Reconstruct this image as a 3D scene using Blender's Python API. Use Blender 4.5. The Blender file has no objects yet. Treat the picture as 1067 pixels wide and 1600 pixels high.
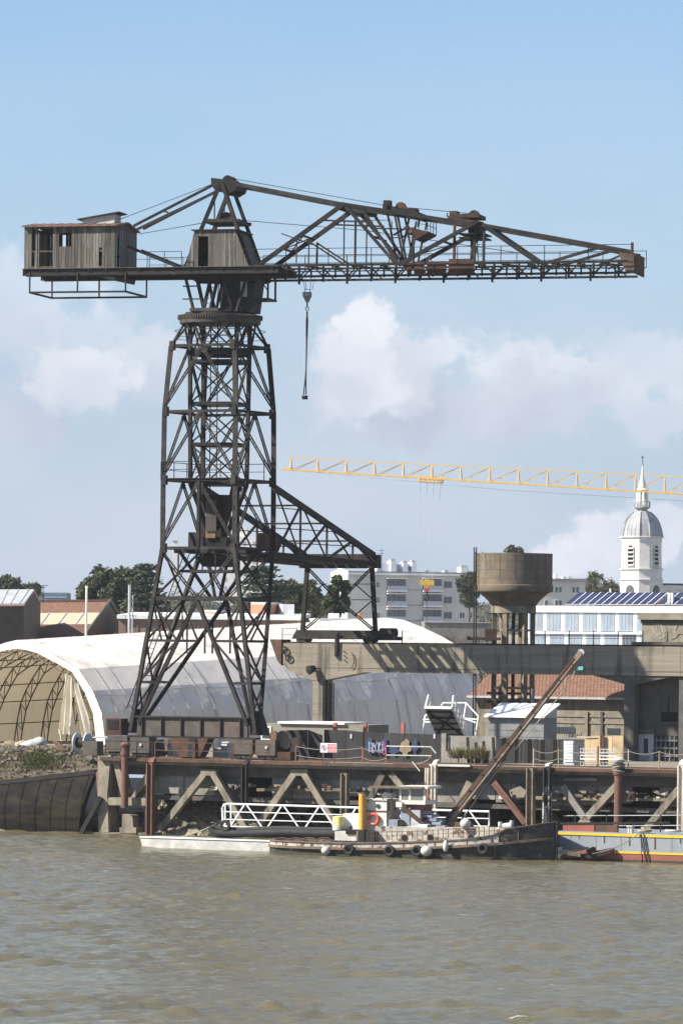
import bpy, math, random
import numpy as np
from math import sin, cos, pi, radians, sqrt
from mathutils import Vector, Matrix, noise as mnoise
random.seed(7)
scene = bpy.context.scene
COL = scene.collection

# ---------------- camera, sky, sun, exposure ----------------
ROLL = 0.0096; FPX = 7000.0; PCX = 533.5; PCY = 1010.0; CAM = Vector((0, 0, 12))
cd = bpy.data.cameras.new("camera"); cam = bpy.data.objects.new("camera", cd); COL.objects.link(cam)
cd.sensor_fit = 'VERTICAL'; cd.sensor_height = 36.0; cd.sensor_width = 24.0; cd.lens = 36.0 * FPX / 1600.0
cd.shift_y = 210.0 / 1600.0; cd.clip_start = 1.0; cd.clip_end = 30000.0
cam.matrix_world = Matrix.Translation(CAM) @ Matrix.Rotation(pi / 2, 4, 'X') @ Matrix.Rotation(ROLL, 4, 'Z')
scene.camera = cam

SUN_EL = radians(39.8); SUN_AZ = radians(-104.0)      # azimuth from +Y towards +X: the sun stands to the left
to_sun = Vector((sin(SUN_AZ) * cos(SUN_EL), cos(SUN_AZ) * cos(SUN_EL), sin(SUN_EL)))
sl = bpy.data.lights.new("sun", 'SUN'); sl.energy = 5.0; sl.angle = radians(0.5); sl.color = (1.0, 0.93, 0.82)
so = bpy.data.objects.new("sun", sl); COL.objects.link(so); so.location = (-60, 200, 120)
so.rotation_euler = (-to_sun).to_track_quat('-Z', 'Y').to_euler()

scene.view_settings.view_transform = 'Standard'; scene.view_settings.look = 'None'
scene.view_settings.exposure = 0.98; scene.view_settings.gamma = 1.0

def pdir(px, py):
    dx = (px - PCX) / FPX; dy = (PCY - py) / FPX; c, s = cos(ROLL), sin(ROLL)
    return Vector((dx * c - dy * s, 1.0, dx * s + dy * c))

def lerp_(a, b, t): return a + (b - a) * t
def build_world():
    w = bpy.data.worlds.new("World"); scene.world = w; w.use_nodes = True
    nt = w.node_tree; N = nt.nodes; L = nt.links; N.clear()
    out = N.new('ShaderNodeOutputWorld'); bg = N.new('ShaderNodeBackground'); bg.inputs['Strength'].default_value = 0.073
    L.new(bg.outputs[0], out.inputs[0])
    sky = N.new('ShaderNodeTexSky'); sky.sky_type = 'NISHITA'; sky.sun_disc = False
    sky.sun_elevation = SUN_EL; sky.sun_rotation = SUN_AZ; sky.altitude = 10; sky.air_density = 1.0; sky.dust_density = 0.0; sky.ozone_density = 5.5
    tc = N.new('ShaderNodeTexCoord'); D = tc.outputs['Generated']
    def math_(op, a, b=None, clamp=False):
        n = N.new('ShaderNodeMath'); n.operation = op; n.use_clamp = clamp
        for i, x in enumerate((a, b)):
            if x is None: continue
            if isinstance(x, (int, float)): n.inputs[i].default_value = x
            else: L.new(x, n.inputs[i])
        return n.outputs[0]
    def vmath(op, a, b):
        n = N.new('ShaderNodeVectorMath'); n.operation = op
        for i, x in enumerate((a, b)):
            if isinstance(x, (tuple, Vector)): n.inputs[i].default_value = x
            elif x is not None: L.new(x, n.inputs[i])
        return n.outputs['Value'] if op in ('LENGTH', 'DOT_PRODUCT') else n.outputs[0]
    def noise(sc, det, rough=.55, off=(0, 0, 0), squash=(1, 1, 1)):
        m = N.new('ShaderNodeMapping'); m.inputs['Location'].default_value = off; m.inputs['Scale'].default_value = squash; L.new(D, m.inputs[0])
        n = N.new('ShaderNodeTexNoise'); n.inputs['Scale'].default_value = sc; n.inputs['Detail'].default_value = det; n.inputs['Roughness'].default_value = rough
        L.new(m.outputs[0], n.inputs['Vector']); return n.outputs[0]
    def ramp(x, a, b):
        n = N.new('ShaderNodeMapRange'); n.interpolation_type = 'SMOOTHSTEP'
        n.inputs[1].default_value = a; n.inputs[2].default_value = b; L.new(x, n.inputs[0]); return n.outputs[0]
    edge = noise(52, 10, .6); fine = noise(170, 8, .62, (3, 1, 2)); big = noise(7, 6, .55, (1.3, .2, 4.4), (1, 1, 2.2))
    edge = math_('ADD', math_('MULTIPLY', edge, .74), math_('MULTIPLY', fine, .26))
    sep = N.new('ShaderNodeSeparateXYZ'); L.new(D, sep.inputs[0]); z = sep.outputs[2]
    def mixc(f, a, c):
        n = N.new('ShaderNodeMix'); n.data_type = 'RGBA'; L.new(f, n.inputs[0])
        for i, x in ((6, a), (7, c)):
            if isinstance(x, tuple): n.inputs[i].default_value = x
            else: L.new(x, n.inputs[i])
        return n.outputs[2]
    # haze thickening towards the horizon, thin loose cloud all round
    col = mixc(math_('MULTIPLY', ramp(z, .17, .015), .92), sky.outputs[0], (3.15, 3.92, 5.02, 1))
    low = ramp(z, .16, .03)
    veil = math_('MULTIPLY', ramp(big, .40, .66), math_('ADD', math_('MULTIPLY', low, .30), math_('ADD', .05, math_('MULTIPLY', ramp(z, .16, .42), .75))))  # extra unseen cloud overhead, added to whiten the ambient light
    col = mixc(veil, col, (5.2, 5.4, 6.1, 1))
    shade = ramp(noise(30, 6, .55, (.4, .7, .13)), .35, .68)
    # cumulus banks: soft ellipsoids on the sky sphere with noisy rims, grey bases first, bright heads over them
    banks = [(20, 450, 120, 90, .5, .7), (70, 530, 160, 60, .4, .6), (1040, 570, 140, 70, .4, .7), (1030, 650, 120, 60, .5, .6), (20, 640, 90, 65, .6, .25), (225, 580, 100, 60, .6, .35),
             (800, 575, 130, 50, .75, .72), (690, 545, 70, 42, .7, .75), (770, 625, 185, 72, .9, .22), (885, 650, 90, 50, .9, .15), (660, 645, 150, 55, .85, .22), (620, 575, 85, 70, .85, .55), (130, 590, 75, 50, .75, .75), (545, 570, 78, 90, .95, .85), (572, 505, 48, 42, .9, 1.0), (520, 620, 60, 60, .7, .5),
             (985, 835, 120, 42, .85, .8), (905, 872, 70, 40, .8, .8), (-260, 620, 220, 90, .8, .5), (1400, 700, 240, 90, .8, .5)]
    for (px, py, wx, wy, amt, br) in banks:
        d0 = pdir(px, py).normalized(); sx = wx / FPX; sy = wy / FPX
        v = vmath('SUBTRACT', D, tuple(d0)); v = vmath('MULTIPLY', v, (1 / sx, 1 / sx, 1 / sy))
        f = math_('SUBTRACT', 1.15, vmath('LENGTH', v, None)); f = math_('ADD', f, math_('MULTIPLY', math_('SUBTRACT', edge, .5), 4.4))
        f = math_('MULTIPLY', ramp(f, 0.0, .5 if br > .5 else .65), amt)
        lo_, hi_ = (3.6, 4.02, 5.0), (6.25, 6.42, 6.9)
        ca = tuple(lerp_(lo_[i], hi_[i], max(0, br - .22)) for i in range(3)) + (1,); cb = tuple(lerp_(lo_[i], hi_[i], min(1, br + .22)) for i in range(3)) + (1,)
        col = mixc(f, col, mixc(shade, ca, cb))
    L.new(col, bg.inputs[0])
build_world()

# ---------------- layout helpers ----------------
TH = radians(27.0); UU = Vector((cos(TH), -sin(TH), 0)); VV = Vector((sin(TH), cos(TH), 0)); Q0 = Vector((-6.30, 280.0, 0))
ZD = 4.8                                            # quay deck height above the water
def Q(u, v, z=0.0): return Q0 + UU * u + VV * v + Vector((0, 0, z))
def ond(px, py, d): return CAM + pdir(px, py) * d
def onz(px, py, z): r = pdir(px, py); return CAM + r * ((z - CAM.z) / r.z)
def onpl(px, py, p0, n): r = pdir(px, py); return CAM + r * ((p0 - CAM).dot(n) / r.dot(n))
def onv(px, py, v): return onpl(px, py, Q(0, v), VV)
def onu(px, py, u): return onpl(px, py, Q(u, 0), UU)
def uof(P): return (P - Q0).dot(UU)
def vof(P): return (P - Q0).dot(VV)
def zat(P, py):                                     # height at plan position P that the row py looks at
    return CAM.z + (((PCY - py) / FPX) * P.y + P.x * sin(ROLL)) / cos(ROLL)
Z = Vector((0, 0, 1))
def lerp(a, b, t): return a + (b - a) * t

class MB:
    def __init__(s): s.v = []; s.f = []; s.uv = {}
    def poly(s, pts, uv=None):
        n = len(s.v); s.v += [Vector(p) for p in pts]; s.f.append(tuple(range(n, n + len(pts))))
        if uv: s.uv[len(s.f) - 1] = uv
        return s
    def sheet(s, a, b, c, d):                       # a-b along, a-d up; uv in metres
        w = (b - a).length; h = (d - a).length
        return s.poly([a, b, c, d], [(0, 0), (w, 0), (w, h), (0, h)])
    def hexa(s, p):                                 # 8 points: bottom 4, top 4
        n = len(s.v); s.v += [Vector(x) for x in p]
        s.f += [(n, n+3, n+2, n+1), (n+4, n+5, n+6, n+7), (n, n+1, n+5, n+4), (n+1, n+2, n+6, n+5), (n+2, n+3, n+7, n+6), (n+3, n, n+4, n+7)]; return s
    def box(s, c, a, b, h):                         # centre, half vectors a, b, h
        return s.hexa([c-a-b-h, c+a-b-h, c+a+b-h, c-a+b-h, c-a-b+h, c+a-b+h, c+a+b+h, c-a+b+h])
    def ub(s, u0, u1, v0, v1, z0, z1):              # box in the quay's own axes
        return s.hexa([Q(u0, v0, z0), Q(u1, v0, z0), Q(u1, v1, z0), Q(u0, v1, z0), Q(u0, v0, z1), Q(u1, v0, z1), Q(u1, v1, z1), Q(u0, v1, z1)])
    def bar(s, p, q, w, h=None, side=None):
        h = w if h is None else h; d = (q - p); ln = d.length
        if ln < 1e-6: return s
        d /= ln; ref = side if side is not None else (Z if abs(d.z) < .95 else UU)
        a = d.cross(ref)
        if a.length < 1e-4: a = d.cross(Vector((.3, .8, .1)))
        a.normalize(); b = a.cross(d).normalized()
        return s.box((p + q) / 2, a * w / 2, d * ln / 2, b * h / 2)
    def chain(s, pts, w, h=None):
        for a, b in zip(pts, pts[1:]): s.bar(a, b, w, h)
        return s
    def prism(s, pts, vec):
        n = len(s.v); k = len(pts); s.v += [Vector(p) for p in pts] + [Vector(p) + vec for p in pts]
        s.f.append(tuple(range(n, n + k))); s.f.append(tuple(range(n + 2*k - 1, n + k - 1, -1)))
        for i in range(k): j = (i + 1) % k; s.f.append((n + j, n + i, n + k + i, n + k + j))
        return s
    def tube(s, pts, r, n=6, caps=True):
        rings = []
        for i, p in enumerate(pts):
            d = (pts[min(i+1, len(pts)-1)] - pts[max(i-1, 0)]).normalized()
            a = d.cross(Z if abs(d.z) < .9 else Vector((1, 0, 0))).normalized(); b = d.cross(a)
            rr = r[i] if isinstance(r, (list, tuple)) else r
            rings.append(len(s.v)); s.v += [p + (a * cos(2*pi*k/n) + b * sin(2*pi*k/n)) * rr for k in range(n)]
        for r0, r1 in zip(rings, rings[1:]):
            for k in range(n): s.f.append((r0+k, r0+(k+1) % n, r1+(k+1) % n, r1+k))
        if caps: s.f.append(tuple(rings[0]+k for k in reversed(range(n)))); s.f.append(tuple(rings[-1]+k for k in range(n)))
        return s
    def lathe(s, prof, c, n=32, axis=Z, cap0=True, cap1=True):
        axis = axis.normalized(); a = axis.cross(Vector((0, 1, 0)) if abs(axis.y) < .9 else Vector((1, 0, 0))).normalized(); b = axis.cross(a)
        rings = []
        for (r, h) in prof:
            rings.append(len(s.v)); s.v += [c + axis * h + (a * cos(2*pi*k/n) + b * sin(2*pi*k/n)) * r for k in range(n)]
        for r0, r1 in zip(rings, rings[1:]):
            for k in range(n): s.f.append((r0+k, r0+(k+1) % n, r1+(k+1) % n, r1+k))
        if cap0: s.f.append(tuple(rings[0]+k for k in reversed(range(n))))
        if cap1: s.f.append(tuple(rings[-1]+k for k in range(n)))
        return s
    def torus(s, c, ax, R, r, n=20, m=8):
        ax = ax.normalized(); a = ax.cross(Z if abs(ax.z) < .9 else Vector((1, 0, 0))).normalized(); b = ax.cross(a); n0 = len(s.v)
        for i in range(n):
            e = a * cos(2*pi*i/n) + b * sin(2*pi*i/n)
            for k in range(m): s.v.append(c + e * (R + r * cos(2*pi*k/m)) + ax * r * sin(2*pi*k/m))
        for i in range(n):
            for k in range(m): s.f.append((n0+i*m+k, n0+((i+1) % n)*m+k, n0+((i+1) % n)*m+(k+1) % m, n0+i*m+(k+1) % m))
        return s
    def ball(s, c, rx, ry, rz, n=16, m=10, rot=None):
        n0 = len(s.v)
        for j in range(m + 1):
            t = pi * j / m
            for k in range(n):
                p = Vector((rx * sin(t) * cos(2*pi*k/n), ry * sin(t) * sin(2*pi*k/n), rz * cos(t)))
                s.v.append(c + (rot @ p if rot else p))
        for j in range(m):
            for k in range(n): s.f.append((n0+j*n+k, n0+j*n+(k+1) % n, n0+(j+1)*n+(k+1) % n, n0+(j+1)*n+k))
        return s
    def mesh(s, name, mat, loc, smooth=False):
        me = bpy.data.meshes.new(name); me.from_pydata([tuple(p - loc) for p in s.v], [], s.f)
        if s.uv:
            lay = me.uv_layers.new(name="UVMap")
            for p in me.polygons:
                u = s.uv.get(p.index)
                if u:
                    for k, li in enumerate(p.loop_indices): lay.data[li].uv = u[k]
        me.validate(); me.materials.append(mat)
        if smooth:
            me.polygons.foreach_set('use_smooth', [True] * len(me.polygons)); me.set_sharp_from_angle(angle=radians(getattr(s, 'ang', 38)))
        me.update(); return me

def props(o, label=None, cat=None, group=None, kind=None):
    if label: o['label'] = label
    if cat: o['category'] = cat
    if group: o['group'] = group
    if kind: o['kind'] = kind
    return o
class T:                                            # a thing: an Empty at its base and its parts
    def __init__(s, name, label, cat, loc, group=None):
        s.loc = Vector(loc); s.o = bpy.data.objects.new(name, None); COL.objects.link(s.o); s.o.location = s.loc
        s.o.empty_display_size = .3; props(s.o, label, cat, group)
    def add(s, name, mb, mat, parent=None, smooth=False, label=None, kind=None):
        o = bpy.data.objects.new(name, mb.mesh(name, mat, s.loc, smooth)); COL.objects.link(o); o.parent = parent or s.o
        return props(o, label, kind=kind)
    def rep(s, name, me, off, parent=None, rot=None):       # repeat a shared piece
        o = bpy.data.objects.new(name, me); COL.objects.link(o); o.parent = parent or s.o; o.location = off - s.loc
        if rot: o.rotation_euler = rot
        return o
def single(name, mb, mat, label, cat, loc, group=None, smooth=False, kind=None):
    loc = Vector(loc); o = bpy.data.objects.new(name, mb.mesh(name, mat, loc, smooth)); COL.objects.link(o); o.location = loc
    return props(o, label, cat, group, kind)
def struct(name, mb, mat, loc=(0, 0, 0), smooth=False, kind='structure'):
    loc = Vector(loc); o = bpy.data.objects.new(name, mb.mesh(name, mat, loc, smooth)); COL.objects.link(o); o.location = loc
    o['kind'] = kind; return o
def copy_thing(o, loc, label=None, rotz=None, scale=None):
    c = o.copy(); COL.objects.link(c); c.location = loc
    if label: c['label'] = label
    if rotz is not None: c.rotation_euler = (0, 0, rotz)
    if scale is not None: c.scale = scale
    for ch in o.children:
        d = ch.copy(); COL.objects.link(d); d.parent = c
        for g in ch.children:
            e = g.copy(); COL.objects.link(e); e.parent = d
    return c

# ---------------- materials ----------------
def rgb(*c): return (c[0], c[1], c[2], 1)
def M(name, c1, c2=None, sc=2.0, rough=.8, metal=0.0, bump=0.0, bsc=12.0, stretch=(1, 1, 1), c3=None, t3=(.55, .65), sc3=.6, st3=(1, 1, 1), rnd=0.0, transl=0.0, detail=7, spec=.3, world=False, tcol=None):
    m = bpy.data.materials.new(name); m.use_nodes = True; nt = m.node_tree; N = nt.nodes; L = nt.links
    b = N['Principled BSDF']; b.inputs['Roughness'].default_value = rough; b.inputs['Metallic'].default_value = metal; b.inputs['Specular IOR Level'].default_value = spec
    c2 = c2 or tuple(x * .72 for x in c1)
    tc = N.new('ShaderNodeTexCoord'); co = tc.outputs['Object']
    if world: g = N.new('ShaderNodeNewGeometry'); co = g.outputs['Position']
    if rnd:
        oi = N.new('ShaderNodeObjectInfo'); va = N.new('ShaderNodeVectorMath'); va.operation = 'ADD'
        cx = N.new('ShaderNodeCombineXYZ'); mu = N.new('ShaderNodeMath'); mu.operation = 'MULTIPLY'; mu.inputs[1].default_value = 37.0
        L.new(oi.outputs['Random'], mu.inputs[0]); L.new(mu.outputs[0], cx.inputs[0]); L.new(mu.outputs[0], cx.inputs[2]); L.new(co, va.inputs[0]); L.new(cx.outputs[0], va.inputs[1]); co = va.outputs[0]
    def noi(scale, st, det=detail, off=0):
        mp = N.new('ShaderNodeMapping'); mp.inputs['Scale'].default_value = st; mp.inputs['Location'].default_value = (off, off * .7, off * 1.3); L.new(co, mp.inputs[0])
        n = N.new('ShaderNodeTexNoise'); n.inputs['Scale'].default_value = scale; n.inputs['Detail'].default_value = det; n.inputs['Roughness'].default_value = .62; L.new(mp.outputs[0], n.inputs['Vector']); return n.outputs[0]
    def ss(x, a, bb):
        n = N.new('ShaderNodeMapRange'); n.interpolation_type = 'SMOOTHSTEP'; n.inputs[1].default_value = a; n.inputs[2].default_value = bb; L.new(x, n.inputs[0]); return n.outputs[0]
    def mix(f, a, bb, mode='MIX'):
        n = N.new('ShaderNodeMix'); n.data_type = 'RGBA'; n.blend_type = mode
        if isinstance(f, float): n.inputs[0].default_value = f
        else: L.new(f, n.inputs[0])
        for i, x in ((6, a), (7, bb)):
            if isinstance(x, tuple): n.inputs[i].default_value = x if len(x) == 4 else rgb(*x)
            else: L.new(x, n.inputs[i])
        return n.outputs[2]
    col = mix(ss(noi(sc, stretch), .36, .64), c1, c2)
    if c3: col = mix(ss(noi(sc3, st3, 8, 5.1), *t3), col, c3)
    if rnd:
        hv = N.new('ShaderNodeHueSaturation'); mr = N.new('ShaderNodeMapRange'); mr.inputs[3].default_value = 1 - rnd; mr.inputs[4].default_value = 1 + rnd
        L.new(oi.outputs['Random'], mr.inputs[0]); L.new(mr.outputs[0], hv.inputs['Value']); L.new(col, hv.inputs['Color']); col = hv.outputs[0]
    L.new(col, b.inputs['Base Color'])
    if bump:
        bp = N.new('ShaderNodeBump'); bp.inputs['Strength'].default_value = min(1, bump); bp.inputs['Distance'].default_value = .05; L.new(noi(bsc, stretch, 6, 2.2), bp.inputs['Height']); L.new(bp.outputs[0], b.inputs['Normal'])
    if transl:
        tr = N.new('ShaderNodeBsdfTranslucent'); (L.new(col, tr.inputs[0]) if tcol is None else setattr(tr.inputs[0], 'default_value', rgb(*tcol))); ms = N.new('ShaderNodeMixShader'); ms.inputs[0].default_value = transl
        L.new(b.outputs[0], ms.inputs[1]); L.new(tr.outputs[0], ms.inputs[2]); L.new(ms.outputs[0], N['Material Output'].inputs[0])
    return m
def tiles(name, c1, c2, mortar, w, h, bump=.8, rough=.85, c3=None):      # rows of tiles / sheets laid in the sheet's own metres
    m = M(name, c1, c2); nt = m.node_tree; N = nt.nodes; L = nt.links; b = N['Principled BSDF']; b.inputs['Roughness'].default_value = rough
    uv = N.new('ShaderNodeUVMap'); bt = N.new('ShaderNodeTexBrick'); bt.inputs['Scale'].default_value = 1.0; bt.inputs['Brick Width'].default_value = w; bt.inputs['Row Height'].default_value = h
    bt.inputs['Mortar Size'].default_value = min(w, h) * .12; bt.inputs['Mortar Smooth'].default_value = .6; bt.inputs['Color1'].default_value = rgb(*c1); bt.inputs['Color2'].default_value = rgb(*c2); bt.inputs['Mortar'].default_value = rgb(*mortar)
    L.new(uv.outputs[0], bt.inputs['Vector'])
    src = b.inputs['Base Color'].links[0].from_socket; mx = N.new('ShaderNodeMix'); mx.data_type = 'RGBA'; mx.inputs[0].default_value = .8; L.new(src, mx.inputs[6]); L.new(bt.outputs[0], mx.inputs[7])
    L.new(mx.outputs[2], b.inputs['Base Color'])
    bp = N.new('ShaderNodeBump'); bp.inputs['Strength'].default_value = bump; bp.inputs['Distance'].default_value = .08; bp.invert = True; L.new(bt.outputs['Fac'], bp.inputs['Height']); L.new(bp.outputs[0], b.inputs['Normal'])
    return m
def glassy(name, c, rough=.08):
    m = M(name, c, tuple(x * .8 for x in c), sc=.7, rough=rough, spec=.6); return m

STEEL = M("dark_crane_steel", (.019, .018, .0175), (.040, .036, .033), sc=.9, rough=.72, c3=(.066, .044, .034), t3=(.57, .74), sc3=.7, bump=.25, bsc=9, rnd=.28, spec=.15)
STEELD = M("black_steel", (.014, .013, .0125), (.026, .023, .021), sc=1.2, rough=.75, c3=(.10, .06, .04), t3=(.6, .75), sc3=.8, rnd=.2)
RUST = M("rusty_steel", (.125, .068, .044), (.08, .05, .037), sc=1.6, rough=.9, c3=(.075, .05, .042), t3=(.52, .66), sc3=1.0, bump=.4, rnd=.2)
RUSTC = M("crane_rust_plate", (.092, .050, .037), (.06, .038, .030), sc=1.6, rough=.9, c3=(.045, .034, .03), t3=(.52, .66), sc3=1.0, bump=.4, rnd=.2, spec=.15)
RUSTP = M("rust_red_pipe", (.165, .080, .060), (.12, .066, .052), sc=1.6, rough=.8, c3=(.10, .06, .045), t3=(.57, .7), sc3=1.2, bump=.3)
RUSTW = M("rust_streaked_white_paint", (.62, .58, .52), (.48, .42, .35), sc=2.5, rough=.8, c3=(.26, .10, .05), t3=(.52, .6), sc3=1.0, st3=(1, 1, .25), bump=.3)
ROOFRUST = M("rusty_roof_sheet", (.19, .105, .075), (.14, .08, .06), sc=1.0, rough=.85, stretch=(1, 1, 1), c3=(.30, .27, .24), t3=(.6, .7), sc3=.5, bump=.3)
WOOD = M("weathered_plank", (.17, .154, .134), (.10, .091, .08), sc=3.0, rough=.9, stretch=(2.5, 2.5, .22), c3=(.06, .052, .045), t3=(.53, .73), sc3=2.5, st3=(2, 2, .2), bump=.5, bsc=8, rnd=.45)
TIMBER = M("old_timber", (.22, .18, .13), (.145, .12, .09), sc=2.5, rough=.9, c3=(.10, .085, .06), t3=(.55, .7), sc3=1.2, bump=.5, rnd=.2)
CONC = M("old_concrete", (.265, .232, .180), (.195, .172, .136), sc=1.6, rough=.92, c3=(.095, .085, .072), t3=(.50, .70), sc3=1.1, st3=(1, 1, .16), bump=.35, bsc=6)
BOARDC = M("board_marked_concrete", (.25, .22, .172), (.195, .172, .137), sc=1.0, rough=.92, stretch=(.15, .15, 3.2), c3=(.085, .077, .066), t3=(.50, .68), sc3=1.2, st3=(1, 1, .13), bump=.5, bsc=1.5)
CONCD = M("dark_concrete", (.115, .106, .095), (.082, .077, .07), sc=1.3, rough=.92, c3=(.075, .07, .065), t3=(.53, .72), sc3=.8, st3=(1, 1, .2), bump=.35, bsc=6)  # darker concrete tone, also on the gantry's end columns, haunches and building
CONCG = M("grey_concrete", (.26, .245, .222), (.18, .17, .155), sc=1.3, rough=.92, c3=(.15, .14, .125), t3=(.55, .75), sc3=.7, st3=(1, 1, .3), bump=.3, bsc=6)
WHITE = M("white_paint", (.80, .80, .79), (.74, .74, .73), sc=1.2, rough=.55)
DWHITE = M("dirty_white_paint", (.52, .51, .48), (.40, .39, .365), sc=1.5, rough=.7, c3=(.33, .25, .19), t3=(.60, .72), sc3=1.4, st3=(1, 1, .4))
GREY = M("mid_grey_metal", (.22, .225, .235), (.17, .175, .18), sc=1.2, rough=.65, c3=(.12, .11, .105), t3=(.58, .74), sc3=.8)
LGREY = M("pale_grey_metal", (.45, .46, .47), (.36, .37, .38), sc=1.2, rough=.5, c3=(.26, .25, .24), t3=(.6, .75), sc3=.9)
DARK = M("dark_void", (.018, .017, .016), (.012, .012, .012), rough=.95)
ROPE = M("old_rope", (.34, .31, .25), (.24, .22, .18), sc=8, rough=.95)
WIRE = M("steel_wire", (.05, .05, .05), (.035, .035, .035), rough=.6)
GLASS = glassy("window_glass", (.055, .07, .085))
BLUEGLASS = glassy("reflecting_glass", (.34, .40, .47), .15)
RUBBER = M("black_rubber", (.022, .022, .023), (.035, .034, .033), sc=6, rough=.75)

# ---------------- water ----------------
def build_water():
    rng = np.random.default_rng(3)
    x = np.arange(-62, 62.01, .2); y = np.concatenate([np.arange(118, 300, .2), np.arange(300, 330, 1.0)])
    X, Y = np.meshgrid(x, y)
    Zh = np.zeros_like(X)
    for i in range(70):
        lam = 0.55 * (3.6 / 0.55) ** rng.random(); k = 2 * pi / lam
        a = radians(90 + rng.normal(0, 34)) + .25
        amp = .0056 * lam ** 0.72
        ph = rng.random() * 6.28
        Zh += amp * np.sin(k * (X * cos(a) + Y * sin(a)) + ph + .8 * np.sin(.07 * X + .05 * Y + ph * 2))
    gust = .75 + .35 * np.sin(.045 * X + .11 * Y + 1.0) * np.sin(.08 * Y - .03 * X) + .2 * np.sin(.31 * Y + .06 * X)
    Zh = Zh * gust; Zh = Zh + 1.4 * np.maximum(Zh, 0) ** 2
    edge = np.clip((62 - np.abs(X)) / 6, 0, 1)
    Zh *= edge
    ny, nx = X.shape
    co = np.stack([X, Y, Zh], -1).reshape(-1, 3).astype(np.float32)
    me = bpy.data.meshes.new("river"); me.vertices.add(nx * ny); me.vertices.foreach_set('co', co.ravel())
    idx = np.arange(nx * ny).reshape(ny, nx)
    q = np.stack([idx[:-1, :-1], idx[:-1, 1:], idx[1:, 1:], idx[1:, :-1]], -1).reshape(-1, 4).astype(np.int32)
    me.loops.add(q.size); me.loops.foreach_set('vertex_index', q.ravel()); me.polygons.add(len(q))
    me.polygons.foreach_set('loop_start', np.arange(0, q.size, 4, dtype=np.int32)); me.polygons.foreach_set('use_smooth', np.ones(len(q), dtype=bool))
    me.update(calc_edges=True)
    m = bpy.data.materials.new("muddy_river_water"); m.use_nodes = True; nt = m.node_tree; N = nt.nodes; L = nt.links; b = N['Principled BSDF']
    b.inputs['Roughness'].default_value = .09; b.inputs['IOR'].default_value = 1.33; b.inputs['Specular IOR Level'].default_value = .5
    g = N.new('ShaderNodeNewGeometry')
    def noi(sc, st, det=5):
        mp = N.new('ShaderNodeMapping'); mp.inputs['Scale'].default_value = st; L.new(g.outputs['Position'], mp.inputs[0])
        n = N.new('ShaderNodeTexNoise'); n.inputs['Scale'].default_value = sc; n.inputs['Detail'].default_value = det; L.new(mp.outputs[0], n.inputs['Vector']); return n.outputs[0]
    mr = N.new('ShaderNodeMapRange'); L.new(noi(.12, (.6, 1.4, 1)), mr.inputs[0]); mr.inputs[1].default_value = .3; mr.inputs[2].default_value = .7
    mx = N.new('ShaderNodeMix'); mx.data_type = 'RGBA'; L.new(mr.outputs[0], mx.inputs[0]); mx.inputs[6].default_value = (.130, .114, .066, 1); mx.inputs[7].default_value = (.108, .096, .058, 1)
    # scattered foam on the steeper crests
    fo = N.new('ShaderNodeMapRange'); L.new(noi(1.7, (.35, 1.7, 0), 10), fo.inputs[0]); fo.inputs[1].default_value = .705; fo.inputs[2].default_value = .76
    m2 = N.new('ShaderNodeMix'); m2.data_type = 'RGBA'; L.new(fo.outputs[0], m2.inputs[0]); L.new(mx.outputs[2], m2.inputs[6]); m2.inputs[7].default_value = (.62, .62, .60, 1)
    L.new(m2.outputs[2], b.inputs['Base Color'])
    bp = N.new('ShaderNodeBump'); bp.inputs['Strength'].default_value = 1.0; bp.inputs['Distance'].default_value = .085; L.new(noi(4.2, (.42, 1.5, 1), 9), bp.inputs['Height']); L.new(bp.outputs[0], b.inputs['Normal'])
    me.materials.append(m)
    o = bpy.data.objects.new("river", me); COL.objects.link(o); o['kind'] = 'structure'
    far = MB(); z = -.5; far.sheet(Vector((-3000, -400, z)), Vector((3000, -400, z)), Vector((3000, 420, z)), Vector((-3000, 420, z)))
    far = struct("river_surface", far, m)
build_water()

# ---------------- land ----------------
def ground_z(v): return 4.72 + (0 if v < 45 else min((v - 45) / 380.0, 1.0) * 9.5)
GROUND = M("worn_yard_ground", (.24, .215, .18), (.18, .165, .14), sc=.4, rough=.95, c3=(.13, .13, .08), t3=(.55, .7), sc3=.1, bump=.4, bsc=3, world=True)
gm = MB(); vs = [13.5, 25, 45, 80, 130, 200, 300, 425, 700, 1500, 6000]; us = [-3000, -800, -300, -120, -40, 0, 40, 120, 300, 800, 3000]
for i in range(len(vs) - 1):
    for j in range(len(us) - 1):
        gm.poly([Q(us[j], vs[i], ground_z(vs[i])), Q(us[j+1], vs[i], ground_z(vs[i])), Q(us[j+1], vs[i+1], ground_z(vs[i+1])), Q(us[j], vs[i+1], ground_z(vs[i+1]))])
struct("ground", gm, GROUND)

UL = uof(onv(160, 1190, 0)); UR = 46.0
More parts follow.
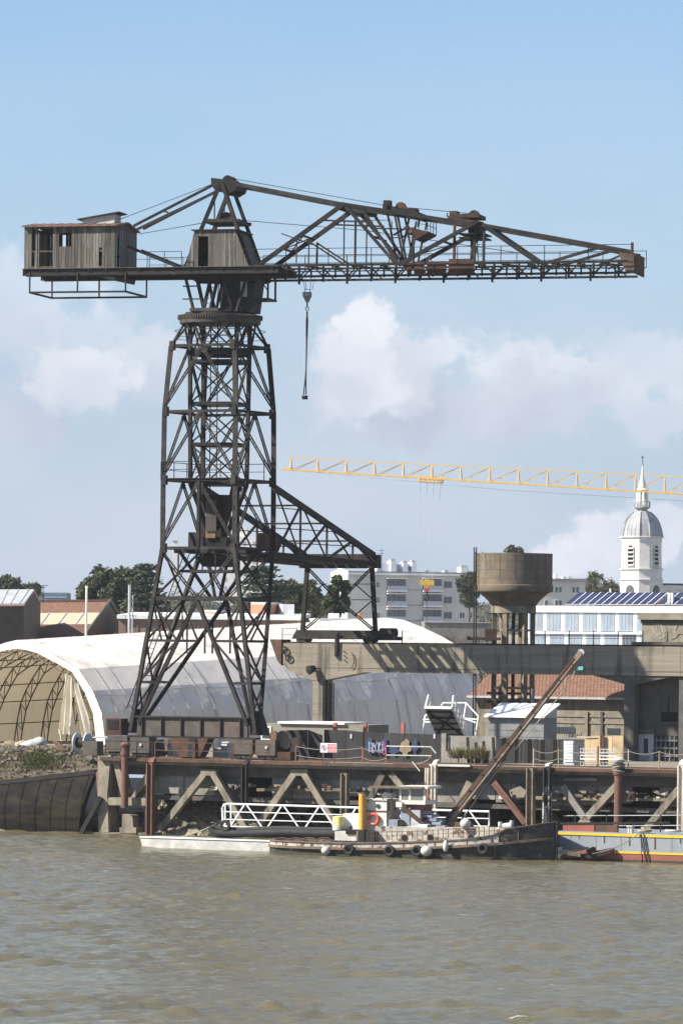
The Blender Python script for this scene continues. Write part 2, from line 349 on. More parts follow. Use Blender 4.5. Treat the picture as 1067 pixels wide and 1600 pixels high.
# ---------------- quay: deck slab, edge beam, panels, piles ----------------
SILLW = M("brown_edge_steel", (.10, .08, .062), (.07, .055, .045), sc=1.5, rough=.85, c3=(.17, .10, .06), t3=(.55, .68), sc3=1.2)
DECK = M("quay_deck_concrete", (.26, .23, .19), (.19, .165, .135), sc=.8, rough=.95, c3=(.16, .09, .055), t3=(.54, .68), sc3=.5, bump=.4)
deck = struct("quay_deck", MB().ub(UL, UR, 0, 14, 4.42, ZD), DECK, Q(0, 0, ZD))
def sub(o, name, mb, mat, smooth=False, kind=None):
    c = bpy.data.objects.new(name, mb.mesh(name, mat, o.location, smooth)); COL.objects.link(c); c.parent = o
    if kind: c['kind'] = kind
    return c
u = UL
while u < UR:                                        # rusted edge beam in lengths
    L_ = random.uniform(3.2, 5.2); u1 = min(u + L_, UR)
    e = MB().ub(u, u1 - .02, -.30, -.02, 4.68 + random.uniform(-.03, .03), ZD + .04 + random.uniform(-.02, .03)); e.ub(u, u1 - .02, -.38, -.02, 4.62, 4.672)
    sub(deck, "edge_beam", e, random.choice([RUST, RUST, RUSTC, SILLW]) if True else TIMBER); u = u1
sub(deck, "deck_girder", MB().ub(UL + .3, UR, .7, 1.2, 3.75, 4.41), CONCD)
SHADEC = M("shade_black_concrete", (.035, .033, .029), (.024, .023, .021), sc=1.3, rough=.85, c3=(.06, .055, .045), t3=(.58, .7))  # shade beneath the deck put into the colour of back wall and columns
sub(deck, "back_wall", MB().ub(UL, UR, 10.5, 11.2, -.6, 4.41), SHADEC)
u = UL + 3.4                                         # grey precast panels hung behind the braces
while u < UR:
    w = random.uniform(1.3, 2.3); z0 = random.choice([2.55, 2.6, 2.5, 2.75]); r = random.random()
    if r > .12:
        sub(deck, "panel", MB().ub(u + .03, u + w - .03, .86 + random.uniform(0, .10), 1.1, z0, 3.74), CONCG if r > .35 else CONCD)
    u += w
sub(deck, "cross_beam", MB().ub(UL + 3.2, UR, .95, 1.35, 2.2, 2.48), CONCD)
for k in range(17):                                  # inner rows of square columns
    uu = UL + 2.2 + k * 3.3
    for vv in (4.2, 8.0):
        sub(deck, "column", MB().ub(uu, uu + .5, vv, vv + .5, -.8, 4.41), SHADEC)
PT = lambda px, py, v=.35: onv(px, py, v)
def timber(pts, w=.42, mat=CONC, v=.25, name="brace"):
    m = MB(); P = [PT(x, y, v) for x, y in pts]; m.chain(P, w, w * .9); return sub(deck, name, m, mat)
for pts, mat in [(((322, 1208), (252, 1296)), CONC), (((334, 1208), (386, 1296)), CONC), (((462, 1208), (405, 1290)), CONC), (((476, 1208), (530, 1296)), CONC),
                 (((612, 1208), (650, 1255)), CONC), (((600, 1208), (560, 1290)), CONCD), (((735, 1222), (705, 1285)), CONC), (((773, 1222), (822, 1286)), RUSTP),
                 (((880, 1228), (922, 1290)), CONCG), (((965, 1226), (906, 1290)), CONC), (((1062, 1232), (1004, 1302)), CONC)]:
    timber(pts, .44, mat)
for (x0, x1) in ((316, 340), (456, 482)): timber(((x0, 1207), (x1, 1207)), .42)
for (a, b) in (((440, 1238), (498, 1290)), ((510, 1230), (452, 1290)), ((830, 1245), (880, 1290))): timber((a, b), .3, CONCD, 3.6)
for (a, b, m_) in (((402, 1234), (548, 1234), TIMBER), ((880, 1218), (932, 1218), CONCG), ((800, 1246), (970, 1249), TIMBER), ((980, 1249), (1062, 1250), TIMBER), ((560, 1232), (600, 1236), CONCG)): timber((a, b), .2, m_, .6, "ledge")
for k in range(90):                                  # broken planks, slabs and debris lodged on the ledges
    px = random.choice([random.uniform(330, 395), random.uniform(425, 520), random.uniform(870, 960), random.uniform(980, 1060), random.uniform(785, 805)]); py = random.uniform(1226, 1233) if px < 700 else random.uniform(1237, 1247)
    p = PT(px, py, random.uniform(.5, .8)); a = random.uniform(0, pi); d = Vector((cos(a), sin(a), random.uniform(-.2, .2)))
    sub(deck, "debris", MB().bar(p - d * random.uniform(.1, .45), p + d * random.uniform(.1, .45), random.uniform(.08, .3), random.uniform(.06, .22)), random.choice([DWHITE, TIMBER, CONC, RUST, WOOD]))
sub(deck, "debris", MB().prism([PT(795, 1235, .4), PT(812, 1228, .4), PT(822, 1236, .4), PT(818, 1246, .4), PT(798, 1246, .4)], VV * .4), CONC)
# riprap under the deck
RIPRAP = M("riprap_stone", (.27, .225, .155), (.19, .16, .115), sc=1.5, rough=.95, c3=(.13, .12, .09), t3=(.55, .65), sc3=.8, bump=.5, world=True)
rip = MB()
def stone(m, c, s):
    rot = Matrix.Rotation(random.uniform(0, 6.3), 3, Vector((random.random() + .1, random.random(), random.random()))); n0 = len(m.v)
    base = [(-1, -1, -1), (1, -1, -1), (1, 1, -1), (-1, 1, -1), (-1, -1, 1), (1, -1, 1), (1, 1, 1), (-1, 1, 1)]
    m.hexa([c + rot @ Vector([q * s * random.uniform(.55, 1.05) for q in p]) for p in base])
for k in range(1700):
    vv = random.uniform(1.6, 6.5) if k >= 800 else random.uniform(.7, 4.5); uu = random.uniform(UL + 2, UL + 10) if k < 800 else random.uniform(UL, UR)
    stone(rip, Q(uu, vv, -.6 + (vv - 1.4) * .42 + random.uniform(0, .25) + (.75 if k < 800 else -.3)), random.uniform(.14, .34))
sub(deck, "riprap", rip, RIPRAP, kind='stuff')
for k in range(3): deck["label"] = "long rust edged concrete quay deck on braced supports"

# fender piles standing in front of the deck
def pile(px, y0, y1, w, mat, label, v=-.55, kind='beam', cap=None, bend=False):
    a = PT(px, y0, v); b = Vector((a.x, a.y, zat(a, y1))); b.z = min(b.z, -.3) if y1 > 1283 else b.z
    t = T("fender_pile", label, "pile", b)
    if kind == 'beam':
        m = MB(); h = w / 2; c = (a + b) / 2; hz = Z * ((a.z - b.z) / 2)
        m.box(c - UU * h * .85, UU * .04, VV * h, hz); m.box(c + UU * h * .85, UU * .04, VV * h, hz); m.box(c, UU * (h * .85 - .04), VV * .035, hz); t.add("shaft", m, mat)
        if bend: t.add("bent_head", MB().chain([a + Z * .0, a + VV * .18 + Z * .22, a + VV * .5 + Z * .3], w * .9, .12), mat)
    else:
        t.add("shaft", MB().tube([b, a], w / 2, 14), mat, smooth=True)
        if cap: t.add("cap", MB().lathe([(w*.5, -.1), (w*.7, 0), (w*.74, .12), (w*.5, .24), (.05, .28)], a, 16), cap, smooth=True)
        t.add("collar", MB().lathe([(w*.62, -.12), (w*.66, 0), (w*.62, .12)], lerp(a, b, .12), 16), mat, smooth=True)
    return t
pile(196, 1166, 1262, .46, RUSTP, "rust red pipe pile with mushroom cap on the broken concrete pier", v=-.6, kind='pipe', cap=RUSTP)
pile(236, 1192, 1310, .42, RUSTP, "rust red fender beam with curved head beside the concrete pier", bend=True)
pile(383, 1196, 1268, .34, STEELD, "dark steel fender beam below the crane's right foot", bend=True)
pile(539, 1208, 1290, .42, TIMBER, "short brown timber pile behind the white gangway", v=-.4)
pile(678, 1196, 1290, .30, RUSTW, "rust streaked white fender beam, broader of the pair left of the boom", bend=True)
pile(667, 1200, 1250, .18, RUSTW, "narrow white fender beam leaning beside the rust streaked one")
pile(829, 1200, 1290, .44, TIMBER, "grey weathered timber pile with dark foot, left of the black and white pile")
pile(855, 1200, 1290, .42, M("flaking_white_on_black", (.62, .60, .55), (.5, .48, .44), sc=2, c3=(.03, .03, .03), t3=(.46, .52), sc3=1.3, st3=(1, 1, .5)), "black timber pile with flaking white paint beside the barge's bow", bend=True)
pile(966, 1190, 1300, .52, M("dark_red_pile", (.17, .075, .06), (.11, .06, .05), sc=2, c3=(.2, .16, .11), t3=(.55, .7)), "dark red pipe pile with rope wound bollard head", kind='pipe', cap=DWHITE)
pile(1064, 1196, 1320, .36, RUSTW, "rusty white steel fender beam at the photo's right edge", bend=True)

# broken concrete pier at the quay's left end
pier = T("concrete_pier", "broken tan concrete pier frame with open triangles at the quay's left end", "pier", onz(195, 1311, 0))
def pp(name, pts, th=1.4, v=-.1, mat=CONC): return pier.add(name, MB().prism([PT(x, y, v) for x, y in pts], VV * th), mat)
pp("post", [(153, 1182), (174, 1180), (171, 1205), (168, 1240), (170, 1300), (154, 1300)])
pp("footing", [(148, 1301), (242, 1301), (242, 1318), (146, 1318)], 2.2, -.4)
pp("rail", [(170, 1246), (236, 1247), (236, 1259), (169, 1258)], .9)
pp("diagonal", [(174, 1180), (185, 1186), (197, 1240), (190, 1246)], .9, .05)
pp("diagonal", [(232, 1200), (236, 1216), (211, 1246), (205, 1246)], .9, .05)
pp("cap", [(174, 1181), (238, 1188), (238, 1200), (180, 1196)], 1.2, .1, CONCD)
pp("post", [(191, 1272), (207, 1274), (209, 1300), (191, 1300)], .8, -.35)
pp("post", [(226, 1258), (236, 1258), (236, 1300), (226, 1300)], .9, .3)
pp("bearing_block", [(187, 1293), (213, 1293), (213, 1302), (187, 1302)], 1.0, -.5)

# bank of rubble and weeds behind the slip gate
BANK = M("rubble_soil", (.115, .092, .066), (.075, .063, .049), sc=.9, rough=.95, c3=(.085, .10, .035), t3=(.54, .64), sc3=.35, bump=.8, bsc=5, world=True)
bm_ = MB(); uR = uof(onv(158, 1200, 1)); nu, nv = 46, 26
def bankp(i, j):
    uu = uR - 34 + 34.0 * i / nu; vv = .4 + 15 * j / nv; t = j / nv
    z = 3.3 + (uu - uR) * .028 + 2.1 * (1 - (1 - t) ** 1.7) + (mnoise.noise(Vector((uu * .9, vv * .9, 3))) * .22 + mnoise.noise(Vector((uu * 2.3, vv * 2.3, 7))) * .14) * min(1, 3 * t)
    if j == nv: z -= .8
    return Q(uu, vv, z)
for i in range(nu):
    for j in range(nv): bm_.poly([bankp(i, j), bankp(i+1, j), bankp(i+1, j+1), bankp(i, j+1)])
bank = struct("rubble_bank", bm_, BANK, Q(uR - 8, 4, 3.5), smooth=True)
def bank_at(px, py, dz=0):
    best = None
    for j in range(0, 150):
        vv = .4 + 15 * j / 150; p = onv(px, py, vv); t = (vv - .4) / 15; uu = uof(p)
        z = 3.3 + (uu - uR) * .028 + 2.1 * (1 - (1 - t) ** 1.7)
        if best is None or abs(p.z - z) < best[0]: best = (abs(p.z - z), p)
    return best[1] + Z * dz
rub = MB(); rub2 = MB()
for k in range(1700):
    i = random.random() ** .7; uu = uR - 26 * (1 - i); vv = .6 + random.random() ** .8 * 13; t = (vv - .4) / 15
    z = 3.3 + (uu - uR) * .028 + 2.1 * (1 - (1 - t) ** 1.7)
    stone(rub if random.random() < .6 else rub2, Q(uu, vv, z + .03), random.choice([.04, .05, .06, .08, .11, .15]))
sub(bank, "rubble", rub, M("earthy_stone", (.145, .118, .086), (.10, .085, .064), sc=1.5, world=True), kind='stuff'); sub(bank, "brick_rubble", rub2, M("pinkish_rubble", (.18, .13, .10), (.13, .108, .094), sc=1.5, world=True), kind='stuff')
GRASS = M("bank_grass", (.065, .095, .022), (.05, .068, .022), sc=.8, rough=.9, c3=(.13, .11, .05), t3=(.46, .6), sc3=.25, world=True, transl=.25)
gr = MB()
def tuft(m, p, h, n=5, sp=.35):
    for q in range(n):
        a = random.uniform(0, 6.3); d = Vector((cos(a), sin(a), 0)); s_ = d.cross(Z) * .03; tip = p + d * sp * h + Z * h * random.uniform(.6, 1)
        m.poly([p - s_, p + s_, tip])
for k in range(8200):
    if k < 3200: c = bank_at(66 + random.gauss(0, 14), 1188 + random.gauss(0, 7)) if k % 20 == 0 else c0 + Vector((random.gauss(0, .35), random.gauss(0, .6), random.uniform(-.05, .05)))
    else:
        uu = uR - 30 * random.random() ** .8 - .5; vv = .5 + 11 * random.random(); t = (vv - .4) / 15
        if mnoise.noise(Vector((uu * .5, vv * .5, 9))) < -.1: continue
        c = Q(uu, vv, 3.3 + (uu - uR) * .028 + 2.1 * (1 - (1 - t) ** 1.7))
    c0 = c if k % 20 == 0 else (c0 if k < 3200 else c)
    tuft(gr, c, random.uniform(.08, .24), 5, .6)
struct("bank_grass", gr, GRASS, bank.location, kind='stuff')['label'] = "green and straw coloured grass on the rubble bank"
for i, (px, py, s, lab, mat) in enumerate([(35, 1163, .5, "orange tinged boulder left of the pale boulder on the bank", M("ochre_boulder", (.42, .29, .2), (.3, .24, .2), sc=2)), (50, 1164, .62, "pale grey boulder on top of the rubble bank", LGREY),
                           (63, 1158, .45, "small white boulder behind the pale grey one", DWHITE), (18, 1164, .55, "dull brown boulder leftmost on the bank's crest", RIPRAP)]):
    b_ = MB(); p = bank_at(px, py); b_.ball(p, s * 1.1, s * .8, s * .62, 12, 8)
    for q in b_.v: q += Vector((1, 1, 1)) * 0 + (q - p) * mnoise.noise(q * 2.1) * .5
    single("boulder", b_, mat, lab, "boulder", p - Z * s * .4, "boulders on the bank", True)
p0 = bank_at(84, 1160); single("steel_plate", MB().prism([onv(82, 1158, 11), onv(90, 1157, 11), onv(106, 1174, 10), onv(96, 1176, 10)], VV * .06), RUST, "rusty steel plate leaning on the rubble bank", "plate", p0)

# slip gate: dark ribbed hull-like steel wall at the left edge
gate = T("slip_gate", "dark algae stained ribbed steel slip gate along the water, left edge", "gate", onz(70, 1306, 0))
GATE = M("algae_black_steel", (.011, .0105, .010), (.019, .0175, .016), sc=.8, rough=.75, c3=(.028, .026, .016), t3=(.5, .62), sc3=.5, st3=(.6, .6, 2.2), bump=.3, spec=.05)
def gp(s, t):     # s along (0 left outside frame .. 1 right), t from water up
    bot = lerp(onv(-160, 1312, -.2), onv(123, 1307, -.2), s); top = lerp(onv(-160, 1242, .5), onv(149, 1208, .5), s)
    p = lerp(bot, top, t); p -= VV * (.55 * sin(pi * t) * .9); return p
g_ = MB(); nS, nT = 24, 9
for i in range(nS):
    for j in range(nT): g_.poly([gp(i/nS, j/nT), gp((i+1)/nS, j/nT), gp((i+1)/nS, (j+1)/nT), gp(i/nS, (j+1)/nT)])
e0 = [gp(1, j/nT) for j in range(nT + 1)]
for a, b in zip(e0, e0[1:]): g_.poly([a, a + VV * .5, b + VV * .5, b])
bt = gp(0, 0); g_.poly([gp(0, 0), gp(1, 0), gp(1, 0) - Z * .8, gp(0, 0) - Z * .8])
gate.add("plating", g_, GATE, smooth=True)
for i in range(13):
    s = i / 12.5 * 1.0 + .015; gate.add("rib", MB().chain([gp(min(1, s + .035 * (1 - j/7)), j/7) - VV * .05 for j in range(8)], .03, .02), GATE)
gate.add("top_rail", MB().chain([gp(i/8, 1.02) + VV * .1 for i in range(9)], .5, .28), STEELD)
gate.add("end_post", MB().prism([onv(150, 1207, .3), onv(158, 1200, .3), onv(159, 1244, .1), onv(153, 1246, .1)], VV * .5), RUSTP)
gate.add("strut", MB().bar(onv(158, 1246, -.3), onv(124, 1309, -.5), .32, .28), STEELD)
gate.add("strut", MB().bar(onv(142, 1270, .2), onv(142, 1312, .2), .2), STEELD)
for k, (y0, y1) in enumerate(((1282, 1308), (1290, 1312))):
    P = [onv(-30 + 150 * t + 14 * k, y0 + (y1 - y0) * sqrt(max(t, .0)) + 3, -.9 - .4 * t) for t in [i/10 for i in range(11)]]
    single("mooring_rope", MB().tube(P, .035, 5), M("green_rope", (.30, .42, .34), (.4, .42, .33), sc=3) if k == 0 else ROPE, ["pale green mooring rope slanting down to the water, upper of two", "tan mooring rope slanting down to the water, lower of two"][k], "rope", P[-1])

# ---------------- the old portal slewing crane ----------------
crane = T("portal_crane", "tall dark rusty lattice portal crane with wooden house and long jib", "crane", Q(-4.5, 4, ZD))
U0, V0 = -4.5, 5.2
LV = [zat(Q(-1.9, 2.6), y) for y in (856, 749, 641, 537)]; HW = [2.6, 2.6, 2.57, 2.29]
def TC(su, sv, i): return Q(U0 + su * HW[i], V0 + sv * HW[i], LV[i])
ZT1, ZT2, ZT3, ZF = [zat(Q(-1.0, 2.4), y) for y in (935, 1002, 1068, 1146)]
FOOT = {-1: Q(-9.0, 2.3, ZF), 1: Q(.02, 2.3, ZF)}
def legp(su, sv, z):                                 # point on a lower leg at height z
    a = FOOT[su] + VV * (.25 * sv); b = TC(su, sv, 0); return lerp(a, b, (z - ZF) / (LV[0] - ZF))
def cbar(name, p, q, w, h=None, mat=STEEL): return crane.add(name, MB().bar(p, q, w, h), mat)
def lat(name, p, q, w=.2, rail=.066, mat=STEEL):    # two angles with batten plates
    m = MB(); d = (q - p); ln = d.length; d = d / ln; a = d.cross(VV if abs(d.dot(VV)) < .7 else UU).normalized() * (w / 2 - rail / 2)
    m.bar(p + a, q + a, rail, .08); m.bar(p - a, q - a, rail, .08); n = max(2, int(ln / 1.1))
    for k in range(n + 1):
        c = lerp(p, q, (k + .15) / (n + .3)); m.bar(c - a, c + a, .13, .03)
    return crane.add(name, m, mat)
for su in (-1, 1):
    for sv in (-1, 1):
        m = MB()
        for i in range(3):
            a_, b_ = TC(su, sv, i), TC(su, sv, i + 1)
            for e in (-.085, .085): m.bar(a_ + UU * e, b_ + UU * e, .06, .17)
            for q_ in range(6): c_ = lerp(a_, b_, (q_ + .5) / 6); m.box(c_, UU * .1, VV * .03, Z * .09)
        m.bar(legp(su, sv, ZF), TC(su, sv, 0), .24, .24)
        for i in range(4): m.box(TC(su, sv, i) - UU * su * .1, UU * .17, VV * .125, Z * .3)
        crane.add("leg", m, STEEL)
SID = [((-1, -1), (1, -1)), ((1, -1), (1, 1)), ((1, 1), (-1, 1)), ((-1, 1), (-1, -1))]
for a, b in SID:
    for i in range(4):
        cbar("tie_beam", TC(*a, i), TC(*b, i), .11, .18)
    for i in range(3):
        mid = (TC(*a, i+1) + TC(*b, i+1)) / 2
        lat("brace", mid - Z * .1, TC(*a, i) + Z * .3); lat("brace", mid - Z * .1, TC(*b, i) + Z * .3)
        cbar("gusset", mid - Z * .32 - (TC(*b, i) - TC(*a, i)).normalized() * .3, mid - Z * .32 + (TC(*b, i) - TC(*a, i)).normalized() * .3, .05, .3)
cbar("post", (TC(-1, -1, 1) + TC(1, -1, 1)) / 2, (TC(-1, -1, 0) + TC(1, -1, 0)) / 2, .2)
cbar("post", (TC(-1, 1, 1) + TC(1, 1, 1)) / 2, (TC(-1, 1, 0) + TC(1, 1, 0)) / 2, .2)
# lower trestle
for sv in (-1, 1):
    L1, R1 = legp(-1, sv, ZT1), legp(1, sv, ZT1); C1 = (L1 + R1) / 2
    cbar("tie_beam", L1, R1, .16, .24)
    lat("brace", TC(-1, sv, 0) - Z * .3, C1, .22); lat("brace", TC(1, sv, 0) - Z * .3, C1, .22)
    for su in (-1, 1):
        ft = legp(su, sv, ZF) - UU * su * .55
        cbar("strut", C1 - Z * .1, ft + Z * .5, .2, .24)
        st = lambda z: lerp(C1, ft + Z * .5, (C1.z - z) / (C1.z - ft.z - .5))
        for z in (ZT2, ZT3): cbar("tie_beam", legp(su, sv, z), st(z), .12, .16)
        cbar("brace", legp(su, sv, ZT1 - .3), st(ZT2), .09, .12); cbar("brace", st(ZT2), legp(su, sv, ZT3), .09, .12)
        cbar("brace", legp(su, sv, ZT1 - .3), lerp(st(ZT2), legp(su, sv, ZT2), .5), .08, .1)
        cbar("brace", st(ZT2 + 1.4), st(ZT2 + 1.4) - Z * 2.2, .09)
for su in (-1, 1):
    for (za, zb) in ((LV[0], ZT1), (ZT1, ZT2), (ZT2, ZT3), (ZT3, ZT3 - 1.8)):
        cbar("tie_beam", legp(su, -1, zb), legp(su, 1, zb), .12, .16)
        cbar("brace", legp(su, -1, za), legp(su, 1, zb), .10, .12); cbar("brace", legp(su, 1, za), legp(su, -1, zb), .10, .12)
    m = MB(); f = FOOT[su]; m.prism([f - UU * .55 - Z * .1, f + UU * .55 - Z * .1, f + UU * .25 + Z * 1.4 - UU * su * .25, f - UU * .25 + Z * 1.4 - UU * su * .25], VV * .7); crane.add("foot_plate", m, STEEL)
# sill girder, hopper bracket, bogies on the quay rail
zs0, zs1 = zat(Q(-4, 2), 1151), zat(Q(-4, 2), 1122)
SILL = M("brown_plate_girder", (.095, .082, .071), (.066, .058, .051), sc=1.3, rough=.8, c3=(.115, .085, .07), t3=(.52, .66), sc3=.6, bump=.25)
crane.add("sill_girder", MB().ub(-8.6, -.6, 2.15, 2.35, zs0, zs1), SILL)
crane.add("flange", MB().ub(-9.2, .1, 1.95, 2.55, zs0 - .1, zs0 - .002), STEEL); crane.add("flange", MB().ub(-8.7, -.5, 1.98, 2.52, zs1 + .002, zs1 + .09), STEEL)
for k in range(6):
    uu = -8.2 + k * 1.42; crane.add("stiffener", MB().ub(uu, uu + .07, 2.0, 2.148, zs0, zs1), STEELD)
crane.add("hopper", MB().prism([Q(-6.2, 1.9, zs0 - .11), Q(-3.3, 1.9, zs0 - .11), Q(-3.9, 1.9, ZD + .12), Q(-5.4, 1.9, ZD + .12)], VV * .9), RUSTC)
crane.add("hopper_rib", MB().prism([Q(-4.6, 1.78, zs0 - .11), Q(-4.15, 1.78, zs0 - .11), Q(-4.1, 1.78, ZD + .1), Q(-4.7, 1.78, ZD + .1)], VV * .1), STEELD)
for uc in (-9.0, .05):
    bg = crane.add("bogie", MB().ub(uc - 1.55, uc - .1, 1.8, 2.8, ZD + .35, zs0 - .12).ub(uc + .1, uc + 1.5, 1.8, 2.8, ZD + .3, zs0 - .12), SILL)
    for du in (-1.2, -.5, .5, 1.15):
        crane.add("wheel", MB().lathe([(.33, -.1), (.36, -.06), (.33, .06), (.3, .1)], Q(uc + du, 1.98, ZD + .37), 18, VV), STEELD, bg, True)
    crane.add("axle_cover", MB().lathe([(.11, -.03), (.08, .05)], Q(uc + .9, 1.76, ZD + .8), 12, -VV), DWHITE, bg)
crane.add("drive_box", MB().ub(-10.6, -9.5, 1.7, 2.6, zs0 + .0, zs0 + 1.05), RUSTC); crane.add("drive_window", MB().ub(-10.45, -9.7, 1.67, 1.698, zs0 + .35, zs0 + .95), DARK)
mg = crane.add("travel_gear", MB().ub(.9, 2.6, 1.9, 3.0, ZD + .06, ZD + .55), RUSTC)
for k in range(7):
    c = Q(1.0 + random.uniform(0, 1.9), 2.2 + random.uniform(-.2, .4), ZD + .7 + random.uniform(0, .9)); crane.add("gear_wheel", MB().lathe([(.0, -.08), (random.uniform(.22, .42), -.08), (.34, .08), (.0, .08)], c, 14, VV + UU * random.uniform(-.4, .4)), random.choice([RUST, STEELD, STEEL]), mg)
crane.add("motor", MB().tube([Q(1.2, 2.5, ZD + .9), Q(2.2, 2.5, ZD + 1.05)], .3, 12), RUST, mg, True)
single("quay_rail", MB().ub(UL + .5, UR, 2.22, 2.38, ZD + .004, ZD + .1), RUST, "rusty crane rail running along the quay deck", "rail", Q(10, 2.3, ZD))

# ring platform and turntable
PC = Q(U0, V0); ZR = zat(PC, 500)
GEAR = M("ring_gear_steel", (.048, .043, .038), (.075, .066, .056), sc=2, rough=.7)
rg = crane.add("slewing_ring", MB().lathe([(2.1, -.3), (2.58, -.28), (2.62, 0), (2.62, .26), (2.2, .28)], PC + Z * ZR, 64), GEAR, smooth=True)
teeth = MB()
for k in range(96):
    a = 2 * pi * k / 96; e = Vector((cos(a), sin(a), 0)); teeth.box(PC + Z * (ZR + .13) + e * 2.66, e * .06, e.cross(Z) * .04, Z * .12)
crane.add("ring_teeth", teeth, GEAR, rg)
crane.add("ring_plate", MB().lathe([(.6, 0), (2.25, 0), (2.25, .14), (.6, .14)], PC + Z * (ZR + .29), 48), STEELD, smooth=True)
crane.add("ring_girder", MB().lathe([(1.75, -.22), (1.95, -.22), (1.95, .22), (1.75, .22)], PC + Z * (LV[3] - .35), 40, cap0=False, cap1=False), STEELD, smooth=True)
for k in range(8):                                   # raking struts from the tower head to the ring
    su, sv = [(-1, -1), (0, -1), (1, -1), (1, 0), (1, 1), (0, 1), (-1, 1), (-1, 0)][k]; base = Q(U0 + su * HW[3], V0 + sv * HW[3], LV[3])
    aa = math.atan2(sv, su)
    for da in (-.33, .33):
        e = UU * cos(aa + da) + VV * sin(aa + da); cbar("ring_strut", base, PC + e * 2.3 + Z * (ZR - .25), .10, .12)
for sv in (-1,):
    m = MB(); r_ = []
    for k in range(33): a = 2*pi*k/32; r_.append(PC + Vector((cos(a), sin(a), 0)) * 2.9 + Z * (LV[3] + 1.0))
    m.tube(r_, .022, 4, False); m.tube([p - Z * .45 for p in r_], .018, 4, False); crane.add("guard_rail", m, STEELD)

# rotating inner mast
PH = radians(14.4); JJ = Vector((cos(PH), -sin(PH), 0)); NN = Vector((sin(PH), cos(PH), 0))
def JP(a, n, z): return PC + JJ * a + NN * n + Z * z
zm = [ZR, ZR - 2.7, ZR - 5.4, ZR - 8.0, LV[1] - .2]
for sa in (-1, 1):
    for sn in (-1, 1):
        crane.add("mast_post", MB().bar(JP(1.55 * sa, 1.55 * sn, zm[0]), JP(1.45 * sa, 1.45 * sn, zm[4]), .22), STEELD)
        crane.add("mast_post", MB().bar(JP(1.45 * sa, 1.45 * sn, zm[4]), JP(.45 * sa, .45 * sn, LV[0] + .9), .24), STEELD)
for i in range(4):
    for (sa, sn, ta, tn) in ((-1, -1, 1, -1), (1, -1, 1, 1), (1, 1, -1, 1), (-1, 1, -1, -1)):
        a0, b0 = JP(1.5*sa, 1.5*sn, zm[i]), JP(1.5*ta, 1.5*tn, zm[i]); a1, b1 = JP(1.5*sa, 1.5*sn, zm[i+1]), JP(1.5*ta, 1.5*tn, zm[i+1])
        cbar("mast_brace", a0, b1, .07, .09, STEELD); cbar("mast_brace", b0, a1, .07, .09, STEELD); cbar("mast_tie", a1, b1, .14, .2, STEELD)
def frust(a, ha, b, hb, mat, name):
    crane.add(name, MB().hexa([JP(-hb, -hb, b), JP(hb, -hb, b), JP(hb, hb, b), JP(-hb, hb, b), JP(-ha, -ha, a), JP(ha, -ha, a), JP(ha, ha, a), JP(-ha, ha, a)]), mat)
frust(LV[1] - .9, .95, LV[0] + 1.3, .42, STEEL, "pivot_cone"); frust(LV[0] + 1.29, .5, LV[0] + .75, .5, STEELD, "pivot_block"); frust(LV[0] + .74, .8, LV[0] - .5, .7, STEELD, "pivot_bearing")
crane.add("pivot_plate", MB().box(JP(-.2, -1.0, LV[0] + 2.1), JJ * .35, NN * .02, Z * 1.0), SILL); crane.add("pivot_plate", MB().box(JP(-.25, -.9, LV[0] + .95), JJ * .32, NN * .04, Z * .28), M("ochre_plate", (.26, .17, .08), (.2, .12, .06), sc=3))
frust(LV[0] - .52, 1.15, LV[0] - 1.15, .8, STEELD, "pivot_bowl")
for su in (-1, 1):
    for sv in (-1, 1):
        cbar("hanger", Q(U0 + su * 1.9, V0 + sv * 1.9, LV[0]), Q(U0 + su * .35, V0 + sv * .3, ZT1 + .1), .17, .2, STEELD)
    crane.add("floor_girder", MB().ub(U0 - 2.6, U0 + 2.6, V0 + su * 1.0 - .12, V0 + su * 1.0 + .12, LV[0] - .3, LV[0] - .02), STEELD)
    crane.add("floor_girder", MB().ub(U0 + su * 1.0 - .12, U0 + su * 1.0 + .12, V0 - 2.55, V0 + 2.55, LV[0] - .32, LV[0] - .04), STEELD)
m = MB(); zc = LV[0] - 1.45
for (a, b) in (((-2, -1.6), (2, -1.6)), ((2, -1.6), (2, 1.6)), ((2, 1.6), (-2, 1.6)), ((-2, 1.6), (-2, -1.6))): m.bar(Q(U0 + a[0], V0 + a[1], zc), Q(U0 + b[0], V0 + b[1], zc), .14, .16)
for su in (-2, -.7, .7, 2):
    for sv in (-1.6, 1.6): m.bar(Q(U0 + su, V0 + sv, zc), Q(U0 + su, V0 + sv, LV[0]), .07)
crane.add("hanging_catwalk", m, STEELD)
for (a, b) in ((-1.85, -1.25), (-1.1, -.65)): crane.add("counter_box", MB().ub(U0 + a, U0 + b, V0 - .6, V0 + .5, LV[0], LV[0] + 1.05), STEELD)
for (a, b) in ((-.1, .45), (.75, 1.3)): crane.add("counter_box", MB().ub(U0 + 2.1, U0 + 2.6, V0 + 1.6 + a * 1.3, V0 + 1.5 + b * 1.5, LV[0] - .1, LV[0] + 1.05), RUSTC)
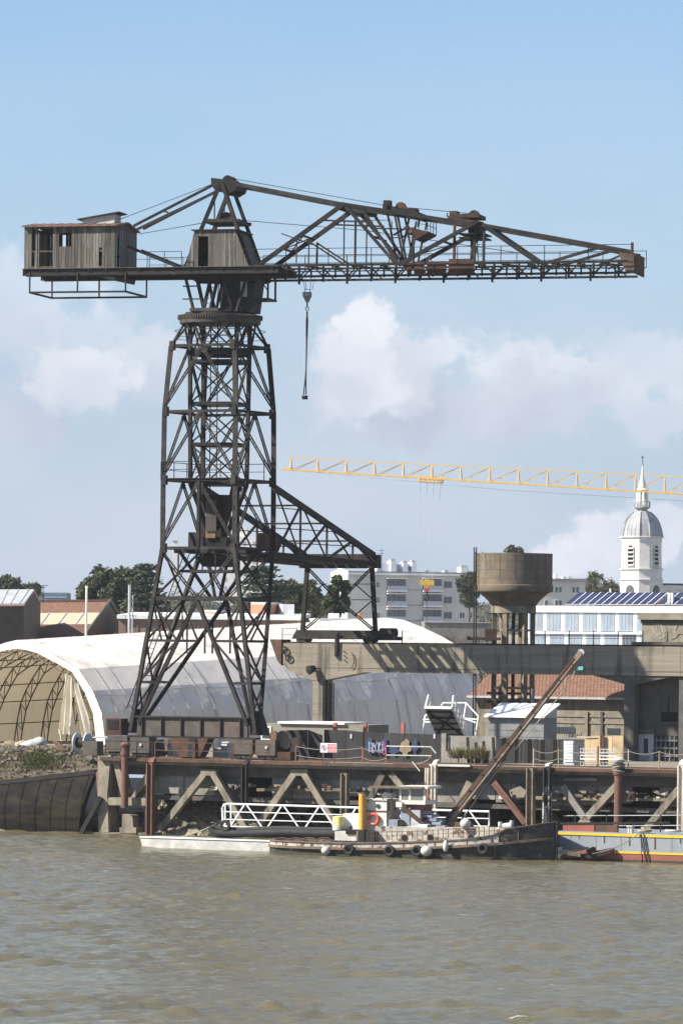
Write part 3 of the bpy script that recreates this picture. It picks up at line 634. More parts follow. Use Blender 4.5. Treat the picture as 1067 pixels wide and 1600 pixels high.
# tower gallery at the second level with handrail, ladders
def rail_run(pts, h=1.0, n=None, mat=STEEL, r=.022, posts=1.6, name="guard_rail", parent=None, th=crane):
    m = MB()
    for a, b in zip(pts, pts[1:]):
        k = max(1, int((b - a).length / posts))
        for i in range(k + 1): p = lerp(a, b, i / k); m.bar(p, p + Z * h, r * 2)
        m.bar(a + Z * h, b + Z * h, r * 2); m.bar(a + Z * h * .52, b + Z * h * .52, r * 1.7)
    return th.add(name, m, mat, parent)
g1 = LV[1] + .12
crane.add("gallery_floor", MB().ub(U0 - 2.75, U0 + 2.1, V0 - 2.75, V0 - 1.6, g1 - .05, g1).ub(U0 - 2.75, U0 - 1.6, V0 - 1.6, V0 + 2.4, g1 - .05, g1).ub(U0 - 1.6, U0 + 2.0, V0 + 1.6, V0 + 2.4, g1 - .05, g1), STEELD)
rail_run([Q(U0 + 1.6, V0 - 2.72, g1), Q(U0 - 2.7, V0 - 2.72, g1), Q(U0 - 2.7, V0 + 2.4, g1), Q(U0 + 2.0, V0 + 2.4, g1)], 1.05)
def ladder(name, p, q, w=.42, mat=STEELD, th=crane, cage=0, side=None, parent=None):
    m = MB(); d = (q - p).normalized(); s = (side or d.cross(VV)).normalized() * w / 2; m.bar(p - s, q - s, .05); m.bar(p + s, q + s, .05); n = int((q - p).length / .35)
    for i in range(n): c = lerp(p, q, (i + .5) / n); m.bar(c - s, c + s, .03)
    return th.add(name, m, mat, parent)
ladder("ladder", JP(-.2, -.6, zm[4]), JP(-.2, -.6, ZR), .5)
ladder("ladder", Q(U0 - 2.0, V0 + 2.3, LV[0]), Q(U0 - 2.1, V0 + 2.3, LV[1]), .4, STEELD)
lp = [legp(-1, 1, z) - UU * .9 - VV * .2 for z in (ZF + 1.4, ZT3 + .4, ZT2 + .3, ZT1, LV[0])]
for a, b in zip(lp, lp[1:]): ladder("ladder", a, b, .36, STEELD); cbar("ladder_bracket", b, b + UU * .9, .06, None, STEELD)

# half-portal bridge to the high rail on the concrete gantry
VB = 22.3; ZB0 = zat(Q(U0 + 2.6, VB), 888); ZB1 = zat(Q(U0 + 2.6, VB), 868)
for su in (-1, 1):
    uu = U0 + su * 2.6; top0 = Q(uu, 7.8, LV[1] - .3); top1 = Q(uu, VB, ZB1)
    cbar("bridge_chord", top0, top1, .2, .4); cbar("bridge_chord", Q(uu, 7.8, LV[0] - .3), Q(uu, VB, ZB0 + .3), .22, .34)
    bt = lambda t: lerp(Q(uu, 7.8, LV[0] - .3), Q(uu, VB, ZB0 + .3), t); tp = lambda t: lerp(top0, top1, t)
    prev = 0
    for t in (.26, .52, .78):
        cbar("bridge_post", tp(t), bt(t), .09, .12); lat("bridge_brace", tp(t), bt(prev) if t > .5 else bt(0.02), .18, .06); cbar("bridge_brace", tp(prev + .02), bt(t), .07, .1); prev = t
    cbar("bridge_brace", tp(.78), bt(1), .1, .12)
    for (z, e) in ((LV[0] + 3.2, .3), (LV[0] + 1.9, .62), (LV[0] + 1.0, .8)):
        cbar("bridge_rail", Q(uu, 7.8, z - .5), Q(uu, lerp(7.8, VB, e), z - .5), .05, .06)
for t in (.26, .52, .78, .99):
    cbar("cross_tie", lerp(Q(U0 - 2.6, 7.8, LV[1] - .3), Q(U0 - 2.6, VB, ZB1), t), lerp(Q(U0 + 2.6, 7.8, LV[1] - .3), Q(U0 + 2.6, VB, ZB1), t), .1, .12)
for t in [i / 16 for i in range(17)]:
    vv = lerp(7.8, VB, t); cbar("cross_tie", Q(U0 - 2.6, vv, LV[0] - .35 + (ZB0 + .3 - LV[0] + .3) * t), Q(U0 + 2.6, vv, LV[0] - .35 + (ZB0 + .3 - LV[0] + .3) * t), .12, .14)
for k in range(5):
    uu = U0 - 1.6 + k * .8; crane.add("walk_plank", MB().bar(Q(uu, 7.9, LV[0] - .18), Q(uu, VB - .1, ZB0 + .48), .55, .05, UU.cross(VV)), RUSTC if k % 2 else STEELD)
crane.add("end_girder", MB().ub(U0 - 2.9, U0 + 2.95, VB - .35, VB + .35, ZB0, ZB1 + .05), STEELD)
ZW = zat(Q(U0, VB), 986); legs = {}
for su in (-1, 1):
    cbar("bridge_leg", Q(U0 + su * 2.45, VB, ZB0), Q(U0 + su * 2.75, VB, ZW), .24, .26)
C_ = Q(U0, VB, (ZB0 + ZW) / 2 - .1)
for su in (-1, 1):
    lat("bridge_leg_brace", Q(U0 + su * 2.4, VB, ZB0), C_, .2, .07); lat("bridge_leg_brace", Q(U0 + su * 2.6, VB, ZW + .1), C_, .2, .07)
    cbar("bridge_leg_brace", Q(U0 + su * 2.55, VB, (ZB0 + ZW) / 2), Q(U0 + su * 1.2, VB, lerp(ZB0, ZW, .75)), .07); cbar("bridge_leg_brace", Q(U0 + su * 2.55, VB, (ZB0 + ZW) / 2), Q(U0 + su * 1.2, VB, lerp(ZB0, ZW, .25)), .07)
    for t in (.25, .5): cbar("bridge_leg_tie", Q(U0 + su * 2.5, VB, lerp(ZB0, ZW, t)), Q(U0 + su * .9, VB, lerp(ZB0, ZW, t)), .05)
ZG = zat(Q(0, 22), 1006.5)                           # top of the gantry beam
crane.add("end_carriage", MB().prism([Q(U0 - 3.3, VB - .55, ZG + .3), Q(U0 + 3.1, VB - .55, ZG + .3), Q(U0 + 2.8, VB - .55, ZW + .05), Q(U0 - 2.95, VB - .55, ZW + .05)], VV * 1.1), STEEL)
for su in (-2.6, 2.4): crane.add("carriage_wheel", MB().lathe([(.36, -.5), (.4, -.4), (.4, .4), (.36, .5)], Q(U0 + su, VB, ZG + .36), 18, VV), STEELD, smooth=True)
crane.add("carriage_motor", MB().tube([Q(U0 + 3.15, VB, ZG + .75), Q(U0 + 4.3, VB, ZG + .75)], .32, 12).ub(U0 + 3.1, U0 + 4.6, VB - .4, VB + .4, ZG + .25, ZG + .5), STEELD)

# ---------------- crane superstructure: house, A-frame, jib ----------------
NB = 1.5
def az(px, py, n=-NB):
    p = onpl(px, py, PC + NN * n, NN); return (p - PC).dot(JJ), p.z
def J2(px, py, n): a, z = az(px, py); return JP(a, n, z)          # pixel read on the near truss, moved to truss n
aL = az(42, 424)[0]; aH = az(300, 424)[0]; aR = az(991, 424)[0]; zJ0 = az(700, 430.5)[1]; zJ1 = az(700, 411)[1]; zDk = az(250, 419)[1]
def pair(name, x0, y0, x1, y1, w, h=None, mat=STEEL, ns=(-NB, NB)):
    for n in ns: crane.add(name, MB().bar(J2(x0, y0, n), J2(x1, y1, n), w, h), mat)
# rear deck
aM = az(440, 424)[0]
for n in (-2.2, -NB, NB, 2.2): crane.add("deck_beam", MB().bar(JP(aL, n, zDk - .25), JP(aM, n, zDk - .25), .16, .42), STEELD)
k = aL + .1
while k < aM: crane.add("deck_joist", MB().bar(JP(k, -2.35, zDk - .12), JP(k, 2.35, zDk - .12), .12, .16), STEELD); k += 1.1
crane.add("deck_planks", MB().hexa([JP(aL, -2.4, zDk - .035), JP(aM, -2.4, zDk - .035), JP(aM, 2.4, zDk - .035), JP(aL, 2.4, zDk - .035), JP(aL, -2.4, zDk), JP(aM, -2.4, zDk), JP(aM, 2.4, zDk), JP(aL, 2.4, zDk)]), WOOD)
# wooden machinery house
a0 = az(40, 420, -2.3)[0]; a1 = az(179, 420, -2.3)[0]; zE = az(110, 353, -2.3)[1]; zRg = zE + .3; NW = 2.3
hs = MB()
for a in (a0, a0 + .75, lerp(a0, a1, .32), lerp(a0, a1, .62), a1):
    for n in (-NW + .08, NW - .08): hs.bar(JP(a, n, zDk), JP(a, n, zE), .14)
for n in (-NW + .08, NW - .08):
    hs.bar(JP(a0, n, zE - .07), JP(a1, n, zE - .07), .14); hs.bar(JP(a0, n, zDk + .07), JP(a1, n, zDk + .07), .14); hs.bar(JP(a0, n, zDk + 1.1), JP(a1, n, zDk + 1.1), .1)
for a in (a0, a1): hs.bar(JP(a, -NW, zE - .07), JP(a, NW, zE - .07), .14); hs.bar(JP(a, -NW, zE), JP(a, 0, zRg), .12); hs.bar(JP(a, NW, zE), JP(a, 0, zRg), .12)
house = crane.add("machinery_house", hs, WOOD)
def plank(parent, a, n, z0, z1, w, along='a', jig=.012, z0b=None, z1b=None):
    j = random.uniform(-jig, jig); t = .035; z0 += random.uniform(-.05, .03); z1 += random.uniform(-.02, .02)
    z0b = z0 if z0b is None else z0b; z1b = z1 if z1b is None else z1b
    if along == 'a': c = [JP(a, n+j, z0), JP(a+w, n+j, z0b), JP(a+w, n+j+t, z0b), JP(a, n+j+t, z0), JP(a, n+j, z1), JP(a+w, n+j, z1b), JP(a+w, n+j+t, z1b), JP(a, n+j+t, z1)]
    else: c = [JP(a+j, n, z0), JP(a+j, n+w, z0b), JP(a+j+t, n+w, z0b), JP(a+j+t, n, z0), JP(a+j, n, z1), JP(a+j, n+w, z1b), JP(a+j+t, n+w, z1b), JP(a+j+t, n, z1)]
    crane.add("plank", MB().hexa(c), WOOD, parent)
pw = .205; a = a0 + .02
wx0, wx1 = az(93, 375, -2.3)[0], az(111, 375, -2.3)[0]; wz0, wz1 = az(100, 385, -2.3)[1], az(100, 364, -2.3)[1]; ax = az(84, 400, -2.3)[0]; hx0, hx1 = az(154, 400, -2.3)[0], az(158.5, 400, -2.3)[0]; hz = az(155, 386, -2.3)[1]
while a < a1 - .1:
    b = a + pw - .02
    if a < a0 + .25 or (b > ax - .04):
        if b > wx0 and a < wx1: plank(house, a, -NW, zDk, wz0, pw - .02); plank(house, a, -NW, wz1, zE, pw - .02)
        elif b > hx0 + .06 and a < hx1: plank(house, a, -NW, hz, zE, pw - .02)
        else: plank(house, a, -NW, zDk, zE, pw - .02)
    elif random.random() < .1: plank(house, a, -NW, zDk, zDk + random.uniform(.4, 1.5), pw - .02)
    a += pw
n = -NW
while n < NW - .05:                                  # gable towards the jib
    za = zE + .3 * (1 - abs(n) / NW); zb = zE + .3 * (1 - abs(n + pw) / NW)
    if not (-2.0 < n < -1.2): plank(house, a1, n, zDk, za, pw - .02, 'n', z1b=zb)
    else: plank(house, a1, n, zDk + 2.0 + (n + 2) * .2, za, pw - .02, 'n', z1b=zb)
    n += pw
n = -NW
while n < NW - .05:
    if random.random() < .97: plank(house, a0, n, zDk, zE, pw - .02, 'n')
    n += pw
a = a0
while a < a1 - .1:
    if not (a0 + .9 < a < a0 + 1.05): plank(house, a, NW - .03, zDk, zE, pw - .02)
    a += pw
for s in (-1, 1):
    rr = crane.add("roof", MB().hexa([JP(a0 - .2, s * (NW + .25), zE - .06), JP(a1 + .25, s * (NW + .25), zE - .06), JP(a1 + .25, 0, zRg + .02), JP(a0 - .2, 0, zRg + .02), JP(a0 - .2, s * (NW + .25), zE), JP(a1 + .25, s * (NW + .25), zE), JP(a1 + .25, 0, zRg + .09), JP(a0 - .2, 0, zRg + .09)]), ROOFRUST, house)
    k = a0 - .1
    while k < a1 + .2:
        crane.add("roof_seam", MB().bar(JP(k, s * (NW + .25), zE + .02), JP(k, 0, zRg + .10), .03, .03), ROOFRUST, house); k += .62
v0, v1 = az(123, 345, -.6)[0], az(180, 345, -.6)[0]; zv = zRg + .06
crane.add("roof_vent", MB().prism([JP(v0 + .3, -.7, zv - .1), JP(v1, -.7, zv - .1), JP(v1, -.7, zv + .52), JP(v0 + .3, -.7, zv + .22)], NN * 1.4), DWHITE, house)
crane.add("vent_roof", MB().prism([JP(v0, -.9, zv + .16), JP(v1 + .35, -.9, zv + .6), JP(v1 + .35, -.9, zv + .67), JP(v0, -.9, zv + .23)], NN * 1.8), STEELD, house)
crane.add("winch", MB().tube([JP(lerp(a0, a1, .3), -1.2, zDk + .9), JP(lerp(a0, a1, .3), 1.2, zDk + .9)], .65, 14).box(JP(lerp(a0, a1, .55), .2, zDk + .7), JJ * .8, NN * 1.1, Z * .7), STEELD, house)
# maintenance frame slung under the house
f = MB(); za_, zb_ = az(50, 434, -2.3)[1], az(50, 457, -2.3)[1]; fa, fb = az(47, 450, -2.3)[0], az(220, 450, -2.3)[0] - 1.0
for n in (-2.3, 2.3):
    f.bar(JP(fa, n, zb_), JP(fb, n, zb_), .1, .12)
    for t in (0, .5, 1): f.bar(JP(lerp(fa, fb, t), n, zb_), JP(lerp(fa, fb, t), n, za_ + .3), .08)
for a in (fa, fb): f.bar(JP(a, -2.3, zb_), JP(a, 2.3, zb_), .1, .12)
crane.add("slung_frame", f, STEELD)
crane.add("deck_bracket", MB().prism([JP(az(152, 430)[0], -2.2, zDk - .46), JP(az(186, 430)[0], -2.2, zDk - .46), JP(az(184, 438)[0], -2.2, zDk - .75)], NN * 4.4), STEELD)

# A-frame
def J3(px, py, n): return J2(px, py, n)
HD = 1.15
for s in (-1, 1):
    for (x, xt) in ((290, 343), (391, 345)): crane.add("a_frame_leg", MB().bar(J3(x, 417, s * 1.5), J3(xt, 284, s * HD), .2, .24), STEEL)
    crane.add("head_plate", MB().prism([J3(328, 277, s * HD), J3(371, 282, s * HD), J3(366, 296, s * HD), J3(356, 302, s * HD), J3(335, 298, s * HD), J3(328, 288, s * HD)], NN * .07 * s), STEEL)
    crane.add("head_tie", MB().bar(J3(333, 300, s * HD), J3(333, 342, s * HD), .06), STEELD)
crane.add("head_box", MB().hexa([J3(331, 292, -HD + .05), J3(367, 294, -HD + .05), J3(367, 294, HD - .05), J3(331, 292, HD - .05), J3(329, 279, -HD + .05), J3(370, 283, -HD + .05), J3(370, 283, HD - .05), J3(329, 279, HD - .05)]), STEELD)
hc = J3(349, 280, 0); crane.add("head_sheave", MB().lathe([(.1, -.5), (.36, -.5), (.36, -.35), (.3, -.3), (.3, .3), (.36, .35), (.36, .5), (.1, .5)], hc, 22, NN), STEEL, smooth=True)
for s in (-1, 1): crane.add("a_frame_tie", MB().bar(J3(320, 344, s * 1.3), J3(374, 344, s * 1.3), .16, .2), STEEL)
crane.add("sheave_bed", MB().box(J3(346, 345, 0), JJ * 1.1, NN * 1.35, Z * .12), STEELD)
crane.add("sheave", MB().lathe([(.1, -.12), (.42, -.12), (.36, 0), (.42, .12), (.1, .12)], J3(346, 339, -.3), 20, NN), RUSTC, smooth=True)
# boarded hood inside the A-frame
HN = -1.72
bl, br = az(290, 416, HN)[0], az(389, 416, HN)[0]; tl, tr = az(304, 361, HN)[0], az(368, 358, HN)[0]; zt = az(340, 360, HN)[1]; gx0, gx1 = az(310, 400, HN)[0], az(323, 400, HN)[0]
hm = MB(); 
for n in (HN + .1, -HN - .1): hm.bar(JP(bl + .1, n, zDk), JP(tl + .1, n, zt), .1); hm.bar(JP(br - .1, n, zDk), JP(tr - .1, n, zt), .1); hm.bar(JP(tl, n, zt - .06), JP(tr, n, zt - .06), .1)
hood = crane.add("hood", hm, WOOD)
def hood_lim(a, zlo=0):                              # top height of a board at position a
    H_ = zt - zDk
    if a < tl: return zDk + H_ * max(0, (a - bl) / (tl - bl))
    if a > tr: return zDk + H_ * max(0, (br - a) / (br - tr))
    return zt
for n in (HN, -HN - .035):
    a = bl + .02
    while a < br - .1:
        w = .165; za, zb = hood_lim(a), hood_lim(a + w)
        if max(za, zb) > zDk + .1:
            if n < 0 and a + w > gx0 + .03 and a < gx1 - .03:
                plank(hood, a, n, zDk + lerp(2.0, 2.0, 0), za, w - .01, z1b=zb)
            else: plank(hood, a, n, zDk, za, w - .01, z0b=zDk, z1b=zb)
        a += w
for (ab, at_, sg) in ((br, tr, 1), (bl, tl, -1)):
    n = HN + .04
    while n < -HN - .1:
        t = .035 * sg; w = .2
        crane.add("plank", MB().hexa([JP(ab, n, zDk), JP(ab, n+w-.01, zDk), JP(ab-t, n+w-.01, zDk), JP(ab-t, n, zDk), JP(at_, n, zt), JP(at_, n+w-.01, zt), JP(at_-t, n+w-.01, zt), JP(at_-t, n, zt)]), WOOD, hood); n += w
crane.add("hood_roof", MB().box(JP((tl + tr) / 2, 0, zt + .04), JJ * ((tr - tl) / 2 + .18), NN * (-HN + .12), Z * .035), STEELD, hood)
# turntable frame between ring and deck
zq0 = ZR + .43; zq1 = zDk - .46
for s in (-1, 1):
    for (x0, x1) in ((289, 302), (306, 318), (330, 317), (342, 327), (345, 363), (386, 368)): crane.add("turntable_strut", MB().bar(JP(az(x0, 432)[0], s * 1.45, zq1), JP(az(x1, 486)[0], s * 1.3, zq0), .14, .16), STEEL)
for z in (.35, .7): crane.add("turntable_tie", MB().bar(JP(-2.1, -1.4, lerp(zq0, zq1, z)), JP(-1.0, -1.4, lerp(zq0, zq1, z)), .08), STEEL)
for s in (-1, 1): crane.add("turntable_girder", MB().prism([JP(-2.4, s * 1.5 - .1, zq1), JP(2.9, s * 1.5 - .1, zq1), JP(2.9, s * 1.5 - .1, zq1 - .3), JP(2.2, s * 1.5 - .1, zq1 - .45), JP(-1.9, s * 1.5 - .1, zq1 - .3)], NN * .2), STEELD)
cabm = MB(); ca, cb_ = az(344, 460, -1.1)[0], az(404, 460, -1.1)[0]
cabm.hexa([JP(ca, -1.1, zq0), JP(cb_ - .5, -1.1, zq0), JP(cb_ - .5, 1.2, zq0), JP(ca, 1.2, zq0), JP(ca, -1.1, zq1 - .05), JP(cb_ - .2, -1.1, zq1 - .05), JP(cb_ - .2, 1.2, zq1 - .05), JP(ca, 1.2, zq1 - .05)])
cb = crane.add("control_cab", cabm, STEELD)
crane.add("cab_window", MB().box(JP(lerp(ca, cb_, .62), -1.13, lerp(zq0, zq1, .62)), JJ * .22, NN * .02, Z * .5), LGREY, cb)
crane.add("cab_plate", MB().box(JP(lerp(ca, cb_, .36), -1.13, lerp(zq0, zq1, .55)), JJ * .03, NN * .02, Z * .8), STEEL, cb)
m = MB(); e0, e1 = az(398, 432)[0], az(415, 432)[0]; zz0 = az(405, 466)[1]
m.bar(JP(e1, -.9, zq1), JP(e1, -.9, zz0), .1); m.bar(JP(e1, .9, zq1), JP(e1, .9, zz0), .1); m.bar(JP(e0, -.9, zq1), JP(e1, -.9, zz0 + .5), .06); m.box(JP((e0 + e1) / 2, 0, zz0), JJ * .45, NN * 1.0, Z * .06); m.bar(JP(e0 - .3, -.9, zz0 - .4), JP(e1, -.9, zz0), .12)
crane.add("cab_balcony", m, STEELD)
crane.add("ring_slab", MB().box(JP(-.45, -1.9, ZR + .52), JJ * .95, NN * .3, Z * .1), GEAR)
ladder("ladder", JP(az(322, 484)[0], -1.7, zq0), JP(az(338, 432)[0], -1.7, zq1 + .4), .5); ladder("ladder", JP(az(342, 484)[0], -1.7, zq0), JP(az(350, 432)[0], -1.7, zq1 + .4), .3)

# jib girders
gA, gB = az(398, 424)[0], aR
for n in (-NB, NB):
    crane.add("jib_chord", MB().bar(JP(gA, n, zJ1), JP(gB - .4, n, zJ1), .2, .11), STEEL); crane.add("jib_chord", MB().bar(JP(gA, n, zJ0 + .05), JP(gB - .4, n, zJ0 + .05), .3, .13), STEELD)
    a = gA + .55; i = 0
    while a < gB - 1.0:
        crane.add("jib_post", MB().box(JP(a, n, (zJ0 + zJ1) / 2), JJ * (.055 if i % 2 else .04), NN * .1, Z * ((zJ1 - zJ0) / 2 + .06)), STEEL)
        if i % 2: crane.add("jib_bracket", MB().box(JP(a, n, zJ0 - .1), JJ * .05, NN * .12, Z * .1), STEELD)
        s = 1 if i % 2 else -1
        crane.add("jib_brace", MB().bar(JP(a + .1, n, zJ0 + .1 if s > 0 else zJ1 - .05), JP(a + .7, n, zJ1 - .05 if s > 0 else zJ0 + .1), .05, .09), STEEL)
        a += .79 if n < 0 else 1.58; i += 1
a = gA + .2; i = 0
while a < gB - .5:
    crane.add("jib_cross_tie", MB().bar(JP(a, -NB, zJ1 - .02), JP(a, NB, zJ1 - .02), .08, .1), STEELD)
    if i % 2 == 0: crane.add("jib_cross_tie", MB().bar(JP(a, -NB, zJ1 - .1), JP(min(a + 1.6, gB - .5), NB, zJ1 - .1), .06, .08), STEELD)
    a += 1.58; i += 1
for n in (-2.1, 2.1):
    crane.add("jib_walkway", MB().box(JP((gA + gB) / 2, n, zJ1 - .12), JJ * ((gB - gA) / 2), NN * .22, Z * .02), STEELD)
    rail_run([JP(lerp(gA - .5, gB, t / 9), n * 1.12, zJ1 - .1) for t in range(10)], 1.05, None, STEELD, .02, 2.0)
    rail_run([JP(az(208, 420)[0], n, zDk), JP(az(288, 420)[0], n, zDk)], 1.0, None, STEELD, .018, 1.0)
for (x0, x1, y0) in ((637, 644, 411), (648, 664, 409), (668, 698, 409), (702, 742, 405)):
    a_, z1_ = az(x0, y0); b_ = az(x1, y0)[0]; crane.add("jib_plate", MB().hexa([JP(a_, -NB - .22, zJ0 + .05), JP(b_, -NB - .22, zJ0 + .05), JP(b_, -NB - .16, zJ0 + .05), JP(a_, -NB - .16, zJ0 + .05), JP(a_, -NB - .22, z1_), JP(b_, -NB - .22, z1_), JP(b_, -NB - .16, z1_), JP(a_, -NB - .16, z1_)]), RUSTC)
ze = az(990, 396)[1]
crane.add("jib_end_plate", MB().prism([JP(gB - .95, -NB - .1, ze + .12), JP(gB - .05, -NB - .1, ze - .1), JP(gB, -NB - .1, zJ0), JP(gB - .5, -NB - .1, zJ0), JP(gB - .9, -NB - .1, zJ0 + .9)], NN * .15), M("rusty_tan_plate", (.15, .105, .07), (.09, .062, .046), sc=1.6, c3=(.08, .06, .05), t3=(.55, .7)))
crane.add("jib_end_plate", MB().box(JP(gB + .0, 0, (ze + zJ0) / 2), JJ * .05, NN * NB, Z * ((ze - zJ0) / 2)), RUSTC)
crane.add("tip_post", MB().bar(JP(gB - .1, -1.9, ze - .1), JP(gB - .1, -1.9, ze + .65), .14), RUSTC)

# upper ties and panel struts
NS = (-NB, NB)
pair("upper_tie", 369, 287, 530, 318, .17, .24, STEEL, (-1.2, 1.2)); pair("upper_tie", 530, 318, 757, 353, .17, .24, STEEL, (-1.3, 1.3)); pair("upper_tie", 757, 352, 986, 393, .14, .2, STEEL, NS)
pair("upper_tie", 930, 384, 986, 397, .1, .14, STEEL, NS)
for s in (-1.35, 1.35):
    crane.add("peak_plate", MB().prism([J2(524, 315, s), J2(572, 322, s), J2(572, 333, s), J2(540, 332, s), J2(524, 326, s)], NN * .06), STEEL)
pair("jib_strut", 402, 416, 538, 318, .24, .26); pair("jib_strut", 538, 320, 619, 413, .17, .2); pair("jib_strut", 566, 328, 622, 412, .15, .18); pair("jib_strut", 622, 414, 746, 346, .22, .24)
pair("jib_strut", 753, 351, 842, 412, .2, .24); pair("jib_strut", 846, 413, 938, 386, .16, .18); pair("jib_strut", 935, 414, 976, 396, .1, .12)
pair("jib_hanger", 538, 333, 537, 411, .07); pair("jib_hanger", 555, 335, 554, 411, .07); pair("jib_hanger", 477, 372, 476, 411, .1, None, STEEL, (NB,)); pair("jib_hanger", 464, 372, 463, 411, .06)
pair("jib_strut", 478, 374, 536, 412, .08, .1)
pair("cross_bar", 500, 344, 582, 347, .14, .1, STEELD); pair("cross_bar", 440, 365, 470, 376, .07)
for (x, y) in ((537, 319), (470, 367), (620, 411), (748, 347), (843, 411), (585, 370), (690, 376), (440, 388), (800, 383)): crane.add("cross_tie", MB().bar(J2(x, y, -NB), J2(x, y, NB), .1, .12), STEELD)
cross = [(430, 395, 480, 360), (480, 360, 430, 395), (650, 399, 700, 372)]
for (x0, y0, x1, y1) in cross: crane.add("sway_brace", MB().bar(J2(x0, y0, -NB), J2(x1, y1, NB), .06), STEELD)
# running carriage on the upper ties
m = MB(); 
for s in (-1.1, 1.1): m.bar(J2(597, 325, s), J2(652, 337, s), .16, .36)
for (x, y) in ((600, 322), (648, 334)): m.bar(J2(x, y, -1.3), J2(x, y, 1.3), .3, .3)
car = crane.add("upper_carriage", m, STEEL)
crane.add("carriage_sheave", MB().lathe([(.08, -.15), (.34, -.15), (.3, 0), (.34, .15), (.08, .15)], J2(621, 322, -.6), 18, NN), RUSTC, car, True)
crane.add("carriage_box", MB().box(J2(602, 318, -.9), JJ * .22, NN * .3, Z * .24).box(J2(634, 327, -.5), JJ * .5, NN * .5, Z * .12), STEELD, car)
for s in (-1, 1):
    for (x0, y0, x1, y1) in ((602, 330, 617, 408), (618, 334, 632, 408), (636, 340, 622, 408), (652, 342, 650, 354), (645, 372, 638, 408), (636, 352, 612, 366)): crane.add("carriage_leg", MB().bar(J2(x0, y0, s), J2(x1, y1, s), .09, .11), STEEL, car)
crane.add("carriage_hopper", MB().prism([J2(627, 353, -1), J2(642, 354, -1), J2(641, 362, -1), J2(632, 364, -1)], NN * 2), M("rust_tan_hopper", (.15, .105, .07), (.09, .065, .048), sc=2), car)
crane.add("carriage_platform", MB().prism([J2(640, 355, -1.2), J2(667, 361, -1.2), J2(665, 364, -1.2), J2(646, 374, -1.2)], NN * 2.4), RUSTC, car)
rail_run([J2(652, 358, -1.2), J2(666, 361, -1.2), J2(666, 361, 1.2)], .75, None, STEELD, .02, .6, "carriage_rail", car)
crane.add("carriage_weight", MB().box(J2(635, 385, 0), JJ * .1, NN * .15, Z * .32), STEELD, car); pair("carriage_wire", 635, 366, 635, 380, .03, None, STEELD, (0,))
crane.add("carriage_walk", MB().bar(J2(580, 356, -1.2), J2(626, 357, -1.2), .3, .06).bar(J2(610, 345, -1.2), J2(610, 357, -1.2), .06).bar(J2(612, 370, -1), J2(626, 371, -1), .06).bar(J2(555, 344, -1.2), J2(610, 343, -1.2), .04), STEELD, car)
# hoist head over the outer panel
m = MB()
for s in (-1.1, 1.1): m.bar(J2(697, 341, s), J2(752, 350, s), .16, .34)
m.box(J2(724, 336, 0), JJ * .85, NN * 1.1, Z * .12)
hh = crane.add("hoist_head", m, RUSTC)
crane.add("hoist_wheel", MB().lathe([(.08, -.1), (.36, -.12), (.32, 0), (.36, .12), (.08, .1)], J2(735, 335, -.5), 20, NN), STEEL, hh, True)
crane.add("hoist_motor", MB().box(J2(703, 334, -.3), JJ * .24, NN * .4, Z * .26), RUSTC, hh); crane.add("hoist_bracket", MB().bar(J2(692, 330, -.3), J2(692, 336, -.3), .06).bar(J2(696, 330, -.3), J2(696, 336, -.3), .06).bar(J2(690, 335, -.3), J2(700, 336, -.3), .05), STEELD, hh)
for (x, s) in ((709, -1.3), (723, 1.1), (740, -1.2), (755, -1.3)): crane.add("hoist_post", MB().bar(J2(x, 350 if x < 750 else 352, s), J2(x - 1, 412, s), .14), RUSTC if x == 709 else STEELD, hh)
for y in (364, 370): crane.add("hoist_floor", MB().box(J2(734, y, 0), JJ * .82, NN * 1.1, Z * .04), STEELD, hh)
crane.add("hoist_block", MB().prism([J2(724, 351, -.5), J2(743, 353, -.5), J2(741, 372, -.5), J2(728, 372, -.5)], NN * 1.0).prism([J2(727, 372, -.25), J2(738, 372, -.25), J2(732, 380, -.25)], NN * .5), STEELD, hh)
hk = [J2(732 + dx, y, 0) for dx, y in ((0, 379), (1, 383), (4, 386), (4, 390), (0, 392), (-4, 390), (-5, 386))]
crane.add("spare_hook", MB().tube(hk, [.07, .08, .1, .11, .11, .09, .04], 8), LGREY, hh, True)
ladder("hoist_ladder", J2(748, 412, -.9), J2(746, 358, -.9), .4, STEELD, parent=hh)
# stays and running ropes
for s in (-1.05, 1.05): crane.add("back_stay", MB().bar(J2(330, 288, s), JP(az(206, 350)[0], s, az(206, 352)[1]), .13, .16), STEEL)
for s in (-1.05,): crane.add("back_stay", MB().bar(J2(334, 299, s), JP(az(210, 360)[0], s, az(210, 358)[1]), .13, .16), STEEL)
crane.add("stay_link", MB().bar(J2(251, 328, -1.05), J2(260, 331, -1.05), .1), STEEL)
crane.add("back_strut", MB().bar(J2(200, 385, -1.5), J2(276, 416, -1.5), .14, .18), STEEL); crane.add("back_strut", MB().bar(J2(200, 385, 1.5), J2(276, 416, 1.5), .14, .18), STEEL)
for (x0, y0, x1, y1, n) in ((342, 276, 175, 340, 0), (358, 276, 620, 322, 0), (620, 320, 735, 331, 0), (209, 363, 342, 340, -.3), (352, 340, 560, 357, -.3), (560, 357, 800, 392, -.3)):
    crane.add("running_rope", MB().tube([J2(x0, y0, n), J2(x1, y1, n)], .022, 4), WIRE)

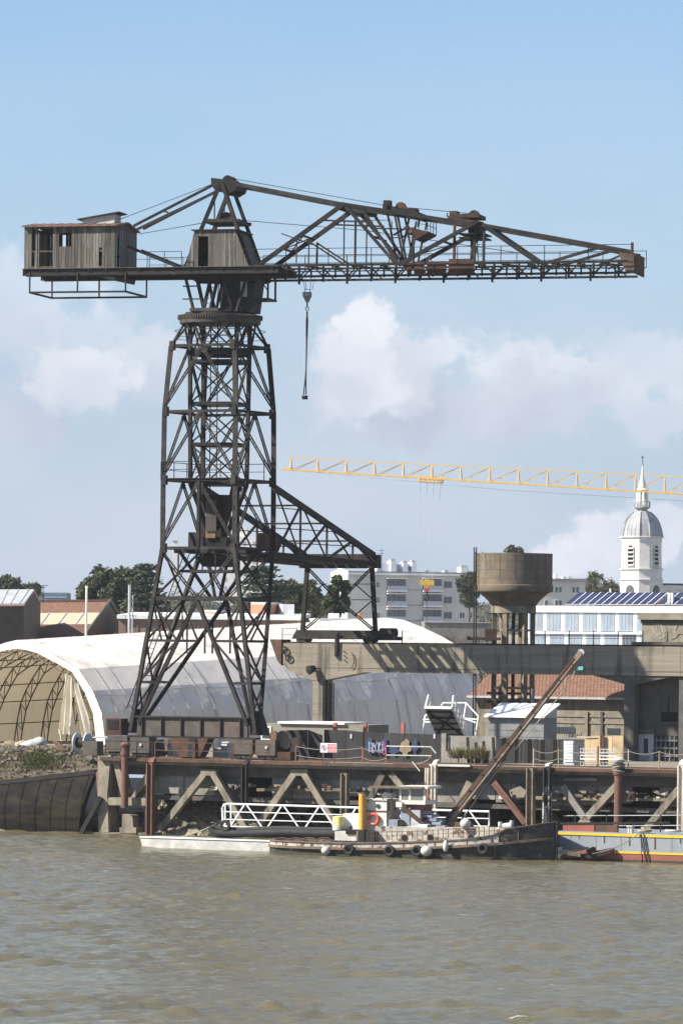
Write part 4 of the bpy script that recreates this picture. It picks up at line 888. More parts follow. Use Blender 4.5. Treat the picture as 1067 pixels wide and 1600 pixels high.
# hook block and slings hanging from the jib
ht = J2(471, 456, 0); hb_ = T("hook_block", "dark hook block with chain slings hanging below the jib near the tower", "hook", ht)
s_ = lambda px, py: J2(px, py, 0)
for x0, x1 in ((462, 466), (466, 468), (475, 474), (481, 477)): hb_.add("hoist_rope", MB().tube([J2(x0, 430, .2), J2(x1, 450, .2)], .018, 4), WIRE)
hb_.add("guard_frame", MB().chain([s_(467, 454), s_(467, 449), s_(475, 449), s_(475, 454)], .03), STEELD)
hb_.add("block", MB().prism([s_(464.5, 453.5) - NN * .2, s_(476.5, 453.5) - NN * .2, s_(476.5, 459.5) - NN * .2, s_(472, 469.5) - NN * .2, s_(469.5, 469.5) - NN * .2, s_(464.5, 459.5) - NN * .2], NN * .4), GREY)
hb_.add("band", MB().box(s_(470.5, 457.5), JJ * .2, NN * .23, Z * .06), LGREY)
hb_.add("shank", MB().bar(s_(470.5, 468), s_(470.5, 476), .07), STEELD)
hb_.add("ring", MB().torus(s_(470.5, 479.5), NN, .11, .03), GREY, smooth=True); hb_.add("shackle", MB().torus(s_(470.5, 486), JJ, .08, .035), STEELD, smooth=True)
for dx, e in ((-1, 464.5), (1, 470.5)):
    P = [s_(470.5, 487), s_(470.3 + dx, 500), s_(469.6 + dx * .3, 540), s_(468.8, 575), s_(467.8 + dx * .8, 595), s_(466.8 + dx * 2, 615)]
    hb_.add("sling", MB().tube(P, .045, 6), WIRE, smooth=True); hb_.add("sling_clamp", MB().box(s_(466.8 + dx * 2, 619), JJ * .09, NN * .08, Z * .12), STEELD)

# ---------------- concrete gantry with the high crane rail ----------------
def text_mb(txt, size, origin, ex, ey, thick=.004, align='LEFT', shear=0.0):
    cu = bpy.data.curves.new("lettering", 'FONT'); cu.body = txt; cu.size = size; cu.align_x = align; cu.shear = shear; cu.extrude = 0; cu.resolution_u = 2
    ob = bpy.data.objects.new("lettering", cu); COL.objects.link(ob); bpy.context.view_layer.update()
    me = bpy.data.meshes.new_from_object(ob); bpy.data.objects.remove(ob); m = MB()
    ex = ex.normalized(); ey = ey.normalized(); m.v = [origin + ex * v.co.x + ey * v.co.y for v in me.vertices]; m.f = [tuple(p.vertices) for p in me.polygons]
    bpy.data.meshes.remove(me); return m
GV = 21.6; GT = 1.3
gz = lambda px, py: onv(px, py, GV)
ug0 = uof(gz(441, 1006)); ug1 = 44.0; zgb = gz(620, 1051).z
gan = T("concrete_gantry", "long weathered concrete gantry beam on columns carrying the high crane rail", "gantry", Q(uof(gz(505, 1100)), GV, ZD))
uc0, uc1 = uof(gz(488, 1100)), uof(gz(503.5, 1100)); zh = gz(500, 1063).z
def gpoly(name, uz, th=GT, v=GV, mat=BOARDC): return gan.add(name, MB().prism([Q(u_, v, z_) for u_, z_ in uz], VV * th), mat)
uh = uof(gz(570, 1051))
gpoly("beam", [(ug0, ZG), (ug1, ZG), (ug1, zgb), (uh, zgb), (uc1, zh), (uc0, zh), (uof(gz(452, 1049)), gz(452, 1049).z), (ug0 + .05, gz(441, 1036).z)])
gpoly("column", [(uc0, zh + .003), (uc1, zh + .003), (uc1, ZD - .1), (uc0, ZD - .1)], 1.5, GV + .03)
gpoly("beam_rib", [(uc1 + .3, zgb + .28), (ug1 - .2, zgb + .28), (ug1 - .2, zgb + .32), (uc1 + .3, zgb + .32)], .03, GV - .03)
for k in range(9):
    uu = uc1 + 1.2 + k * 3.1; gan.add("joint", MB().ub(uu, uu + .035, GV - .004, GV + .01, zgb + .02, ZG - .02), CONCD)
cu0, cu1 = uof(gz(974, 1100)), uof(gz(990, 1100)); zhr = gz(980, 1069).z
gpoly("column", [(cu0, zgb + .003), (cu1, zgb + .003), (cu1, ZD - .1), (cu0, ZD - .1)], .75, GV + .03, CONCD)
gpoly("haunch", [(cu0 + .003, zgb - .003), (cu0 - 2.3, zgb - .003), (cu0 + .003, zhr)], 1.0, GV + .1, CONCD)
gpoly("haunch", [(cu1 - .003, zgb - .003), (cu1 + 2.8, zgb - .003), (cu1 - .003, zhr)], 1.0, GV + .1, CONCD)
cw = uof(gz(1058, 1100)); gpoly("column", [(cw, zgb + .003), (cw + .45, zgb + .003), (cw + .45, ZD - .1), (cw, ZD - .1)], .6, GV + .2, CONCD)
gpoly("rail_plate", [(ug0 - .1, ZG + .002), (ug1, ZG + .002), (ug1, ZG + .1), (ug0 - .1, ZG + .1)], .9, GV + .2, STEELD)
gan.add("end_bracket", MB().prism([Q(ug0 - .9, GV - .1, ZG + .25), Q(ug0 - .02, GV - .1, ZG + .25), Q(ug0 - .02, GV - .1, ZG - 1.5), Q(ug0 - .3, GV - .1, ZG - 1.2)], VV * 1.4), RUST)
for px, py in ((446, 1016), (452, 1028)): gan.add("pipe_coil", MB().torus(gz(px, py) - VV * .12, VV, .22, .05, 16, 6), STEELD, smooth=True)
gan.add("cable_drum", MB().tube([gz(528, 990) - VV * .1, gz(527, 1026) - VV * .1], .16, 8).bar(gz(527, 998) - VV * .1, gz(545, 998) - VV * .1, .1), STEELD)
gan.add("cable_hoop", MB().tube([gz(549 + 5 * sin(a), 1032 - 12 * cos(a)) - VV * .1 for a in [i * .35 for i in range(10)]], .03, 5), STEELD)
for (x, y) in ((537, 1017), (537.5, 1024), (538, 1031)): gan.add("rung", MB().bar(gz(x, y) - VV * .06, gz(x + 4, y + 3) - VV * .06, .05), STEELD)
lampP = gz(491, 1046) - VV * .5
gan.add("floodlight", MB().lathe([(.12, -.35), (.22, -.3), (.30, .1), (.32, .18), (.28, .2)], lampP, 16, Vector((-.75, -.6, -.25))), STEELD, smooth=True); gan.add("floodlight_arm", MB().bar(lampP, gz(500, 1044), .08), STEELD)
gan.add("downpipe", MB().tube([Q(uc1 + .12, GV + .4, zh), Q(uc1 + .12, GV + .4, ZD)], .06, 8), STEELD)
ladder("rung_ladder", Q(uc1 + .25, GV + .9, zh - 2.8), Q(uc1 + .25, GV + .9, zh - .2), .3, STEELD, gan)
r0 = uof(gz(700, 1005)); 
for k in range(12):
    uu = uof(gz(840, 1005)) + k * 1.75
    if k < 6: gan.add("rail_post", MB().bar(Q(uu, GV + 1.1, ZG), Q(uu, GV + 1.1, ZG + 1.0), .05), STEELD)
u6 = uof(gz(835, 1005)); u7 = uof(gz(985, 1005))
for h in (.95, .5): gan.add("hand_rail", MB().bar(Q(u6, GV + 1.1, ZG + h), Q(u7, GV + 1.1, ZG + h), .035), STEELD)
rail_run([Q(ug0 - .1, GV + .2, ZG + .1), Q(ug0 + 1.0, GV + .2, ZG + .1)], .9, None, STEELD, .02, .55, "guard_rail", None, gan)
uq = uof(gz(712, 1005)); gan.add("rail_post", MB().bar(Q(uof(gz(626, 1005)), GV + .2, ZG), Q(uof(gz(626, 1005)), GV + .2, ZG + .9), .05), STEELD)

# concrete building the gantry runs into, with the cabin on its roof
bld = T("concrete_building", "dark concrete building with pale door at the right end of the gantry", "building", Q(cu1 + 2, 26, ZD))
WV = 22.95; b0, b1 = cu0 + .1, 44.0
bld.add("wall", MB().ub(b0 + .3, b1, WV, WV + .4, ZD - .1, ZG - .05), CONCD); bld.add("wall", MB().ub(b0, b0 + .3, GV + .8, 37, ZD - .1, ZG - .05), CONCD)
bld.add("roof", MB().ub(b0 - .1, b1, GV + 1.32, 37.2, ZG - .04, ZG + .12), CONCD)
wv = lambda px, py: onv(px, py, WV - .02)
def wbox(t, name, x0, y0, x1, y1, mat, v=WV, th=.06, parent=None):
    a, b = onv(x0, y1, v), onv(x1, y0, v); return t.add(name, MB().ub(uof(a), uof(b), v - th, v - .002, a.z, b.z), mat, parent)
DOORW = M("pale_door_paint", (.52, .54, .58), (.44, .46, .50), sc=2, rough=.6)
wbox(bld, "lintel", 990, 1140, 1024, 1146, CONCD, WV, .25)
dr = wbox(bld, "door", 996, 1147, 1021, 1196, DOORW, WV, .08); wbox(bld, "door_pane", 1005, 1154, 1012, 1177, GLASS, WV - .08, .02, dr); wbox(bld, "door_panel", 1003, 1181, 1014, 1192, LGREY, WV - .08, .02, dr)
wbox(bld, "door_handle", 1018, 1172, 1019.5, 1174, STEELD, WV - .08, .05, dr)
gt_ = wbox(bld, "gate_panel", 1023, 1150, 1058, 1196, STEELD, WV, .05)
for k in range(5): wbox(bld, "gate_bar", 1024 + k * 7, 1151, 1026 + k * 7, 1195, GREY, WV - .05, .05, gt_)
for k in range(3): wbox(bld, "gate_bar", 1023, 1156 + k * 12, 1058, 1158 + k * 12, GREY, WV - .1, .03, gt_)
wn = wbox(bld, "window", 1032, 1113, 1058, 1128, DARK, WV, .03); wbox(bld, "sill", 1030, 1128.2, 1060, 1130, CONCD, WV, .2, wn)
for (x, y0, y1) in ((1043, 1090, 1112), (992, 1075, 1140)): wbox(bld, "pipe", x, y0, x + 1.5, y1, STEELD, WV, .08)
cab = T("roof_cabin", "tan concrete cabin with heavy cornice and painted tag on the gantry roof", "cabin", Q(uof(gz(1010, 1000)), 29.5, ZG))
cz = lambda px, py: onv(px, py, 29.6)
k0 = uof(cz(1002, 990)); zc0, zc1, zc2 = ZG + .12, cz(1020, 972).z, cz(1020, 958).z
cab.add("wall", MB().ub(k0, 44, 29.6, 36, zc0, zc1 + .15), CONC); cab.add("cornice", MB().ub(k0 - .15, 44, 29.3, 36.2, zc1 + .16, zc2), CONC); cab.add("frieze", MB().ub(k0 - .05, 44, 29.5, 36.1, zc1 - .1, zc1 + .155), CONCD)
cab.add("parapet_step", MB().ub(uof(gz(985, 1004)), 44, GV + .1, GV + .5, ZG + .102, ZG + .3), CONCD)
PAINT_BK = M("black_spray_paint", (.03, .03, .03), (.05, .05, .05)); PAINT_W = M("pale_spray_paint", (.5, .48, .44), (.42, .4, .36))
cab.add("tag", MB().chain([cz(1048, 1000) - VV * .01, cz(1057, 996) - VV * .01, cz(1059, 991) - VV * .01, cz(1072, 991) - VV * .01], .05, .004), PAINT_BK); cab.add("tag", MB().bar(cz(1055, 985) - VV * .01, cz(1060, 975) - VV * .01, .05, .004), PAINT_BK)
cab.add("tag", MB().tube([cz(1028 + 7 * cos(a), 984 + 8 * sin(a)) - VV * .01 for a in [i * .4 for i in range(17)]], .02, 4), PAINT_W); cab.add("tag", MB().tube([cz(1018 + 22 * t, 980 + 9 * sin(9 * t)) - VV * .01 for t in [i / 20 for i in range(21)]], .018, 4), PAINT_W); cab.add("tag", MB().tube([cz(1034 + 4 * sin(5 * t), 992 + 8 * t) - VV * .01 for t in [i / 9 for i in range(10)]], .018, 4), PAINT_W)

# ---------------- deck furniture ----------------
# dark plywood hoarding with tags, panel by panel
HOARD = M("dark_painted_board", (.026, .026, .028), (.040, .039, .039), sc=1.0, rough=.8, c3=(.06, .054, .048), t3=(.58, .72), sc3=.7, st3=(1, 1, .3), bump=.2, rnd=.15)
HVv = 5.6; hv = lambda px, py: onv(px, py, HVv)
ho = T("hoarding", "dark boarded hoarding with blue and pink spray tags behind the sign", "hoarding", Q(uof(hv(570, 1185)), HVv, ZD))
xs = [446, 480, 503, 505.5, 540, 567, 598, 630, 661, 691]; ty = [1141, 1140.5, 1149, 1140, 1141, 1144, 1145, 1146, 1147, 1147.5]
for i in range(len(xs) - 1):
    if i == 2: continue
    a, b = hv(xs[i] + .4, 1188), hv(xs[i + 1] - .4, 1188); za, zb = hv(xs[i], ty[i]).z, hv(xs[i + 1], ty[i + 1]).z; j = random.uniform(-.05, .05)
    pa, pb = Q(uof(a), HVv + j, 0), Q(uof(b), HVv + j, 0)
    ho.add("panel", MB().prism([pa + Z * ZD, pb + Z * ZD, pb + Z * zb, pa + Z * za], VV * .06), HOARD)
for x, y0 in ((691, 1146),): a = hv(x, 1188); ho.add("post", MB().ub(uof(a), uof(a) + .32, HVv - .2, HVv + .1, ZD, hv(x, y0).z), CONCG)
for x in (557, 689): wbox(ho, "notice", x - 12 if x > 600 else x - 10, 1147, x - 9 if x > 600 else x - 7, 1154, LGREY, HVv - .06, .02)
SPB = M("blue_spray_paint", (.026, .04, .10), (.035, .055, .12), sc=4); SPW = M("white_blue_spray_paint", (.30, .34, .42), (.2, .25, .36), sc=4); SPP = M("pink_spray_paint", (.36, .12, .25), (.3, .1, .25)); SPT = M("tan_spray_paint", (.26, .19, .12), (.2, .15, .1), sc=4)
hq = lambda x, y, e=.14: onv(x, y, HVv - e)
def blob(px, py, rx, ry, n=14): return [hq(px + rx * cos(6.283 * i / n) * (1 + .25 * sin(i * 2.3)), py + ry * sin(6.283 * i / n) * (1 + .25 * cos(i * 1.7)), .10) for i in range(n)]
for (x, y, rx, ry) in ((577, 1164, 6, 11), (600, 1163, 5, 10), (615, 1172, 8, 7), (648, 1166, 5, 11)): ho.add("tag", MB().prism(blob(x, y, rx, ry), -VV * .004), SPB)
ho.add("tag", MB().prism(blob(633, 1168, 9, 12), -VV * .006), SPT)
random.seed(11)
LET = {'B': [((0, 0), (0, 1), (.6, .85), (.55, .6), (0, .5), (.7, .3), (.6, 0), (0, 0))], 'R': [((0, 0), (.05, 1), (.6, .9), (.55, .55), (.05, .5), (.7, 0))], 'C': [((.65, .85), (.3, 1), (0, .6), (.05, .2), (.35, 0), (.7, .15))], 'K': [((0, 0), (.08, 1)), ((.7, 1), (.1, .5), (.75, 0))], 'S': [((.65, .9), (.2, 1), (.05, .7), (.6, .4), (.55, .05), (0, .05))]}
for i, ch_ in enumerate("BRCKS"):
    for stroke in LET[ch_]:
        P = [hq(577 + i * 4.9 + x_ * 4.4 + random.uniform(-.3, .3), 1174.5 - y_ * 15.5 + random.uniform(-.6, .6) + (1.5 if i % 2 else 0), .13) for x_, y_ in stroke]
        ho.add("tag", MB().tube([p_ + Vector((0, 0, 0)) for p_ in P], .05, 4), SPW)
P = [hq(600 + 3 * cos(a) * (1 - a / 14), 1170 + 9 * sin(a), .13) for a in [i * .5 for i in range(14)]]; ho.add("tag", MB().tube(P, .05, 4), SPP)
# orange posts behind the hoarding
for i, (x, y) in enumerate(((567, 1131), (626, 1129), (520, 1129))):
    a = onv(x, 1150, 9); single("marker_post", MB().ub(uof(a), uof(a) + .22, 9, 9.2, ZD, onv(x, y, 9).z), M("faded_red_post", (.40, .13, .09), (.3, .12, .1), sc=3), ["short faded red post behind the middle of the hoarding", "short faded red post behind the hoarding near the boarding stair", "short faded red post beside the gantry column"][i], "post", Q(uof(a), 9.1, ZD), "red posts behind the hoarding")
# danger sign on the rope fence
SV = -.15; sv = lambda px, py: onv(px, py, SV)
sg = T("danger_sign", "small white and red danger no access sign on the rope fence", "sign", sv(513, 1186))
a, b = sv(500.5, 1175.5), sv(526, 1161.5); ua, ub_ = uof(a), uof(b); za, zb = a.z, b.z; SRED = M("sign_red", (.52, .02, .035), (.46, .02, .035), rough=.4)
sg.add("board", MB().ub(ua, ub_, SV, SV + .02, za, zb), WHITE); um = lerp(ua, ub_, .43); hh_ = (zb - za)
for k, t in enumerate(("DANGER", "ACCÈS", "INTERDIT")):
    z0 = zb - .04 - hh_ * .315 * (k + 1) + .02; sg.add("red_field", MB().ub(um, ub_ - .03, SV - .004, SV - .001, z0, z0 + hh_ * .27), SRED)
    m = text_mb(t, hh_ * .25, Q((um + ub_ - .03) / 2, SV - .008, z0 + .025), UU, Z, align='CENTER'); sg.add("lettering", m, WHITE)
pc = Q(lerp(ua, um, .5), SV - .006, (za + zb) / 2); sg.add("prohibition_ring", MB().torus(pc, VV, .15, .022, 24, 6), M("sign_maroon", (.25, .03, .05), (.22, .03, .05)))
sg.add("pictogram", MB().prism([pc + UU * x * .1 + Z * y * .1 for x, y in ((-.4, -.9), (.5, -.9), (.2, 0), (.5, .6), (.1, 1.0), (-.5, .3))], -VV * .004), PAINT_BK); sg.add("slash", MB().bar(pc + UU * -.1 + Z * .1 - VV * .008, pc + UU * .1 - Z * .1 - VV * .008, .03, .004), SRED)
sg.add("bracket", MB().bar(Q(ua + .15, SV + .05, ZD), Q(ua + .15, SV + .05, zb), .05), RUST); sg.add("bracket", MB().bar(Q(ub_ - .15, SV + .05, ZD), Q(ub_ - .15, SV + .05, zb), .05), RUST)

# rope fence: posts and sagging ropes
def fence_post(px, h, mat, lab, v=-.1, w=.055):
    a = onv(px, 1188, v); p = Q(uof(a), v, ZD + .06); return single("fence_post", MB().bar(p, p + Z * h, w), mat, lab, "post", p, "fence posts along the quay edge"), p, h
FP = {}
WP = M("weathered_white_post", (.45, .43, .37), (.34, .32, .27), sc=4); YP = M("mustard_post", (.32, .26, .12), (.26, .2, .1), sc=4); RP = M("rust_post", (.26, .11, .08), (.2, .1, .08), sc=4)
for px, h, mat, lab in ((462, .95, RP, "rust brown fence post below the dark cabinet end of the hoarding"), (566, .98, RP, "rust brown fence post left of the blue tag"), (603, .95, RP, "rust brown fence post holding the bent handrail"),
                        (833, 1.1, WP, "white fence post left of the mustard one, by the grey fence"), (872, 1.1, YP, "mustard coloured fence post in front of the grey locker"), (981, 1.15, WP, "white fence post beside the rope wound bollard"), (1029, 1.1, YP, "dull mustard fence post in front of the barred gate"), (1080, 1.1, WP, "white fence post past the barred gate")):
    FP[px] = fence_post(px, h, mat, lab)
def sag(p, q, s=.18, n=9): return [lerp(p, q, i / n) - Z * s * 4 * (i / n) * (1 - i / n) for i in range(n + 1)]
def ropes(a, b, hs, lab):
    pa, pb = FP[a][1], FP[b][1]; m = MB()
    for h in hs: m.tube(sag(pa + Z * h, pb + Z * h), .019, 5)
    single("fence_rope", m, ROPE, lab, "rope", (pa + pb) / 2, "ropes of the quay fence")
ropes(462, 566, (.9, .35), "pair of slack ropes passing behind the danger sign"); ropes(566, 603, (.9, .3), "pair of slack ropes below the blue tag")
ropes(833, 872, (1.0, .5), "pair of slack ropes between white and mustard posts"); ropes(872, 981, (1.0, .5), "pair of slack ropes in front of the wooden panels"); ropes(981, 1029, (1.05, .5), "pair of slack ropes in front of the pale door"); ropes(1029, 1080, (1.05, .5), "pair of slack ropes in front of the barred gate")
hr = T("bent_handrail", "pale bent handrail on the quay edge in front of the tags", "railing", FP[603][1]); b_ = lambda x, y: onv(x, y, -.1)
hr.add("top_rail", MB().tube([b_(604, 1166), b_(673, 1167), b_(676, 1171), b_(681, 1177)], .045, 6), DWHITE, smooth=True); hr.add("mid_rail", MB().tube([b_(604, 1180), b_(674, 1181)], .04, 6), DWHITE, smooth=True); hr.add("post", MB().bar(b_(673.5, 1167), b_(673.5, 1188), .05), RUST)
hr.add("loose_rope", MB().tube([b_(672, 1181), b_(668, 1188), b_(655, 1193), b_(645, 1195)], .03, 5), ROPE)
single("loose_batten", MB().bar(onv(644, 1190, -.5), onv(656, 1205, -.5), .06), DWHITE, "pale loose batten hanging off the quay edge", "batten", onv(656, 1205, -.5))
single("edge_plank", MB().ub(uof(b_(675, 1190)), uof(b_(738, 1190)), -.5, -.3, ZD - .05, ZD + .08), DWHITE, "bleached plank capping the quay edge above the rusty fender", "plank", b_(700, 1190))
for i, (xa, xb, lab) in enumerate(((240, 300, "rusty handrail on the quay edge left of the hopper"), (302, 360, "rusty handrail on the quay edge right of the hopper"), (362, 418, "rusty handrail in front of the crane's right bogie"), (163, 236, "thin dark handrail in front of the crane's left bogie"))):
    t = T("guard_rail", lab, "railing", b_(xa, 1188), "guard rails at the crane's foot"); rail_run([Q(uof(b_(xa, 1188)), .1, ZD), Q(uof(b_(xb, 1188)), .1, ZD)], 1.05, None, RUST if i < 3 else STEELD, .026, 1.1, "rail", None, t)
# clutter heaped under the sill girder
for i, (x, y, w, h, mat, lab) in enumerate(((246, 1160, 18, 9, M("blue_tarp", (.06, .065, .085), (.09, .095, .115), sc=3), "dark blue tarpaulin bundle under the crane's girder"), (268, 1163, 5, 14, LGREY, "pale leaning post under the crane's girder"), (352, 1162, 12, 6, DWHITE, "white heap of sheets left of the right bogie"), (343, 1172, 14, 6, DWHITE, "flat white panel on the deck under the girder"),
                                     (358, 1168, 5, 10, LGREY, "small pale crate beside the right bogie"), (313, 1178, 8, 4, M("red_sack", (.42, .12, .10), (.5, .3, .26), sc=4), "red and pink sack at the foot of the hopper"), (278, 1170, 6, 8, DWHITE, "white jerrican beside the hopper"), (176, 1176, 6, 4, DWHITE, "white basin near the pier cap"))):
    a, b = onv(x - w / 2, y + h / 2, 4.2), onv(x + w / 2, y - h / 2, 4.2); m = MB(); z0 = max(a.z, ZD); z1 = max(b.z, z0 + .15)
    m.hexa([Q(uof(a), 3.9, ZD), Q(uof(b), 3.9, ZD), Q(uof(b), 4.6, ZD), Q(uof(a), 4.6, ZD), Q(uof(a) + random.uniform(-.1, .2), 4.0, z1), Q(uof(b) - random.uniform(0, .3), 4.0, z1 - random.uniform(0, .2)), Q(uof(b) - .1, 4.5, z1), Q(uof(a) + .1, 4.5, z1)])
    single("deck_clutter", m, mat, lab, "clutter", Q((uof(a) + uof(b)) / 2, 4.2, ZD), "clutter under the crane")
# cable reel and box beside the left bogie
a = onv(129, 1172, 5.0); rl = T("cable_reel", "pale blue cable reel at the quay's left end", "reel", Q(uof(a), 5.0, ZD)); cR = onv(122, 1160, 5.0)
for s in (-.4, .4): rl.add("flange", MB().lathe([(.05, -.04), (.62, -.04), (.62, .04), (.05, .04)], cR + UU * (.35 + s), 22, UU), M("pale_blue_reel", (.46, .52, .56), (.38, .44, .48), sc=3))
rl.add("drum", MB().tube([cR + UU * -.05, cR + UU * .75], .34, 14), STEELD, smooth=True)
a = onv(142, 1180, 4.2); single("steel_locker", MB().ub(uof(onv(129, 1180, 4.2)), uof(onv(152, 1180, 4.2)), 4.2, 5.0, ZD, onv(140, 1158, 4.2).z), SILL, "brown steel box with front ribs beside the cable reel", "locker", Q(uof(a), 4.5, ZD))
t = T("hoop_rail", "pale hooped tube rail behind the brown steel box", "railing", onv(150, 1180, 5.6)); t.add("hoop", MB().tube([onv(120, 1157, 5.6), onv(146, 1154, 5.6), onv(150, 1152, 5.6), onv(167, 1152, 5.6), onv(170, 1154, 5.6), onv(170, 1180, 5.6)], .06, 6), LGREY, smooth=True); t.add("leg", MB().tube([onv(147, 1154, 5.6), onv(147, 1178, 5.6)], .05, 6), LGREY, smooth=True)

# boarding stair: white tube frame with a dark sloping underside
st = T("boarding_stair", "white tubular boarding stair tilted up behind the hoarding", "stair", Q(uof(onv(705, 1185, 8.5)), 8.5, ZD)); s1 = lambda x, y, v=8.0: onv(x, y, v)
tA, tB = s1(664, 1106), s1(706, 1107); bA, bB = s1(684, 1152, 10.5), s1(727, 1152, 10.5)
st.add("tread_plate", MB().prism([tA, tB, bB, bA], VV * .08 + Z * .08), GREY)
for k in range(5):
    t = (k + .5) / 5; st.add("cross_rib", MB().bar(lerp(tA, bA, t) - Z * .06, lerp(tB, bB, t) - Z * .06, .08, .1), STEELD)
st.add("diagonal_rib", MB().bar(lerp(tA, bA, .1) - Z * .07, lerp(tB, bB, .9) - Z * .07, .1, .1), STEELD); st.add("diagonal_rib", MB().bar(lerp(tB, bB, .1) - Z * .07, lerp(tA, bA, .9) - Z * .07, .1, .1), STEELD)
st.add("front_bar", MB().bar(tA - VV * .05 + Z * .04, tB - VV * .05 + Z * .04, .14, .16), WHITE)
for (a, b, x, y) in ((tA, bA, 669, 1086), (tB, bB, 708, 1087)):
    tp_ = s1(x, y); off = tp_ - a; st.add("end_post", MB().bar(a, tp_, .09), WHITE); st.add("hand_rail", MB().bar(tp_, b + off * .8, .07), WHITE); st.add("mid_rail", MB().bar(lerp(a, tp_, .5), b + off * .4, .05), WHITE); st.add("stringer", MB().bar(a, b, .08, .16), LGREY)
    for t in (.2, .4, .6, .8): st.add("baluster", MB().bar(lerp(a, b, t), lerp(tp_, b + off * .8, t), .06), LGREY)
for vv_ in (10.5, 11.8):
    for pts in (((689, 1103), (692, 1098), (728, 1098), (747, 1119), (742, 1150)), ((728, 1098), (724, 1122), (745, 1124)), ((724, 1122), (743, 1129)), ((659, 1148), (664, 1118), (672, 1114)), ((662, 1128), (676, 1128)), ((661, 1124), (676, 1124))):
        st.add("frame_tube", MB().chain([s1(x, y, vv_) for x, y in pts], .075), WHITE)
for x, y in ((728, 1098), (747, 1119), (742, 1150), (659, 1148)): st.add("frame_tube", MB().bar(s1(x, y, 10.5), s1(x, y, 11.8), .07), WHITE)
for x, y in ((742, 1150), (659, 1148), (725, 1150)): p = s1(x, y, 10.5); st.add("leg", MB().bar(p, Vector((p.x, p.y, ZD)), .08), LGREY)

# low concrete wall with plants, grey sheet fence, locker, wooden screens, racks
lw = T("low_wall", "low pale concrete block wall with dark posts behind dry bushes", "wall", Q(uof(onv(735, 1188, 4)), 4, ZD))
for k in range(9):
    xx = 696 + k * 8.6; a = onv(xx, 1188, 4.4); b = onv(xx + 8.0, 1188, 4.4); lw.add("block", MB().ub(uof(a), uof(b), 4.4, 4.8, ZD, onv(xx, 1174 - (k % 3), 4.4).z), CONCG)
for x, y in ((732, 1152), (757, 1158), (772, 1152), (745, 1160)): a = onv(x, 1188, 4.3); lw.add("post", MB().bar(Q(uof(a), 4.3, ZD), Q(uof(a) - .1, 4.3, onv(x, y, 4.3).z), .14), STEELD)
lw.add("back_board", MB().ub(uof(onv(700, 1170, 5.6)), uof(onv(774, 1170, 5.6)), 5.6, 5.7, ZD, onv(735, 1150, 5.6).z), CONCG)
sf = T("sheet_fence", "dark grey ribbed sheet fence behind the rope fence, left of the locker", "fence", Q(uof(onv(820, 1188, 8)), 8, ZD)); x = 774
while x < 879:
    a, b = onv(x, 1188, 8.0), onv(x + 4.6, 1188, 8.0); lt = x > 858
    sf.add("sheet", MB().ub(uof(a), uof(b), 8.0 + random.uniform(0, .05), 8.08, ZD, onv(x, 1155 - (2 if x < 800 else 0) + random.uniform(-.6, .6), 8).z), HOARD if (int(x) % 4) else GATE); x += 5.0
lk = T("grey_locker", "pale grey slatted cabinet casting a shadow on the fence", "cabinet", Q(uof(onv(887, 1190, 6.4)), 6.4, ZD)); a, b = onv(880, 1190, 6.4), onv(896, 1190, 6.4); zl = onv(888, 1155, 6.4).z
lk.add("body", MB().ub(uof(a), uof(b), 6.4, 8.0, ZD, zl), LGREY)
for k in range(7): z0 = ZD + .2 + k * (zl - ZD - .3) / 7; lk.add("slat", MB().ub(uof(a) + .05, uof(b) - .05, 6.34, 6.398, z0, z0 + .14), WHITE)
lk.add("lid", MB().ub(uof(a) - .06, uof(b) + .9, 6.3, 8.1, zl + .004, zl + .08), GREY)
PLY = M("pale_plywood", (.52, .39, .22), (.45, .33, .19), sc=1.2, rough=.8, c3=(.34, .25, .16), t3=(.6, .7), rnd=.1)
sc_ = T("wooden_screen", "pale plywood screen panels beside the concrete column", "screen", Q(uof(onv(935, 1190, 9.5)), 9.5, ZD))
for x0, x1 in ((900, 921), (921.5, 937), (942, 955), (955.5, 972)): a, b = onv(x0, 1188, 9.5), onv(x1, 1188, 9.5); sc_.add("panel", MB().ub(uof(a), uof(b), 9.5 + random.uniform(0, .1), 9.62, ZD, onv(x0, 1150 + random.uniform(-.8, .8), 9.5).z), PLY)
for x in (938, 941.5): a = onv(x, 1188, 9.4); sc_.add("post", MB().bar(Q(uof(a), 9.4, ZD), Q(uof(a), 9.4, onv(x, 1148, 9.4).z), .1), RUST)
for i, (x0, x1, lab) in enumerate(((906, 931, "stack of metal mesh racks left of the bollard, tidier of two"), (936, 962, "jumbled metal rack just behind the rope wound bollard"))):
    t = T("metal_rack", lab, "rack", Q(uof(onv((x0 + x1) / 2, 1192, 3)), 3, ZD), "metal racks on the quay"); a, b = uof(onv(x0, 1190, 2.6)), uof(onv(x1, 1190, 2.6))
    for z_ in (.1, .5, .9):
        t.add("tray", MB().bar(Q(a, 2.6, ZD + z_), Q(b, 2.6, ZD + z_ + .05 * i), .06).bar(Q(a, 3.6, ZD + z_), Q(b, 3.6, ZD + z_), .06).bar(Q(a, 2.6, ZD + z_ + .22), Q(b, 2.6, ZD + z_ + .22), .05).bar(Q(a, 2.6, ZD + z_), Q(a, 3.6, ZD + z_), .05).bar(Q(b, 2.6, ZD + z_), Q(b, 3.6, ZD + z_), .05), LGREY if z_ != .5 else WHITE)
        for q in range(6): uu = lerp(a, b, q / 5); t.add("wire", MB().bar(Q(uu, 2.6, ZD + z_), Q(uu + .1 * i, 2.6, ZD + z_ + .22), .035).bar(Q(uu, 2.6, ZD + z_), Q(uu, 3.6, ZD + z_), .03), LGREY)
    t.add("upright", MB().bar(Q(a - .1, 2.6, ZD), Q(a - .1, 2.6, ZD + 1.3), .07), RUST)
